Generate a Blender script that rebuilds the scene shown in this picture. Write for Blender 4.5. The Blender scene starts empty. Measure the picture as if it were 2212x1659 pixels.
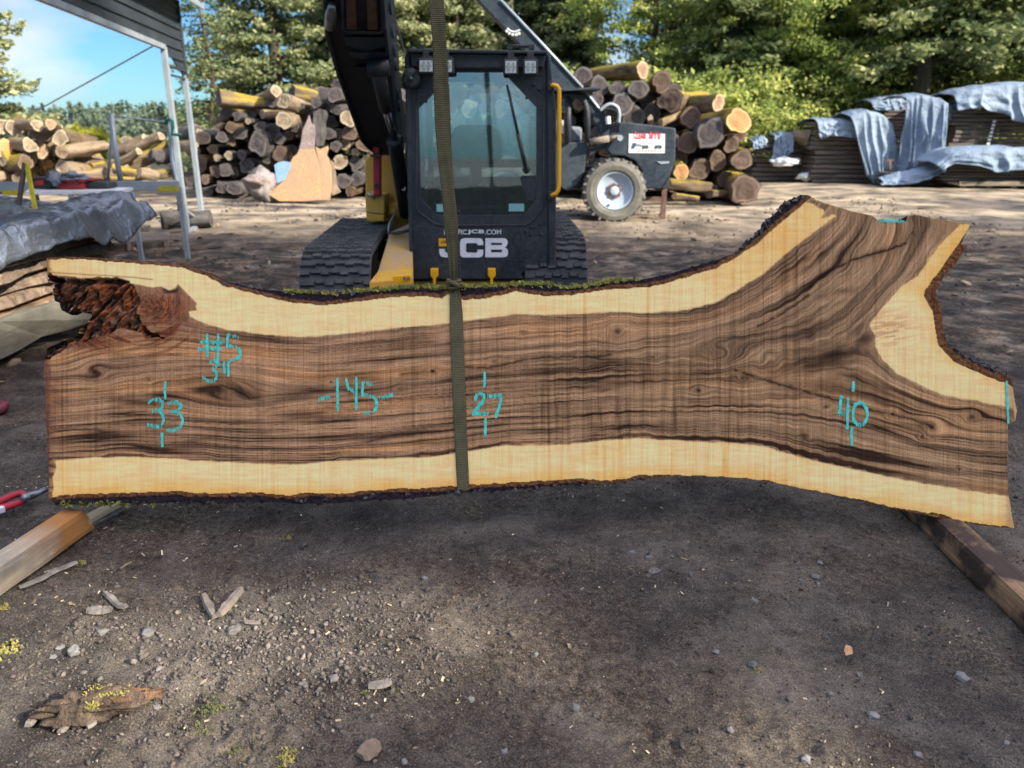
import bpy, math, random
import numpy as np
from mathutils import Vector, Matrix, noise as mnoise
R = math.radians
random.seed(7); rng = np.random.default_rng(7)
sc = bpy.context.scene
col = sc.collection

# ------------------------------------------------------------------ camera
PITCH = R(18.0); CAMZ = 1.5
F, CX, CY = 1661.0, 1106.0, 829.5          # measuring units of the photograph at 2212 x 1659
cam_d = bpy.data.cameras.new('camera'); cam = bpy.data.objects.new('camera', cam_d); col.objects.link(cam)
cam.location = (0, 0, CAMZ); cam.rotation_euler = (R(90) - PITCH, 0, 0)
cam_d.sensor_width = 36.0; cam_d.lens = 36.0 * F / 2212.0
cam_d.clip_start = 0.05; cam_d.clip_end = 2000
cam_d.dof.use_dof = True; cam_d.dof.focus_distance = 2.65; cam_d.dof.aperture_fstop = 3.2
sc.camera = cam

# ------------------------------------------------------------------ light
SUN_EL, SUN_AZ = R(30), R(-32)              # azimuth measured from +X; negative leans to the camera's side
SUN = Vector((math.cos(SUN_EL) * math.cos(SUN_AZ), math.cos(SUN_EL) * math.sin(SUN_AZ), math.sin(SUN_EL)))
ld = bpy.data.lights.new('sun', 'SUN'); ld.energy = 5.0; ld.angle = R(0.6); ld.color = (1.0, 0.90, 0.74)
lo = bpy.data.objects.new('sun', ld); col.objects.link(lo); lo.location = (20, -5, 20)
lo.rotation_euler = SUN.to_track_quat('Z', 'Y').to_euler()
sc.view_settings.view_transform = 'Standard'; sc.view_settings.look = 'None'
sc.view_settings.exposure = 1.12; sc.view_settings.gamma = 1.0
sc.cycles.use_denoising = True
try: sc.cycles.denoiser = 'OPENIMAGEDENOISE'
except Exception: pass
sc.cycles.max_bounces = 6; sc.cycles.transparent_max_bounces = 12
sc.cycles.use_adaptive_sampling = True; sc.cycles.adaptive_threshold = 0.02

world = bpy.data.worlds.new('World'); sc.world = world; world.use_nodes = True
wt = world.node_tree; wt.nodes.clear()
def N(t, ty, **kw):
    n = t.nodes.new(ty)
    for k, v in kw.items():
        if k.startswith('i_'): n.inputs[k[2:].replace('_', ' ')].default_value = v
        else: setattr(n, k, v)
    return n
sky = N(wt, 'ShaderNodeTexSky', sky_type='NISHITA', sun_disc=False)
sky.sun_elevation = SUN_EL; sky.sun_rotation = math.atan2(SUN.x, SUN.y)
sky.air_density = 1.0; sky.dust_density = 0.6; sky.ozone_density = 1.6
tc = N(wt, 'ShaderNodeTexCoord')
mp = N(wt, 'ShaderNodeMapping'); mp.inputs['Scale'].default_value = (1.0, 1.0, 2.4)
mp.inputs['Location'].default_value = (0.33, 0.1, 0.12)
nz = N(wt, 'ShaderNodeTexNoise'); nz.inputs['Scale'].default_value = 2.1; nz.inputs['Detail'].default_value = 7; nz.inputs['Roughness'].default_value = 0.52
cr = N(wt, 'ShaderNodeValToRGB'); cr.color_ramp.elements[0].position = 0.49; cr.color_ramp.elements[1].position = 0.64
mx = N(wt, 'ShaderNodeMix', data_type='RGBA')
bg = N(wt, 'ShaderNodeBackground'); bg.inputs['Strength'].default_value = 0.15
wo = N(wt, 'ShaderNodeOutputWorld')
L = wt.links.new
L(tc.outputs['Generated'], mp.inputs['Vector']); L(mp.outputs[0], nz.inputs['Vector']); L(nz.outputs[0], cr.inputs[0])
sz_ = N(wt, 'ShaderNodeSeparateXYZ'); L(tc.outputs['Generated'], sz_.inputs[0])
tr_ = N(wt, 'ShaderNodeValToRGB'); tr_.color_ramp.elements[0].position = 0.0; tr_.color_ramp.elements[0].color = (0.15, 0.255, 0.36, 1); tr_.color_ramp.elements[1].position = 0.42; tr_.color_ramp.elements[1].color = (0.055, 0.16, 0.26, 1)
e3 = tr_.color_ramp.elements.new(0.72); e3.color = (3.9, 2.72, 2.08, 1); L(sz_.outputs[2], tr_.inputs[0])
ml = N(wt, 'ShaderNodeMix', data_type='RGBA', blend_type='MULTIPLY'); ml.inputs[0].default_value = 1.0; L(sky.outputs[0], ml.inputs[6]); L(tr_.outputs[0], ml.inputs[7])
m15 = N(wt, 'ShaderNodeMix', data_type='RGBA', blend_type='MULTIPLY'); m15.inputs[0].default_value = 1.0; m15.inputs[7].default_value = (1.5, 1.45, 1.4, 1); m15.clamp_result = False; L(ml.outputs[2], m15.inputs[6])
n3 = N(wt, 'ShaderNodeTexNoise'); n3.inputs['Scale'].default_value = 5; n3.inputs['Detail'].default_value = 6; L(mp.outputs[0], n3.inputs['Vector'])
cc_ = N(wt, 'ShaderNodeValToRGB'); cc_.color_ramp.elements[0].position = 0.35; cc_.color_ramp.elements[0].color = (2.0, 2.25, 2.5, 1); cc_.color_ramp.elements[1].position = 0.6; cc_.color_ramp.elements[1].color = (3.2, 3.25, 3.3, 1); L(n3.outputs[0], cc_.inputs[0])
L(cr.outputs[0], mx.inputs[0]); L(m15.outputs[2], mx.inputs[6]); L(cc_.outputs[0], mx.inputs[7])
L(mx.outputs[2], bg.inputs['Color']); L(bg.outputs[0], wo.inputs['Surface'])

# ------------------------------------------------------------------ helpers
Cc = Vector((0, 0, CAMZ)); Fw = Vector((0, math.cos(PITCH), -math.sin(PITCH))); Up = Vector((0, math.sin(PITCH), math.cos(PITCH))); Rt = Vector((1, 0, 0))
def ray(x, y): return Fw + Rt * ((x - CX) / F) + Up * (-(y - CY) / F)
def PD(x, y, d): return Cc + ray(x, y) * d                 # at a depth along the view axis
def PY(x, y, Y): r = ray(x, y); return Cc + r * (Y / r.y)    # on the upright plane Y
def PZ(x, y, z=0.0): r = ray(x, y); return Cc + r * ((z - CAMZ) / r.z)   # on the level plane z
def sr(c): return tuple(((v / 255.0) / 12.92 if v / 255.0 <= 0.04045 else ((v / 255.0 + 0.055) / 1.055) ** 2.4) for v in c)

def tag(o, label=None, cat=None, group=None, kind=None):
    if label: o['label'] = label
    if cat: o['category'] = cat
    if group: o['group'] = group
    if kind: o['kind'] = kind
    return o
WP = {}
def wpos(o): return WP.get(o.name, Vector((0, 0, 0)))
def empty(name, loc, label=None, cat=None, group=None):
    o = bpy.data.objects.new(name, None); col.objects.link(o); o.location = loc; o.empty_display_size = 0.1
    WP[o.name] = Vector(loc); return tag(o, label, cat, group)
def link(name, me, parent, base):
    o = bpy.data.objects.new(name, me); col.objects.link(o)
    if parent is not None: o.parent = parent; o.location = base - wpos(parent)
    else: o.location = base
    WP[o.name] = Vector(base); return o
def meshobj(name, V, Fc, mat, parent=None, smooth=False, attrs=None, base=None):
    """V (n,3) world coordinates; Fc list of faces or (m,4)/(m,3) array."""
    V = np.asarray(V, dtype=np.float64)
    if base is None:
        mn, mxx = V.min(0), V.max(0); base = Vector(((mn[0] + mxx[0]) / 2, (mn[1] + mxx[1]) / 2, mn[2]))
    me = bpy.data.meshes.new(name)
    Vl = V - np.array(base)
    if isinstance(Fc, np.ndarray):
        k = Fc.shape[1]; m = len(Fc)
        me.vertices.add(len(V)); me.vertices.foreach_set('co', Vl.astype(np.float32).ravel())
        me.loops.add(m * k); me.loops.foreach_set('vertex_index', Fc.astype(np.int32).ravel())
        me.polygons.add(m); me.polygons.foreach_set('loop_start', np.arange(0, m * k, k, dtype=np.int32))
        me.update(calc_edges=True); me.validate()
    else:
        me.from_pydata([tuple(v) for v in Vl], [], [tuple(f) for f in Fc]); me.update()
    if smooth: me.polygons.foreach_set('use_smooth', np.ones(len(me.polygons), dtype=bool))
    if attrs:
        for an, arr in attrs.items():
            arr = np.asarray(arr, dtype=np.float32)
            if arr.ndim == 1: a = me.attributes.new(an, 'FLOAT', 'POINT'); a.data.foreach_set('value', arr)
            elif arr.shape[1] == 3: a = me.attributes.new(an, 'FLOAT_VECTOR', 'POINT'); a.data.foreach_set('vector', arr.ravel())
            else: a = me.attributes.new(an, 'FLOAT_COLOR', 'POINT'); a.data.foreach_set('color', arr.ravel())
    if mat is not None: me.materials.append(mat)
    return link(name, me, parent, Vector(base))

class MB:
    def __init__(s): s.v = []; s.f = []
    def add(s, vs, fs):
        b = len(s.v); s.v += [Vector(v) for v in vs]; s.f += [tuple(i + b for i in f) for f in fs]; return s
    def box(s, c, size, rot=None, taper=1.0):
        c = Vector(c); h = Vector(size) / 2; vs = []
        for dz in (-1, 1):
            t = taper if dz > 0 else 1.0
            for dx, dy in ((-1, -1), (1, -1), (1, 1), (-1, 1)):
                p = Vector((dx * h.x * t, dy * h.y * t, dz * h.z)); vs.append(c + (rot @ p if rot is not None else p))
        return s.add(vs, [(0, 3, 2, 1), (4, 5, 6, 7), (0, 1, 5, 4), (1, 2, 6, 5), (2, 3, 7, 6), (3, 0, 4, 7)])
    def prism(s, pts, off):
        pts = [Vector(p) for p in pts]; off = Vector(off); n = len(pts)
        nrm = Vector((0, 0, 0))
        for i in range(n): nrm += pts[i].cross(pts[(i + 1) % n])
        if nrm.dot(off) > 0: pts = pts[::-1]
        vs = pts + [p + off for p in pts]
        fs = [tuple(range(n)), tuple(range(2 * n - 1, n - 1, -1))] + [(i, i + n, (i + 1) % n + n, (i + 1) % n) for i in range(n)]
        return s.add(vs, fs)
    def bar(s, a, b, w, h=None, upv=(0, 0, 1)):
        a, b = Vector(a), Vector(b); h = h or w; d = (b - a).normalized(); u = Vector(upv)
        if abs(d.dot(u)) > 0.98: u = Vector((0, 1, 0))
        x = d.cross(u).normalized(); y = x.cross(d).normalized(); vs = []
        for p in (a, b):
            for dx, dy in ((-1, -1), (1, -1), (1, 1), (-1, 1)): vs.append(p + x * dx * w / 2 + y * dy * h / 2)
        return s.add(vs, [(0, 1, 2, 3), (7, 6, 5, 4), (0, 4, 5, 1), (1, 5, 6, 2), (2, 6, 7, 3), (3, 7, 4, 0)])
    def tube(s, pts, r, n=10, cap=True):
        pts = [Vector(p) for p in pts]; m = len(pts); rs = r if isinstance(r, (list, tuple)) else [r] * m
        ref = None; vs = []
        for i, p in enumerate(pts):
            d = (pts[min(i + 1, m - 1)] - pts[max(i - 1, 0)]).normalized()
            if ref is None: ref = d.orthogonal().normalized()
            ref = (ref - d * ref.dot(d)).normalized(); q = d.cross(ref)
            for k in range(n):
                a = 2 * math.pi * k / n; vs.append(p + (ref * math.cos(a) + q * math.sin(a)) * rs[i])
        fs = [(i * n + k, i * n + (k + 1) % n, (i + 1) * n + (k + 1) % n, (i + 1) * n + k) for i in range(m - 1) for k in range(n)]
        if cap: fs += [tuple(range(n - 1, -1, -1)), tuple(range((m - 1) * n, m * n))]
        return s.add(vs, fs)
    def build(s, name, mat, parent=None, smooth=False, bevel=0.0, seg=2):
        o = meshobj(name, [tuple(v) for v in s.v], s.f, mat, parent, smooth)
        if bevel:
            m = o.modifiers.new('bevel', 'BEVEL'); m.width = bevel; m.segments = seg; m.limit_method = 'ANGLE'; m.angle_limit = R(35)
        return o

# numpy noise
def _h(ix, iy, seed):
    n = (ix.astype(np.int64) * 374761393 + iy.astype(np.int64) * 668265263 + seed * 1442695041) & 0x7fffffff
    n = ((n ^ (n >> 13)) * 1274126177) & 0x7fffffff
    n = ((n ^ (n >> 16)) * 2246822519) & 0x7fffffff
    return ((n ^ (n >> 15)) & 0xffff) / 65535.0
def vn(x, y, seed=0):
    x = np.asarray(x, dtype=np.float64); y = np.asarray(y, dtype=np.float64) + 0 * x; x = x + 0 * y
    ix, iy = np.floor(x), np.floor(y); fx, fy = x - ix, y - iy
    fx = fx * fx * fx * (fx * (fx * 6 - 15) + 10); fy = fy * fy * fy * (fy * (fy * 6 - 15) + 10)
    a, b, c, d = _h(ix, iy, seed), _h(ix + 1, iy, seed), _h(ix, iy + 1, seed), _h(ix + 1, iy + 1, seed)
    return (a * (1 - fx) + b * fx) * (1 - fy) + (c * (1 - fx) + d * fx) * fy
def fbm(x, y, seed=0, o=4, g=0.5):
    s = 0; a = 1; t = 0
    for i in range(o): s = s + a * vn(x * 2 ** i + 13.7 * i, y * 2 ** i + 7.1 * i, seed + i); t += a; a *= g
    return s / t
def ss(a, b, x): t = np.clip((x - a) / (b - a), 0, 1); return t * t * (3 - 2 * t)
def inpoly(px, py, poly):
    px = np.asarray(px); py = np.asarray(py); c = np.zeros(px.shape, bool); n = len(poly)
    for i in range(n):
        x1, y1 = poly[i]; x2, y2 = poly[(i + 1) % n]
        if y1 == y2: continue
        k = ((y1 > py) != (y2 > py)) & (px < (x2 - x1) * (py - y1) / (y2 - y1) + x1); c ^= k
    return c
def dens(poly, step=3.0, closed=False):
    out = []; n = len(poly)
    for i in range(n if closed else n - 1):
        a = np.array(poly[i], float); b = np.array(poly[(i + 1) % n], float); k = max(1, int(np.hypot(*(b - a)) / step))
        for j in range(k): out.append(a + (b - a) * j / k)
    if not closed: out.append(np.array(poly[-1], float))
    return np.array(out)
def dseg(px, py, line):
    """distance to a polyline"""
    d = np.full(np.shape(px), 1e9)
    for (x1, y1), (x2, y2) in zip(line[:-1], line[1:]):
        vx, vy = x2 - x1, y2 - y1; t = np.clip(((px - x1) * vx + (py - y1) * vy) / (vx * vx + vy * vy + 1e-9), 0, 1)
        d = np.minimum(d, np.hypot(px - x1 - t * vx, py - y1 - t * vy))
    return d
def smooth_line(pts, it=2):
    p = [tuple(q) for q in pts]
    for _ in range(it):
        q = [p[0]]
        for a, b in zip(p[:-1], p[1:]): q += [(a[0] * .75 + b[0] * .25, a[1] * .75 + b[1] * .25), (a[0] * .25 + b[0] * .75, a[1] * .25 + b[1] * .75)]
        q.append(p[-1]); p = q
    return p

# ------------------------------------------------------------------ materials
def newmat(name):
    m = bpy.data.materials.new(name); m.use_nodes = True; t = m.node_tree; b = t.nodes['Principled BSDF']; return m, t, b
def ramp(t, fac, stops):
    r = t.nodes.new('ShaderNodeValToRGB'); e = r.color_ramp.elements
    while len(e) < len(stops): e.new(0.5)
    for i, (p, c) in enumerate(stops): e[i].position = p; e[i].color = (*c, 1)
    t.links.new(fac, r.inputs[0]); return r.outputs[0]
def tnoise(t, vec, scale, detail=4, rough=0.55, dist=0.0, d4=False):
    n = t.nodes.new('ShaderNodeTexNoise'); n.inputs['Scale'].default_value = scale; n.inputs['Detail'].default_value = detail
    n.inputs['Roughness'].default_value = rough; n.inputs['Distortion'].default_value = dist
    if vec is not None: t.links.new(vec, n.inputs['Vector'])
    return n.outputs[0]
def mapped(t, scale=(1, 1, 1), src='Object', rnd=False):
    c = t.nodes.new('ShaderNodeTexCoord'); m = t.nodes.new('ShaderNodeMapping'); m.inputs['Scale'].default_value = scale
    t.links.new(c.outputs[src], m.inputs['Vector'])
    if rnd:
        oi = t.nodes.new('ShaderNodeObjectInfo'); mu = t.nodes.new('ShaderNodeMath'); mu.operation = 'MULTIPLY'; mu.inputs[1].default_value = 37.0
        t.links.new(oi.outputs['Random'], mu.inputs[0]); t.links.new(mu.outputs[0], m.inputs['Location'])
    return m.outputs[0]
def bump(t, b, h, strength=0.3, dist=0.01):
    n = t.nodes.new('ShaderNodeBump'); n.inputs['Strength'].default_value = strength; n.inputs['Distance'].default_value = dist
    t.links.new(h, n.inputs['Height']); t.links.new(n.outputs[0], b.inputs['Normal'])
def mixc(t, f, a, b, mode='MIX'):
    m = t.nodes.new('ShaderNodeMix'); m.data_type = 'RGBA'; m.blend_type = mode
    for i, v in ((0, f), (6, a), (7, b)):
        if isinstance(v, (int, float)): m.inputs[i].default_value = v
        elif isinstance(v, tuple): m.inputs[i].default_value = (*v[:3], 1)
        else: t.links.new(v, m.inputs[i])
    return m.outputs[2]
def math_(t, op, a, b=0.0):
    m = t.nodes.new('ShaderNodeMath'); m.operation = op
    for i, v in enumerate((a, b)):
        if isinstance(v, (int, float)): m.inputs[i].default_value = v
        else: t.links.new(v, m.inputs[i])
    return m.outputs[0]
def M2(name, c1, c2, scale=6, rough=0.6, metal=0.0, stretch=(1, 1, 1), bs=0.2, bd=0.01, bscale=None, detail=5, lo=0.35, hi=0.65, rnd=True, c3=None, spec=None, coat=0.0):
    m, t, b = newmat(name); v = mapped(t, stretch, rnd=rnd)
    n = tnoise(t, v, scale, detail); st = [(lo, c1), (hi, c2)] + ([(min(1, hi + 0.12), c3)] if c3 else [])
    t.links.new(ramp(t, n, st), b.inputs['Base Color'])
    b.inputs['Roughness'].default_value = rough; b.inputs['Metallic'].default_value = metal
    if spec is not None: b.inputs['Specular IOR Level'].default_value = spec
    if coat: b.inputs['Coat Weight'].default_value = coat; b.inputs['Coat Roughness'].default_value = 0.15
    if bs: bump(t, b, tnoise(t, v, bscale or scale * 3, 5), bs, bd)
    return m
def paint(name, c, dirt, rough=0.4, amt=0.62, spec=0.4, scale=3.0, metal=0.0):
    """painted metal with dust and wear"""
    m, t, b = newmat(name); v = mapped(t, (1, 1, 1), rnd=True)
    n = tnoise(t, v, scale, 8, 0.68); n2 = tnoise(t, v, scale * 14, 4, 0.6)
    f = math_(t, 'MULTIPLY', math_(t, 'ADD', n, n2), 0.5)
    t.links.new(ramp(t, f, [(0.42, c), (amt, dirt)]), b.inputs['Base Color'])
    r = t.nodes.new('ShaderNodeMapRange'); t.links.new(f, r.inputs[0]); r.inputs[1].default_value = 0.35; r.inputs[2].default_value = 0.65
    r.inputs[3].default_value = rough; r.inputs[4].default_value = min(1, rough + 0.35); t.links.new(r.outputs[0], b.inputs['Roughness'])
    b.inputs['Specular IOR Level'].default_value = spec; b.inputs['Metallic'].default_value = metal
    bump(t, b, n2, 0.08, 0.004); return m

mt = {}
mt['black'] = paint('black_paint', (0.012, 0.017, 0.024), (0.05, 0.055, 0.06), 0.38, 0.68, scale=2.2)
mt['navy'] = paint('blue_black_paint', (0.014, 0.024, 0.036), (0.045, 0.06, 0.075), 0.35, 0.66, scale=1.6)
mt['boom'] = paint('boom_paint', (0.010, 0.012, 0.018), (0.05, 0.045, 0.04), 0.42, 0.72, scale=2.5)
mt['yellow'] = paint('yellow_paint', (0.62, 0.33, 0.012), (0.40, 0.27, 0.11), 0.38, 0.62, scale=4)
mt['yellowdust'] = paint('dusty_yellow_paint', (0.50, 0.29, 0.04), (0.36, 0.27, 0.15), 0.6, 0.52, scale=6)
mt['yclean'] = paint('clean_yellow_paint', (0.80, 0.40, 0.006), (0.62, 0.33, 0.02), 0.25, 0.8, scale=5)
mt['red'] = paint('red_paint', (0.42, 0.018, 0.035), (0.28, 0.03, 0.04), 0.35, 0.7)
mt['redpl'] = M2('red_plastic', (0.38, 0.02, 0.02), (0.30, 0.025, 0.02), 10, 0.45, bs=0.05)
mt['steel'] = M2('worn_steel', (0.30, 0.32, 0.34), (0.18, 0.19, 0.20), 20, 0.35, 0.8, bs=0.1)
mt['chrome'] = M2('polished_rod', (0.5, 0.5, 0.5), (0.4, 0.4, 0.4), 4, 0.12, 1.0, bs=0)
mt['rust'] = M2('rusty_steel', (0.10, 0.05, 0.035), (0.16, 0.10, 0.08), 14, 0.75, 0.3, bs=0.2)
mt['galv'] = M2('galvanised_steel', (0.36, 0.42, 0.46), (0.27, 0.32, 0.36), 5, 0.45, 0.3, bs=0.05)
mt['rubber'] = M2('dusty_rubber', (0.028, 0.032, 0.036), (0.085, 0.088, 0.085), 7, 0.85, bs=0.35, bd=0.01, lo=0.35, hi=0.75)
mt['tyre'] = M2('dusty_tyre', (0.09, 0.09, 0.08), (0.17, 0.165, 0.14), 5, 0.9, bs=0.3)
mt['rim'] = paint('pale_rim_paint', (0.36, 0.45, 0.55), (0.26, 0.30, 0.34), 0.45, 0.72)
mt['white'] = M2('white_vinyl', (0.72, 0.75, 0.77), (0.60, 0.63, 0.65), 25, 0.5, bs=0)
mt['lens'] = M2('lamp_lens', (0.62, 0.68, 0.70), (0.52, 0.58, 0.6), 60, 0.12, bs=0.2)
mt['ledc'] = M2('led_chip', (0.35, 0.37, 0.30), (0.3, 0.32, 0.28), 30, 0.3, bs=0)
mt['plastic'] = M2('black_plastic', (0.018, 0.02, 0.022), (0.035, 0.036, 0.038), 12, 0.55, bs=0.1)
mt['cloth'] = M2('grey_cloth', (0.10, 0.12, 0.15), (0.22, 0.25, 0.30), 12, 0.9, bs=0.3)
mt['seat'] = M2('seat_fabric', (0.014, 0.018, 0.02), (0.025, 0.03, 0.032), 30, 0.85, bs=0.3)
mt['redtext'] = M2('red_lettering', (0.45, 0.03, 0.05), (0.38, 0.03, 0.05), 10, 0.5, bs=0)
mt['darktext'] = M2('dark_print', (0.03, 0.07, 0.09), (0.05, 0.09, 0.11), 10, 0.5, bs=0)
mt['decal'] = M2('teal_decal', (0.16, 0.36, 0.36), (0.2, 0.42, 0.42), 10, 0.5, bs=0)
mt['green'] = M2('green_strap', (0.01, 0.20, 0.13), (0.02, 0.26, 0.18), 10, 0.6, bs=0)
mt['yelstrip'] = M2('yellow_tape', (0.62, 0.52, 0.02), (0.4, 0.36, 0.02), 18, 0.5, bs=0)
mt['panel'] = paint('charcoal_panel', (0.025, 0.033, 0.045), (0.045, 0.055, 0.068), 0.32, 0.6, scale=1.2, spec=0.5)
def tarpmat():
    m, t, b = newmat('silver_tarpaulin'); v = mapped(t, (1, 1, 1)); n = tnoise(t, v, 2.0, 4)
    t.links.new(ramp(t, n, [(.35, (.09, .105, .12)), (.65, (.19, .21, .235))]), b.inputs['Base Color']); b.inputs['Metallic'].default_value = .55; b.inputs['Roughness'].default_value = .26
    w = tnoise(t, v, 3.2, 3, .5, .8); w = math_(t, 'ABSOLUTE', math_(t, 'SUBTRACT', w, .5)); w2 = tnoise(t, v, 11, 3, .5, .5); w2 = math_(t, 'ABSOLUTE', math_(t, 'SUBTRACT', w2, .5))
    bump(t, b, math_(t, 'ADD', w, math_(t, 'MULTIPLY', w2, .30)), .8, .07); return m
mt['tarp'] = tarpmat()
mt['tarpb'] = M2('blue_grey_tarpaulin', (0.12, 0.175, 0.245), (0.22, 0.29, 0.375), 0.9, 0.65, bs=0.9, bscale=4, bd=0.10, spec=0.3)
mt['bluecloth'] = M2('blue_plastic_sheet', (0.12, 0.22, 0.38), (0.17, 0.28, 0.46), 3, 0.5, bs=0.2)
# cab glass: see-through tinted pane with a mirror-like sky reflection
def glassmat():
    m, t, b = newmat('cab_glass'); t.nodes.remove(b); out = t.nodes['Material Output']
    tr = t.nodes.new('ShaderNodeBsdfTransparent'); tr.inputs[0].default_value = (0.86, 0.95, 0.95, 1)
    gl = t.nodes.new('ShaderNodeBsdfGlossy'); gl.inputs['Roughness'].default_value = 0.03; gl.inputs[0].default_value = (0.62, 0.85, 1.0, 1)
    df = t.nodes.new('ShaderNodeBsdfDiffuse'); df.inputs[0].default_value = (0.45, 0.5, 0.5, 1)
    fr = t.nodes.new('ShaderNodeFresnel'); fr.inputs[0].default_value = 1.5
    ms = t.nodes.new('ShaderNodeMixShader'); t.links.new(math_(t, 'ADD', fr.outputs[0], 0.15), ms.inputs[0]); t.links.new(tr.outputs[0], ms.inputs[1]); t.links.new(gl.outputs[0], ms.inputs[2])
    v = mapped(t); sp = tnoise(t, v, 38, 2, 0.5); du = tnoise(t, v, 3, 4)
    f = math_(t, 'ADD', math_(t, 'MULTIPLY', math_(t, 'GREATER_THAN', sp, 0.735), 0.5), math_(t, 'MULTIPLY', du, 0.07))
    m2 = t.nodes.new('ShaderNodeMixShader'); t.links.new(f, m2.inputs[0]); t.links.new(ms.outputs[0], m2.inputs[1]); t.links.new(df.outputs[0], m2.inputs[2])
    t.links.new(m2.outputs[0], out.inputs[0]); return m
mt['glass'] = glassmat()
def barkmat(name, c1, c2, moss=None, mlo=0.5, mhi=0.62, topbias=0.35, sc_=7):
    m, t, b = newmat(name); v = mapped(t, (1, 1, 0.28), rnd=True)
    n = tnoise(t, v, sc_, 7, 0.65, 0.3); n2 = tnoise(t, v, sc_ * 3.2, 5, 0.65)
    base = ramp(t, n, [(0.33, c1), (0.68, c2)])
    if moss:
        g = t.nodes.new('ShaderNodeNewGeometry'); s = t.nodes.new('ShaderNodeSeparateXYZ'); t.links.new(g.outputs['Normal'], s.inputs[0])
        v2 = mapped(t, (1, 1, 0.6), rnd=True); nm = tnoise(t, v2, 2.6, 5, 0.6)
        f = math_(t, 'ADD', nm, math_(t, 'MULTIPLY', s.outputs['Z'], topbias)); fr = ramp(t, f, [(mlo, (0, 0, 0)), (mhi, (1, 1, 1))])
        base = mixc(t, fr, base, mixc(t, n2, moss, tuple(x * 0.45 for x in moss)))
    t.links.new(base, b.inputs['Base Color']); b.inputs['Roughness'].default_value = 0.92; b.inputs['Specular IOR Level'].default_value = 0.15
    bump(t, b, math_(t, 'ADD', n, math_(t, 'MULTIPLY', n2, 0.5)), 0.9, 0.035); return m
mt['bark_grey'] = barkmat('grey_bark', (0.035, 0.032, 0.032), (0.12, 0.115, 0.11))
mt['bark_brown'] = barkmat('brown_bark', (0.05, 0.035, 0.024), (0.17, 0.125, 0.085), (0.22, 0.17, 0.03), 0.72, 0.85)
mt['bark_mossy'] = barkmat('mossy_bark', (0.05, 0.04, 0.028), (0.20, 0.15, 0.09), (0.34, 0.255, 0.045), 0.56, 0.74)
mt['bark_pale'] = barkmat('pale_peeled_log', (0.13, 0.10, 0.072), (0.31, 0.24, 0.165), (0.26, 0.20, 0.06), 0.72, 0.9)
mt['trunk'] = barkmat('tree_bark', (0.035, 0.03, 0.022), (0.12, 0.10, 0.08), (0.12, 0.13, 0.03), 0.55, 0.7, 0.0, 3)
def endmat(name, ca, cb, cr_, rings=9.0):
    """sawn log end: growth rings, sap ring, heart checks, dirt"""
    m, t, b = newmat(name); v = mapped(t, (1, 1, 0.0)); vr = mapped(t, (1, 1, 0.0), rnd=True)
    ln = t.nodes.new('ShaderNodeVectorMath'); ln.operation = 'LENGTH'; t.links.new(v, ln.inputs[0]); r = ln.outputs['Value']
    nw = tnoise(t, vr, 5, 4); rr = math_(t, 'ADD', math_(t, 'MULTIPLY', r, rings), math_(t, 'MULTIPLY', nw, 1.6))
    w = math_(t, 'SINE', math_(t, 'MULTIPLY', rr, 6.283)); w = math_(t, 'ADD', math_(t, 'MULTIPLY', w, 0.5), 0.5)
    d = tnoise(t, vr, 7, 7, 0.65)
    c = mixc(t, math_(t, 'MULTIPLY', w, 0.45), ca, cb); c = mixc(t, ramp(t, d, [(0.40, (0, 0, 0)), (0.62, (1, 1, 1))]), c, cr_)
    a = t.nodes.new('ShaderNodeAttribute'); a.attribute_name = 'rn'
    c = mixc(t, ramp(t, a.outputs['Fac'], [(0.70, (0, 0, 0)), (0.90, (1, 1, 1))]), c, mixc(t, 0.35, c, tuple(min(0.75, x * 2.8 + 0.03) for x in ca)))
    c = mixc(t, ramp(t, a.outputs['Fac'], [(0.90, (0, 0, 0)), (0.97, (1, 1, 1))]), c, (0.035, 0.028, 0.022))
    t.links.new(c, b.inputs['Base Color']); b.inputs['Roughness'].default_value = 0.85; b.inputs['Specular IOR Level'].default_value = 0.2
    bump(t, b, math_(t, 'ADD', w, math_(t, 'MULTIPLY', d, 2)), 0.35, 0.012); return m
mt['end_grey'] = endmat('weathered_log_end', (0.085, 0.08, 0.082), (0.045, 0.042, 0.045), (0.06, 0.05, 0.048))
mt['end_brown'] = endmat('brown_log_end', (0.12, 0.085, 0.065), (0.06, 0.045, 0.036), (0.10, 0.07, 0.055))
mt['end_tan'] = endmat('tan_log_end', (0.36, 0.24, 0.15), (0.24, 0.15, 0.09), (0.22, 0.15, 0.10))
mt['end_orange'] = endmat('orange_log_end', (0.52, 0.25, 0.10), (0.38, 0.17, 0.07), (0.42, 0.24, 0.12), 14)
mt['end_pale'] = endmat('pale_log_end', (0.31, 0.25, 0.175), (0.22, 0.175, 0.12), (0.16, 0.12, 0.085))
def plank(name, c1, c2, stain, along='X', sc_=3.0, amt=(0.5, 0.7), fine=1.0):
    m, t, b = newmat(name); s = {'X': (0.12, 2.2, 2.2), 'Y': (2.2, 0.12, 2.2), 'Z': (2.2, 2.2, 0.12)}[along]
    v = mapped(t, s, rnd=True); v2 = mapped(t, (1, 1, 1), rnd=True)
    g = tnoise(t, v, sc_ * 9 * fine, 6, 0.6, 0.4); d = tnoise(t, v2, sc_, 6, 0.65)
    c = ramp(t, g, [(0.32, c1), (0.66, c2)]); c = mixc(t, ramp(t, d, [(amt[0], (0, 0, 0)), (amt[1], (1, 1, 1))]), c, stain)
    t.links.new(c, b.inputs['Base Color']); b.inputs['Roughness'].default_value = 0.8; b.inputs['Specular IOR Level'].default_value = 0.25
    bump(t, b, g, 0.35, 0.006); return m
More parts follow.
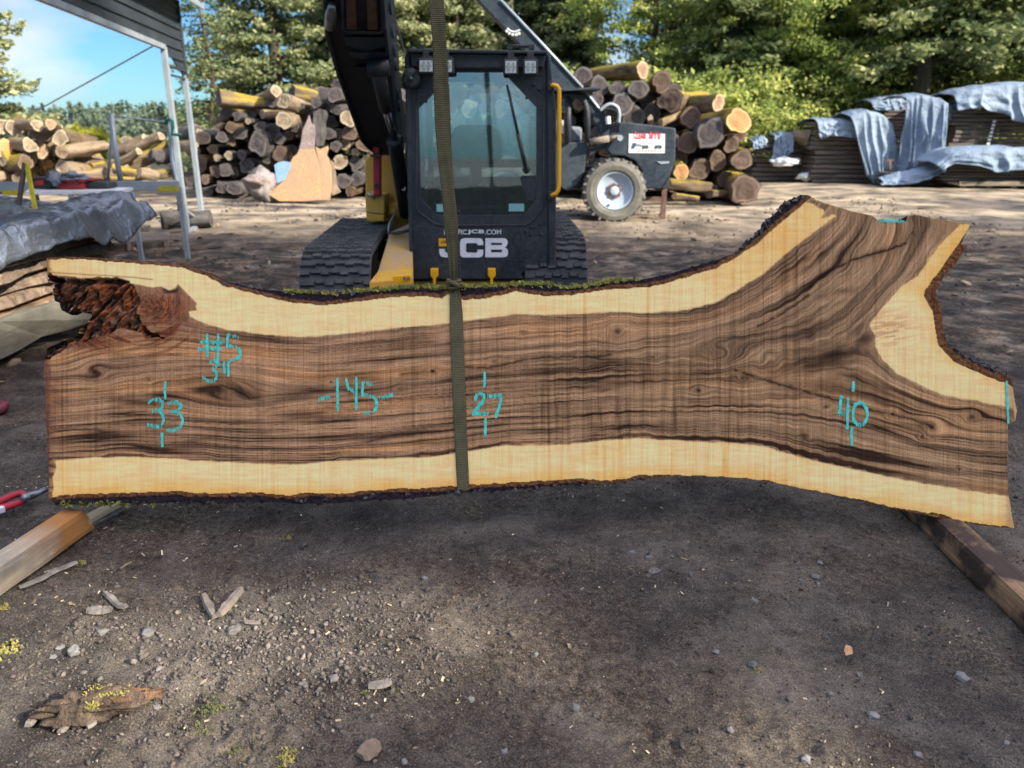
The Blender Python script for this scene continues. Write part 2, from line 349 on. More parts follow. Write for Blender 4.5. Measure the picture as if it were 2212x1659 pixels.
mt['old_lumber'] = plank('weathered_lumber', (0.05, 0.045, 0.045), (0.17, 0.155, 0.145), (0.07, 0.055, 0.045), 'X', 1.2, (0.4, 0.7))
mt['pallet'] = plank('pallet_wood', (0.14, 0.12, 0.09), (0.30, 0.26, 0.20), (0.12, 0.10, 0.08), 'X', 1.5)
# ================================================================== the walnut slab
DS = 2.937; KS = DS / F                                    # slab face: 2.94 m along the axis, leaning back 18 degrees
def SP(x, y, back=0.0): return PD(x, y, DS) + Fw * back
def c1(p): return [(a * .2645, 384 + b * .2645) for a, b in p]
def c2(p): return [(54.9 + a * .3968, 713.2 + b * .3968) for a, b in p]
def c3(p): return [(823 + a * .3306, 576 + b * .3306) for a, b in p]
def c4(p): return [(1481.2 + a * .3303, 384 + b * .3303) for a, b in p]
def c5(p): return [(1481.2 + a * .3969, 768 + b * .3969) for a, b in p]
decay_edge = c1([(385, 850), (435, 860), (425, 930), (430, 1005), (470, 1020), (490, 1080), (540, 1108), (575, 1090), (620, 1030), (640, 1090), (690, 1098), (745, 1085), (740, 1130), (700, 1190), (650, 1240), (640, 1275), (600, 1300), (530, 1318), (480, 1340), (365, 1400)])
left_end = [(96, 800), (96, 850), (99, 920), (102, 990), (106, 1078)]
O_top = [(100, 556), (140, 555), (185, 555), (265, 560), (344, 566), (397, 572), (450, 589), (489, 609), (547, 622), (590, 627), (640, 632), (700, 636), (760, 632), (823, 627), (889, 621), (968, 625), (995, 621), (1054, 620), (1120, 615), (1180, 615), (1220, 622), (1266, 619), (1319, 609), (1385, 604), (1444, 592), (1481, 581),
         (1531, 567), (1597, 544), (1646, 499), (1666, 474), (1699, 441), (1726, 423), (1745, 420), (1755, 427)]
O_cut = [(1780, 437), (1811, 447), (1838, 455), (1884, 465), (1897, 473), (1957, 478), (1961, 466), (1986, 464), (2010, 470), (2069, 478), (2095, 485)]
O_fork = [(2089, 500), (2077, 528), (2090, 531), (2078, 549), (2061, 576), (2043, 591), (2022, 628), (2027, 648), (2035, 671), (2038, 714), (2045, 737), (2061, 761), (2094, 780), (2126, 794), (2142, 806), (2158, 805), (2185, 813), (2188, 831)]
O_right = [(2188, 835), (2197, 883), (2193, 909), (2177, 915), (2178, 1006), (2180, 1066), (2192, 1141)]
W_bot = [(2172, 1137), (2116, 1131), (2057, 1121), (2040, 1112), (1997, 1107), (1938, 1097), (1886, 1086), (1819, 1072), (1719, 1052), (1660, 1038), (1580, 1030), (1481, 1027), (1385, 1026), (1352, 1034), (1302, 1039), (1253, 1034), (1120, 1042), (1015, 1047), (985, 1050), (932, 1054), (848, 1056), (777, 1060), (761, 1066), (729, 1066), (670, 1064), (622, 1070), (551, 1064), (452, 1066), (380, 1062), (293, 1064), (174, 1068), (112, 1073)]
O_bot = [(2172, 1140), (2116, 1135), (2075, 1126), (2045, 1123), (1997, 1112), (1938, 1100), (1886, 1088), (1819, 1073.5), (1719, 1053), (1660, 1040), (1580, 1031), (1481, 1029), (1401, 1033), (1352, 1041), (1319, 1045), (1253, 1044), (1154, 1053), (1087, 1060), (985, 1064), (932, 1073), (870, 1078), (809, 1080), (729, 1087), (650, 1089), (571, 1083), (491, 1087), (412, 1083), (333, 1087), (253, 1087), (160, 1090), (118, 1089)]
W_top = [(101, 560), (185, 561), (265, 567), (344, 573), (397, 580), (450, 598), (489, 619), (547, 634), (600, 647), (640, 655), (700, 659), (760, 653), (823, 644), (906, 639), (955, 645), (967, 636), (1001, 649), (1061, 642), (1114, 630), (1140, 634), (1170, 639), (1236, 637), (1286, 630), (1325, 624), (1385, 622), (1435, 614), (1481, 599), (1547, 579), (1597, 552), (1640, 523), (1679, 486), (1712, 460), (1752, 427)]
W_fork = [(2089, 499), (2062, 539), (2023, 595), (1999, 625), (1996, 637), (2003, 652), (2015, 675), (2020, 708), (2026, 744), (2059, 780), (2109, 803), (2155, 822), (2184, 832)]
O = O_top + O_cut + O_fork + O_right + O_bot + left_end[::-1] + decay_edge[::-1]
Wd = W_top + O_cut + W_fork + O_right + W_bot + left_end[::-1] + decay_edge[::-1]
H_top = [(96, 757), (150, 740), (200, 715), (262, 694), (330, 690), (400, 690), (450, 702), (489, 712), (547, 719), (620, 727), (680, 728), (760, 719), (823, 712), (968, 698), (1001, 693), (1071, 685), (1114, 678), (1154, 679), (1177, 681), (1253, 678), (1319, 673), (1352, 675), (1418, 675), (1481, 670), (1541, 656), (1590, 628), (1646, 592), (1712, 536), (1762, 500), (1806, 466), (1800, 461), (1790, 468), (1772, 471), (1781, 460), (1779, 452), (1768, 449), (1755, 440), (1742, 439), (1748, 428)]
SapTopHeart = c1([(385, 790), (640, 815), (1000, 820), (1070, 860), (1250, 890), (1310, 885), (1340, 905), (1380, 920), (1430, 905), (1450, 872), (1480, 890), (1560, 980), (1610, 1030), (1600, 1060), (1610, 1090), (1540, 1095), (1550, 1130), (1610, 1165), (1700, 1200), (1850, 1240)])
H_fork = [(2074, 485), (2060, 500), (2026, 533), (1983, 595), (1944, 622), (1904, 668), (1878, 701), (1891, 728), (1891, 747), (1904, 774), (1927, 797), (1938, 808), (1997, 835), (2037, 853), (2096, 863), (2188, 881)]
H_bot = [(2181, 1072), (2037, 1052), (1957, 1038), (1898, 1026), (1811, 1006), (1727, 988), (1660, 966), (1592, 957), (1481, 953), (1378, 946), (1319, 950), (1253, 958), (1187, 961), (1087, 963), (1015, 975), (982, 979), (932, 987), (769, 993), (690, 999), (626, 1004), (571, 1002), (511, 999), (412, 994), (356, 989), (265, 987), (154, 991), (118, 996), (122, 1010), (114, 1030), (116, 1050), (112, 1073), (105, 1076)]
Heart = SapTopHeart + H_top[8:] + O_cut + H_fork + [(2193, 909), (2177, 915), (2178, 1006)] + H_bot + [(102, 990), (99, 920), (96, 850), (96, 800), (97, 754)] + decay_edge[::-1]
rough_zone = c1([(380, 797), (500, 815), (600, 832), (880, 822), (1010, 828), (1085, 868), (1125, 940), (1140, 1010), (1110, 1090), (1150, 1200), (1250, 1270), (1345, 1305), (1230, 1310), (1100, 1265), (980, 1235), (860, 1290), (740, 1330), (640, 1355), (560, 1345), (480, 1440), (355, 1500), (355, 1390), (480, 1335), (600, 1290), (650, 1235), (740, 1130), (750, 1080), (640, 1110), (620, 1040), (540, 1125), (410, 1030), (420, 860)])

# --- grain field: a smooth function whose level lines follow the edges of the heartwood
gs = 8.0; gx0, gy0, gx1, gy1 = 60, 400, 2230, 1170
gx = np.arange(gx0, gx1, gs); gy = np.arange(gy0, gy1, gs); GX, GY = np.meshgrid(gx, gy)
ins = inpoly(GX, GY, O); G = np.full(GX.shape, 0.5); pin = np.zeros(GX.shape, bool)
for line, val in ((H_top[:32], 0.0), (H_fork, 0.5), (H_bot[:28], 1.0), (W_top[12:], -0.2), (W_bot, 1.25), (W_fork, 0.30)):
    p = dens(line, 3.0); ix = np.clip(np.round((p[:, 0] - gx0) / gs).astype(int), 0, len(gx) - 1); iy = np.clip(np.round((p[:, 1] - gy0) / gs).astype(int), 0, len(gy) - 1)
    G[iy, ix] = val; pin[iy, ix] = True
act = ins | pin; fr = act & ~pin; w = act.astype(float)
for it in range(2600):
    P = np.pad(G * w, 1); Wp = np.pad(w, 1)
    num = P[:-2, 1:-1] + P[2:, 1:-1] + P[1:-1, :-2] + P[1:-1, 2:]; den = Wp[:-2, 1:-1] + Wp[2:, 1:-1] + Wp[1:-1, :-2] + Wp[1:-1, 2:]
    G = np.where(fr, num / np.maximum(den, 1), G)
for _ in range(10):                                         # grow outward so that sampling near the rim is safe
    P = np.pad(G * w, 1); Wp = np.pad(w, 1)
    num = P[:-2, 1:-1] + P[2:, 1:-1] + P[1:-1, :-2] + P[1:-1, 2:]; den = Wp[:-2, 1:-1] + Wp[2:, 1:-1] + Wp[1:-1, :-2] + Wp[1:-1, 2:]
    new = (w == 0) & (den > 0); G = np.where(new, num / np.maximum(den, 1), G); w = np.where(new, 1, w)
def gsample(x, y):
    fx = np.clip((x - gx0) / gs, 0, len(gx) - 1.001); fy = np.clip((y - gy0) / gs, 0, len(gy) - 1.001)
    ix, iy = fx.astype(int), fy.astype(int); fx -= ix; fy -= iy
    return (G[iy, ix] * (1 - fx) + G[iy, ix + 1] * fx) * (1 - fy) + (G[iy + 1, ix] * (1 - fx) + G[iy + 1, ix + 1] * fx) * fy

# --- face grid
st = 1.6
xs = np.arange(88, 2206, st); ys = np.arange(412, 1150, st); nx = len(xs)
XX, YY = np.meshgrid(xs, ys)
wobx = (fbm(XX[:-1, :-1] / 9, YY[:-1, :-1] / 9, 5, 3) - .5); cxm = XX[:-1, :-1] + st / 2; cym = YY[:-1, :-1] + st / 2
barkrough = wobx * 9
inO = inpoly(cxm + barkrough * (cym < 640) * (cxm > 420), cym + barkrough * ((cym < 700) & (cxm > 420) & (cxm < 1760) | (cym > 1020) & (cxm < 1400)), O)
inO |= inpoly(cxm, cym, Wd)
idx = np.arange(XX.size).reshape(XX.shape)
quads = np.stack([idx[:-1, :-1], idx[1:, :-1], idx[1:, 1:], idx[:-1, 1:]], -1)[inO]
used = np.unique(quads); remap = -np.ones(XX.size, int); remap[used] = np.arange(len(used)); quads = remap[quads]
x = XX.ravel()[used].astype(float); y = YY.ravel()[used].astype(float); n_front = len(x)
# boundary edges
E = np.concatenate([quads[:, [0, 1]], quads[:, [1, 2]], quads[:, [2, 3]], quads[:, [3, 0]]])
key = np.sort(E, 1); kk = key[:, 0].astype(np.int64) * n_front + key[:, 1]
_, inv, cnt = np.unique(kk, return_inverse=True, return_counts=True); BE = E[cnt[inv] == 1]
bv = np.unique(BE); 
# straight saw-cut rims snap to their true line
Od = dens(O, 1.0, True)
bx, by = x[bv], y[bv]; nb = len(bv); best = np.full(nb, 1e9); bi = np.zeros(nb, int)
for s0 in range(0, len(Od), 400):
    d = np.hypot(bx[:, None] - Od[None, s0:s0 + 400, 0], by[:, None] - Od[None, s0:s0 + 400, 1]); m = d.min(1); a = d.argmin(1) + s0
    k = m < best; best[k] = m[k]; bi[k] = a[k]
ok = best < 2.6; x[bv[ok]] = Od[bi[ok], 0]; y[bv[ok]] = Od[bi[ok], 1]
# --- masks
hx_, hy_ = x + (vn(x / 7, y / 7, 3) - .5) * 2, y + (fbm(x / 26, y / 12, 9, 3) - .5) * 5
heart = sum(inpoly(hx_ + a_, hy_ + b_, Heart).astype(float) for a_, b_ in ((0, 0), (1.1, .6), (-1.1, -.6), (.5, -1.5), (-.5, 1.5))) / 5
wood = inpoly(x, y + (vn(x / 12, y * 0, 4) - .5) * 3, Wd).astype(float)
rz = inpoly(x + (fbm(x / 14, y / 14, 21) - .5) * 16, y + (fbm(x / 14, y / 14, 22) - .5) * 16, rough_zone).astype(float)
g = gsample(x, y)
g = g + 0.016 * (fbm(x / 110, y / 60, 31, 3) - .5) + 0.007 * (fbm(x / 34, y / 22, 33, 3) - .5)
wavy = ss(1080, 1250, x) * (1 - ss(1750, 1950, x)); g = g + wavy * 0.003 * np.sin(x / 6.0 + 3 * fbm(x / 80, y / 80, 35))
knots = [(205, 803, 13, 1), (935, 802, 8, 1), (863, 840, 7, .7), (1334, 716, 14, .8), (1269, 784, 10, .6), (1411, 771, 9, .7), (1068, 781, 8, .6), (1509, 843, 8, .9), (1606, 816, 14, .8), (1709, 833, 10, .7),
         (1785, 879, 7, .8), (2013, 923, 11, .9), (2100, 901, 11, .8), (1928, 895, 6, 1), (1991, 943, 6, .9), (2073, 1014, 5, .8), (1129, 718, 7, .5), (1551, 751, 17, .6), (715, 825, 5, .9), (321, 819, 6, .7), (1742, 944, 6, .6)]
kd = np.zeros_like(x); kr = np.full_like(x, 9.0)
for kx, ky, r, s in knots:
    dx, dy = (x - kx) / (r * 2.6), (y - ky) / (r * 1.7); e = np.exp(-(dx * dx + dy * dy)); g = g - 0.10 * s * (r / 12) * dy * e
    rr = np.hypot(x - kx, (y - ky) * 1.25) / r; kd = np.maximum(kd, s * np.exp(-(rr * 1.1) ** 2)); kr = np.minimum(kr, rr)
# the big swirl and the crotch whorls
for kx, ky, rx, ry, s in ((500, 845, 120, 42, .10), (1560, 760, 90, 40, .05), (1660, 780, 60, 40, .05), (1850, 560, 60, 30, .02)):
    dx, dy = (x - kx) / rx, (y - ky) / ry; g = g - s * dy * np.exp(-(dx * dx + dy * dy)) * 1.6
Wf = g * 300                                                # roughly pixels across the grain
along = x + 0.5 * (820 - y) * ss(1500, 1800, x)
fine = fbm(Wf / 2.6, along / 150, 41, 3); med = fbm(Wf / 9, along / 260, 43, 3); broad = fbm(Wf / 34, along / 420, 45, 3)
line1 = 1 - np.abs(2 * vn(Wf / 11 + 0.9 * vn(Wf / 60, along / 300, 47), along / 700, 46) - 1); line1 = np.clip(line1, 0, 1) ** 7
line2 = (1 - np.abs(2 * vn(Wf / 5.5, along / 520, 48) - 1)) ** 6
def S(c): return np.array(sr(c))
hl = np.array([S((174, 136, 102))]); hg = np.array([S((172, 138, 102))]); ho = np.array([S((194, 142, 94))]); hd = np.array([S((40, 25, 20))]); hr = np.array([S((128, 62, 38))])
rightness = ss(700, 1500, x + 200 * (fbm(x / 200, y / 120, 50) - .5) * 2)[:, None]; upper = (ss(830, 700, y) * ss(1300, 1600, x))[:, None]
base = hl * (1 - rightness * .75) + hg * rightness * .75; base = base * (1 - upper * .35) + np.array([S((152, 124, 96))]) * upper * .35
orange = (ss(.50, .72, broad) * (1 - .55 * rightness[:, 0]) + .35 * ss(.93, .98, g) * ss(.35, .6, vn(along / 160, Wf * 0, 52)) + .3 * ss(420, 100, x) * ss(.4, .6, med))[:, None]
heartc = base * (1 - orange * .75) + ho * orange * .75
line3 = (1 - np.abs(2 * vn(Wf / 3.6 + .4 * vn(x / 50, y / 20, 59), along / 340, 58) - 1)) ** 4
dk = np.clip(.42 * line3 * ss(.25, .7, vn(along / 90, Wf / 40, 62)) + .95 * ss(.45, .26, broad) * .25 + .50 * line1 * ss(.2, .7, vn(along / 130, Wf / 60, 54)) + .80 * line2 * (.45 + .65 * ss(.35, .8, g)) + .38 * ss(.55, .3, med), 0, 1)
def streak(cx, cy, rx, ry, ang, s):
    a = R(ang); dx, dy = x - cx, y - cy; u = dx * math.cos(a) + dy * math.sin(a); v = -dx * math.sin(a) + dy * math.cos(a)
    e = np.exp(-((u / rx) ** 2 + (v / ry) ** 2) * np.clip(1 + 3.4 * (fbm(Wf / 5, along / 60, 57) - .5), .35, 3)); return s * e
for a in ((292, 868, 90, 12, 4, .85), (655, 895, 62, 11, -3, .85), (520, 846, 66, 15, 22, .95), (560, 862, 55, 9, 30, .6), (130, 870, 30, 18, 0, .5), (745, 786, 25, 5, 0, .6), (760, 832, 20, 5, 0, .5), (1040, 856, 45, 10, -8, .65), (1290, 820, 60, 7, 0, .45),
          (1795, 768, 95, 24, -13, 1.0), (1866, 733, 38, 22, -30, .95), (1730, 778, 30, 16, 0, .6), (1822, 628, 34, 11, -5, .65), (1972, 515, 30, 22, -50, .5), (1915, 545, 80, 9, -28, .35), (1650, 745, 90, 14, -20, .3), (2140, 1050, 40, 12, 12, .3), (240, 760, 60, 8, 18, .5), (180, 745, 40, 6, -12, .45), (1450, 985 - 40, 60, 4, 0, .2)):
    dk = np.maximum(dk, streak(*a))
cr_ = np.zeros_like(x)
for ln, wd, s in ((c4([(1440, 430), (1340, 465), (1250, 490), (1180, 515), (1060, 550), (960, 600), (880, 650), (810, 712)]), 2.2, 1), (c4([(805, 765), (720, 830), (640, 880), (560, 930), (470, 975)]), 1.9, .9),
                  (c3([(550, 662), (650, 665), (740, 655), (850, 635), (950, 605), (1060, 595), (1200, 590), (1400, 592), (1500, 580)]), 2.2, .8), (c5([(270, 82), (400, 120), (560, 175), (700, 210), (830, 245), (900, 265), (1000, 295), (1130, 325), (1250, 350), (1350, 395)]), 2.4, .85),
                  (c2([(1060, 300), (1130, 320), (1180, 345), (1215, 372)]), 1.8, .9), (c2([(2050, 240), (2212, 225)]), 2, .5), (c4([(1440, 430), (1480, 340), (1500, 380)]), 1.6, .6)):
    d = dseg(x, y + 4 * (vn(x / 9, y / 9, 60) - .5), smooth_line(ln, 1)); vis = ss(.12, .4, vn(x / 13, y / 13, 61)) * .6 + .4
    cr_ = np.maximum(cr_, s * vis * np.exp(-(d / wd) ** 2)); dk = np.maximum(dk, .55 * np.exp(-(d / (wd * 4.5)) ** 2))
dk = np.maximum(dk, np.clip(kd * 1.15, 0, 1)); dk = np.maximum(dk, .62 * ss(.22, 0, np.abs(((kr * 1.4) % 1.0) - .5)) * ss(2.9, .7, kr))
dk = dk[:, None]; heartc = heartc * (1 - dk * .96) + hd * dk * .96
# red swirls beside the rotten root flare
redz = (np.exp(-(((x - 345) / 95) ** 2 + ((y - 668) / 50) ** 2)) + .9 * np.exp(-(((x - 190) / 80) ** 2 + ((y - 738) / 18) ** 2)) + .5 * np.exp(-(((x - 110) / 26) ** 2 + ((y - 880) / 90) ** 2)))
ra = np.arctan2(y - 640, x - 300); rd = np.hypot(x - 300, (y - 640) * 1.1)
fan = fbm(rd / 5.5 + 3 * vn(ra * 2, rd * 0, 63), ra * 3.2, 64, 3)
claw = ss(.50, .66, fbm(rd / 11, ra * 1.1 + rd / 160, 66, 2)) * ss(170, 120, rd) * ss(50, 80, rd) * ss(690, 715, y)
redz = np.clip(redz * (.62 + .9 * fan) + claw * 1.0, 0, 1)[:, None]
redc = np.array([S((104, 52, 36))]) * (1 - ss(.4, .65, fan)[:, None]) + np.array([S((44, 22, 18))]) * ss(.4, .62, fan)[:, None]
redc = redc * (1 - .6 * ss(.6, .75, fan)[:, None]) + np.array([S((176, 104, 60))]) * .6 * ss(.6, .75, fan)[:, None]
heartc = heartc * (1 - redz * .9) + redc * redz * .9
heartc *= (0.66 + 0.66 * fine)[:, None]
# sapwood
sapl, sapg = np.array([S((250, 210, 150))]), np.array([S((238, 184, 104))])
dWb = dseg(x, y, W_bot); gold = np.clip(ss(34, 2, dWb) * .8 + ss(1400, 1700, x) * ss(700, 560, y) * .7 + .5 * ss(300, 110, x) * ss(700, 560, y) + .3 * ss(500, 110, x) * (y > 900) + .5 * ss(26, 2, dseg(x, y, W_fork)) + (fbm(x / 60, y / 26, 71) - .5) * .9, 0, 1)[:, None]
sapc = sapl * (1 - gold) + sapg * gold
grn = (.12 * ss(.45, .75, fbm(x / 90, y / 40, 73)) * ss(700, 500, y) + .25 * np.exp(-(((x - 2010) / 40) ** 2 + ((y - 850) / 30) ** 2)))[:, None]; sapc = sapc * (1 - grn) + np.array([S((214, 208, 140))]) * grn
spink = (np.exp(-(((x - 1925) / 52) ** 2 + ((y - 712) / 42) ** 2)) * ss(.38, .62, fbm((y + x * .2) / 4.5, x / 30, 75)))[:, None]; sapc = sapc * (1 - spink * .7) + np.array([S((176, 128, 98))]) * spink * .7
sl = fbm(x / 40, (y + 8 * fbm(x / 80, y / 80, 76)) / 5, 77, 3); sapc *= (0.86 + 0.28 * sl)[:, None]
inkl = dseg(x, y, c1([(385, 772), (600, 785), (900, 800), (985, 808), (1100, 815), (1300, 838), (1400, 835)])); sapc *= (1 - .6 * np.exp(-(inkl / 1.6) ** 2) * (x < 330))[:, None]
C = heartc * heart[:, None] + sapc * (1 - heart[:, None])
# edge stains at the two sawn ends
es = np.clip(ss(14, 3, x - 100 + 9 * (fbm(y / 7, x * 0, 80) - .5)) * .75 + ss(14, 2, 2180 - x + 7 * (fbm(y / 6, x * 0, 81) - .5)) * .45, 0, 1)[:, None]
C = C * (1 - es) + np.array([S((92, 58, 46))]) * es
# saw marks
sm = vn(x / 4.2, y / 420, 90); sm2 = vn(x / 8.5 + .6 * vn(x / 60, y / 150, 92), y / 600, 91); cross = np.clip(1.0 * wavy + .35 * ss(2000, 2150, x) + .3, 0, 1.2)
sm3 = vn(x / 2.3, y / 260, 95); cut = ss(.58, .92, sm) * .45 + (np.clip(1 - np.abs(2 * sm2 - 1), 0, 1) ** 5) * .72 * cross + .35 * ss(.6, .9, sm3)
cut *= .5 + .7 * fbm(x / 50, y / 50, 93, 2)
C = C * np.clip(1 - np.stack([.50 * heart + .20 * (1 - heart), .52 * heart + .27 * (1 - heart), .54 * heart + .42 * (1 - heart)], 1) * cut[:, None], .3, 1)
C *= (1 + .10 * (sm - .5) + .10 * (vn(x / 2.1, y / 30, 94) - .5))[:, None]
C = C * (1 - cr_[:, None] * .93) + np.array([S((22, 16, 16))]) * cr_[:, None] * .93
# rotten burl
rn = fbm((x + y * .75) / 11, (y - x * .8) / 46, 100, 5); rn2 = fbm((x + y * .8) / 5, (y - x) / 26, 101, 4); rn3 = fbm((x - 260) / 10, y / 40, 103, 3)
rc = np.array([S((142, 86, 60))]) * np.ones((len(x), 1)); t_ = ss(.5, .36, rn)[:, None]; rc = rc * (1 - t_) + np.array([S((50, 32, 26))]) * t_
t_ = (ss(.52, .64, rn) * ss(170, 220, x))[:, None]; rc = rc * (1 - t_) + np.array([S((176, 104, 58))]) * t_
t_ = ss(.56, .68, rn2)[:, None] * .6; rc = rc * (1 - t_) + np.array([S((152, 132, 112))]) * t_
t_ = ss(.50, .36, rn3)[:, None] * .75; rc = rc * (1 - t_) + np.array([S((32, 20, 18))]) * t_
gy_ = (ss(.66, .72, fbm(x / 12, y / 12, 105, 3)) + .7 * ss(150, 110, x + (y - 740) * .5) * ss(725, 745, y))[:, None]; gy_ = np.clip(gy_, 0, .8); rc = rc * (1 - gy_) + np.array([S((84, 80, 70))]) * gy_
C = C * (1 - rz[:, None]) + rc * rz[:, None]
hole = np.exp(-(((x - 367) / 17) ** 4 + ((y - 626) / 8.5) ** 4)) * heart; C = C * (1 - .85 * hole[:, None]) + np.array([S((50, 48, 38))]) * (.85 * hole)[:, None]
# bark
db = np.minimum(dseg(x, y, W_top), np.minimum(dWb, dseg(x, y, W_fork))); dbn = db + (fbm(x / 8, y / 8, 110) - .5) * 6
bi_, bo_ = np.array([S((122, 82, 54))]), np.array([S((46, 38, 44))]); thick = np.where(y > 900, 6.5, np.where(x < 800, 5.5, 6.5)); thick = np.where(x > 1950, 22, thick)
t_ = ss(0, 4, dbn - thick)[:, None]; bc = bi_ * (1 - t_) + bo_ * t_; bc = bc * (.55 + .9 * fbm(x / 5, y / 3, 112, 3))[:, None]
bc *= (1 - .4 * ss(.5, .8, vn(x / 3.2, y / 60, 113)) * (1 - t_[:, 0]))[:, None]
C = C * wood[:, None] + bc * (1 - wood[:, None])
C = np.clip(C * (1.50 * heart * (1 - rz) + 1.10 * (1 - heart) * wood + .9 * np.maximum(rz, 1 - wood))[:, None], 0.004, .88)
# relief (metres, towards the viewer)
rel = .0005 * (fbm(x / 30, y / 30, 120) - .5) - .0007 * cut * 1.0 - .0022 * cr_ - .012 * hole
rnf = fbm((x + y * .9) / 5, (y - x) / 40, 107, 4); rel += rz * (-.018 + .034 * (rn - .5) * 2 + .017 * (rnf - .5) * 2 + .006 * (fbm(x / 4, y / 4, 108, 3) - .5) * 2 - .03 * ss(.5, .36, rn3) * .5)
rel -= rz * .03 * np.exp(-((dseg(x, y, c1([(385, 810), (600, 840), (880, 835), (1000, 838)])) / 7) ** 2))
rel += (1 - wood) * (-.004 * t_[:, 0] + .012 * (fbm(x / 6, y / 6, 122, 3) - .6))
rel += wood * (1 - rz) * .0004 * (fine - .5) * heart

PX = (x - CX) * KS; PYv = -(y - CY) * KS
rvec, uvec, fvec = np.array(Rt), np.array(Up), np.array(Fw); org = np.array(Cc) + fvec * DS
V = org + PX[:, None] * rvec + PYv[:, None] * uvec - rel[:, None] * fvec
slab = empty('walnut_plank', SP(1106, 1050, .04), 'huge forked slab of figured walnut with pale sapwood edges, held upright by a strap', 'wood slab')
GV = np.stack([Wf, along, x], 1)
C4 = np.concatenate([C, np.ones((len(C), 1))], 1)
def slabmat(name, rough, bs, bsc, spec=0.25):
    m, t, b = newmat(name); a = t.nodes.new('ShaderNodeAttribute'); a.attribute_name = 'tint'
    v = mapped(t); n = tnoise(t, v, 260, 3, 0.6); vs = mapped(t, (260, 5, 5)); n2 = tnoise(t, vs, 1.0, 2, 0.6)
    hs_ = t.nodes.new('ShaderNodeAttribute'); hs_.attribute_name = 'ht'; ga = t.nodes.new('ShaderNodeAttribute'); ga.attribute_name = 'gv'; gm = t.nodes.new('ShaderNodeMapping'); gm.inputs['Scale'].default_value = (0.42, 0.016, 0.0); t.links.new(ga.outputs['Vector'], gm.inputs['Vector']); n3 = tnoise(t, gm.outputs[0], 1.0, 4, 0.7)
    HS = math_(t, 'ADD', .25, math_(t, 'MULTIPLY', hs_.outputs['Fac'], .6))
    f = math_(t, 'ADD', math_(t, 'ADD', math_(t, 'MULTIPLY', n, 0.20), math_(t, 'MULTIPLY', n2, 0.15)), math_(t, 'MULTIPLY', math_(t, 'ADD', math_(t, 'MULTIPLY', math_(t, 'SUBTRACT', n3, .5), HS), .5), 0.48))
    f = math_(t, 'ADD', .5, math_(t, 'MULTIPLY', math_(t, 'SUBTRACT', f, .5), math_(t, 'ADD', .35, math_(t, 'MULTIPLY', hs_.outputs['Fac'], .65))))
    c = mixc(t, 1.0, a.outputs['Color'], ramp(t, f, [(.36, (0.56, 0.52, 0.49)), (.5, (1.06, 1.05, 1.03)), (.64, (1.40, 1.40, 1.38))]), 'MULTIPLY'); t.links.new(c, b.inputs['Base Color'])
    b.inputs['Roughness'].default_value = rough; b.inputs['Specular IOR Level'].default_value = spec; bump(t, b, math_(t, 'ADD', n2, n), bs, bsc); return m
mt['slab'] = slabmat('sawn_walnut', 0.75, 0.5, 0.0016, 0.06); mt['slabbark'] = slabmat('walnut_bark', 0.95, 0.6, 0.004, 0.1)
fw = (wood[quads].mean(1) > .5)
def submesh(name, fc, mat, extraV=None, extraF=None, extraC=None, smooth=True):
    u = np.unique(fc); rm = -np.ones(n_front, int); rm[u] = np.arange(len(u)); vv, cc, ff, gg = V[u], C4[u], rm[fc], GV[u]; hh_ = heart[u]
    if extraV is not None: ff = np.concatenate([ff, extraF + len(u)]); vv = np.concatenate([vv, extraV]); cc = np.concatenate([cc, extraC]); gg = np.concatenate([gg, extraV * 60]); hh_ = np.concatenate([hh_, np.zeros(len(extraV))])
    return meshobj(name, vv, ff, mat, slab, smooth, {'tint': cc, 'gv': gg, 'ht': hh_})
# rim walls, 76 mm thick
TH = .076; bidx = -np.ones(n_front, int); bidx[bv] = np.arange(nb)
nrm = np.zeros((nb, 2))
for k in range(2):
    dx = x[BE[:, 1]] - x[BE[:, 0]]; dy = y[BE[:, 1]] - y[BE[:, 0]]
    np.add.at(nrm, bidx[BE[:, k]], np.stack([-dy, dx], 1))
for _ in range(6):
    s = nrm.copy(); np.add.at(s, bidx[BE[:, 0]], nrm[bidx[BE[:, 1]]]); np.add.at(s, bidx[BE[:, 1]], nrm[bidx[BE[:, 0]]]); nrm = s / np.maximum(np.hypot(s[:, 0], s[:, 1]), 1e-9)[:, None]
tst = inpoly(x[bv] + nrm[:, 0] * 6, y[bv] + nrm[:, 1] * 6, O).mean(); nrm = nrm * (-1 if tst > .5 else 1)
isbark = (wood[bv] < .5) | (rz[bv] > .5)
LV, LC = [], []
for k in range(7):
    tt = k / 6.0; out = np.where(isbark, (6 * (fbm(x[bv] / 11, y[bv] / 11 + k * .7, 130, 3) - .45)) * math.sin(math.pi * min(tt + .06, 1)), 0) * (k > 0)
    q = org + ((x[bv] + nrm[:, 0] * out - CX) * KS)[:, None] * rvec - ((y[bv] + nrm[:, 1] * out - CY) * KS)[:, None] * uvec + (TH * tt - rel[bv] * (k == 0))[:, None] * fvec
    LV.append(q); cb = np.where(isbark[:, None], np.array([S((52, 44, 44))]) * (.5 + fbm(x[bv] / 8, y[bv] / 8 + k, 132)[:, None]), np.array([S((120, 84, 62))]) * (.6 + .6 * vn(x[bv] / 3, y[bv] / 3, 133)[:, None]))
    LC.append(np.concatenate([cb * .85, np.ones((nb, 1))], 1))
WV = np.concatenate(LV); WC = np.concatenate(LC); a0, b0 = bidx[BE[:, 0]], bidx[BE[:, 1]]
WF = np.concatenate([np.stack([b0 + k * nb, a0 + k * nb, a0 + (k + 1) * nb, b0 + (k + 1) * nb], 1) for k in range(6)])
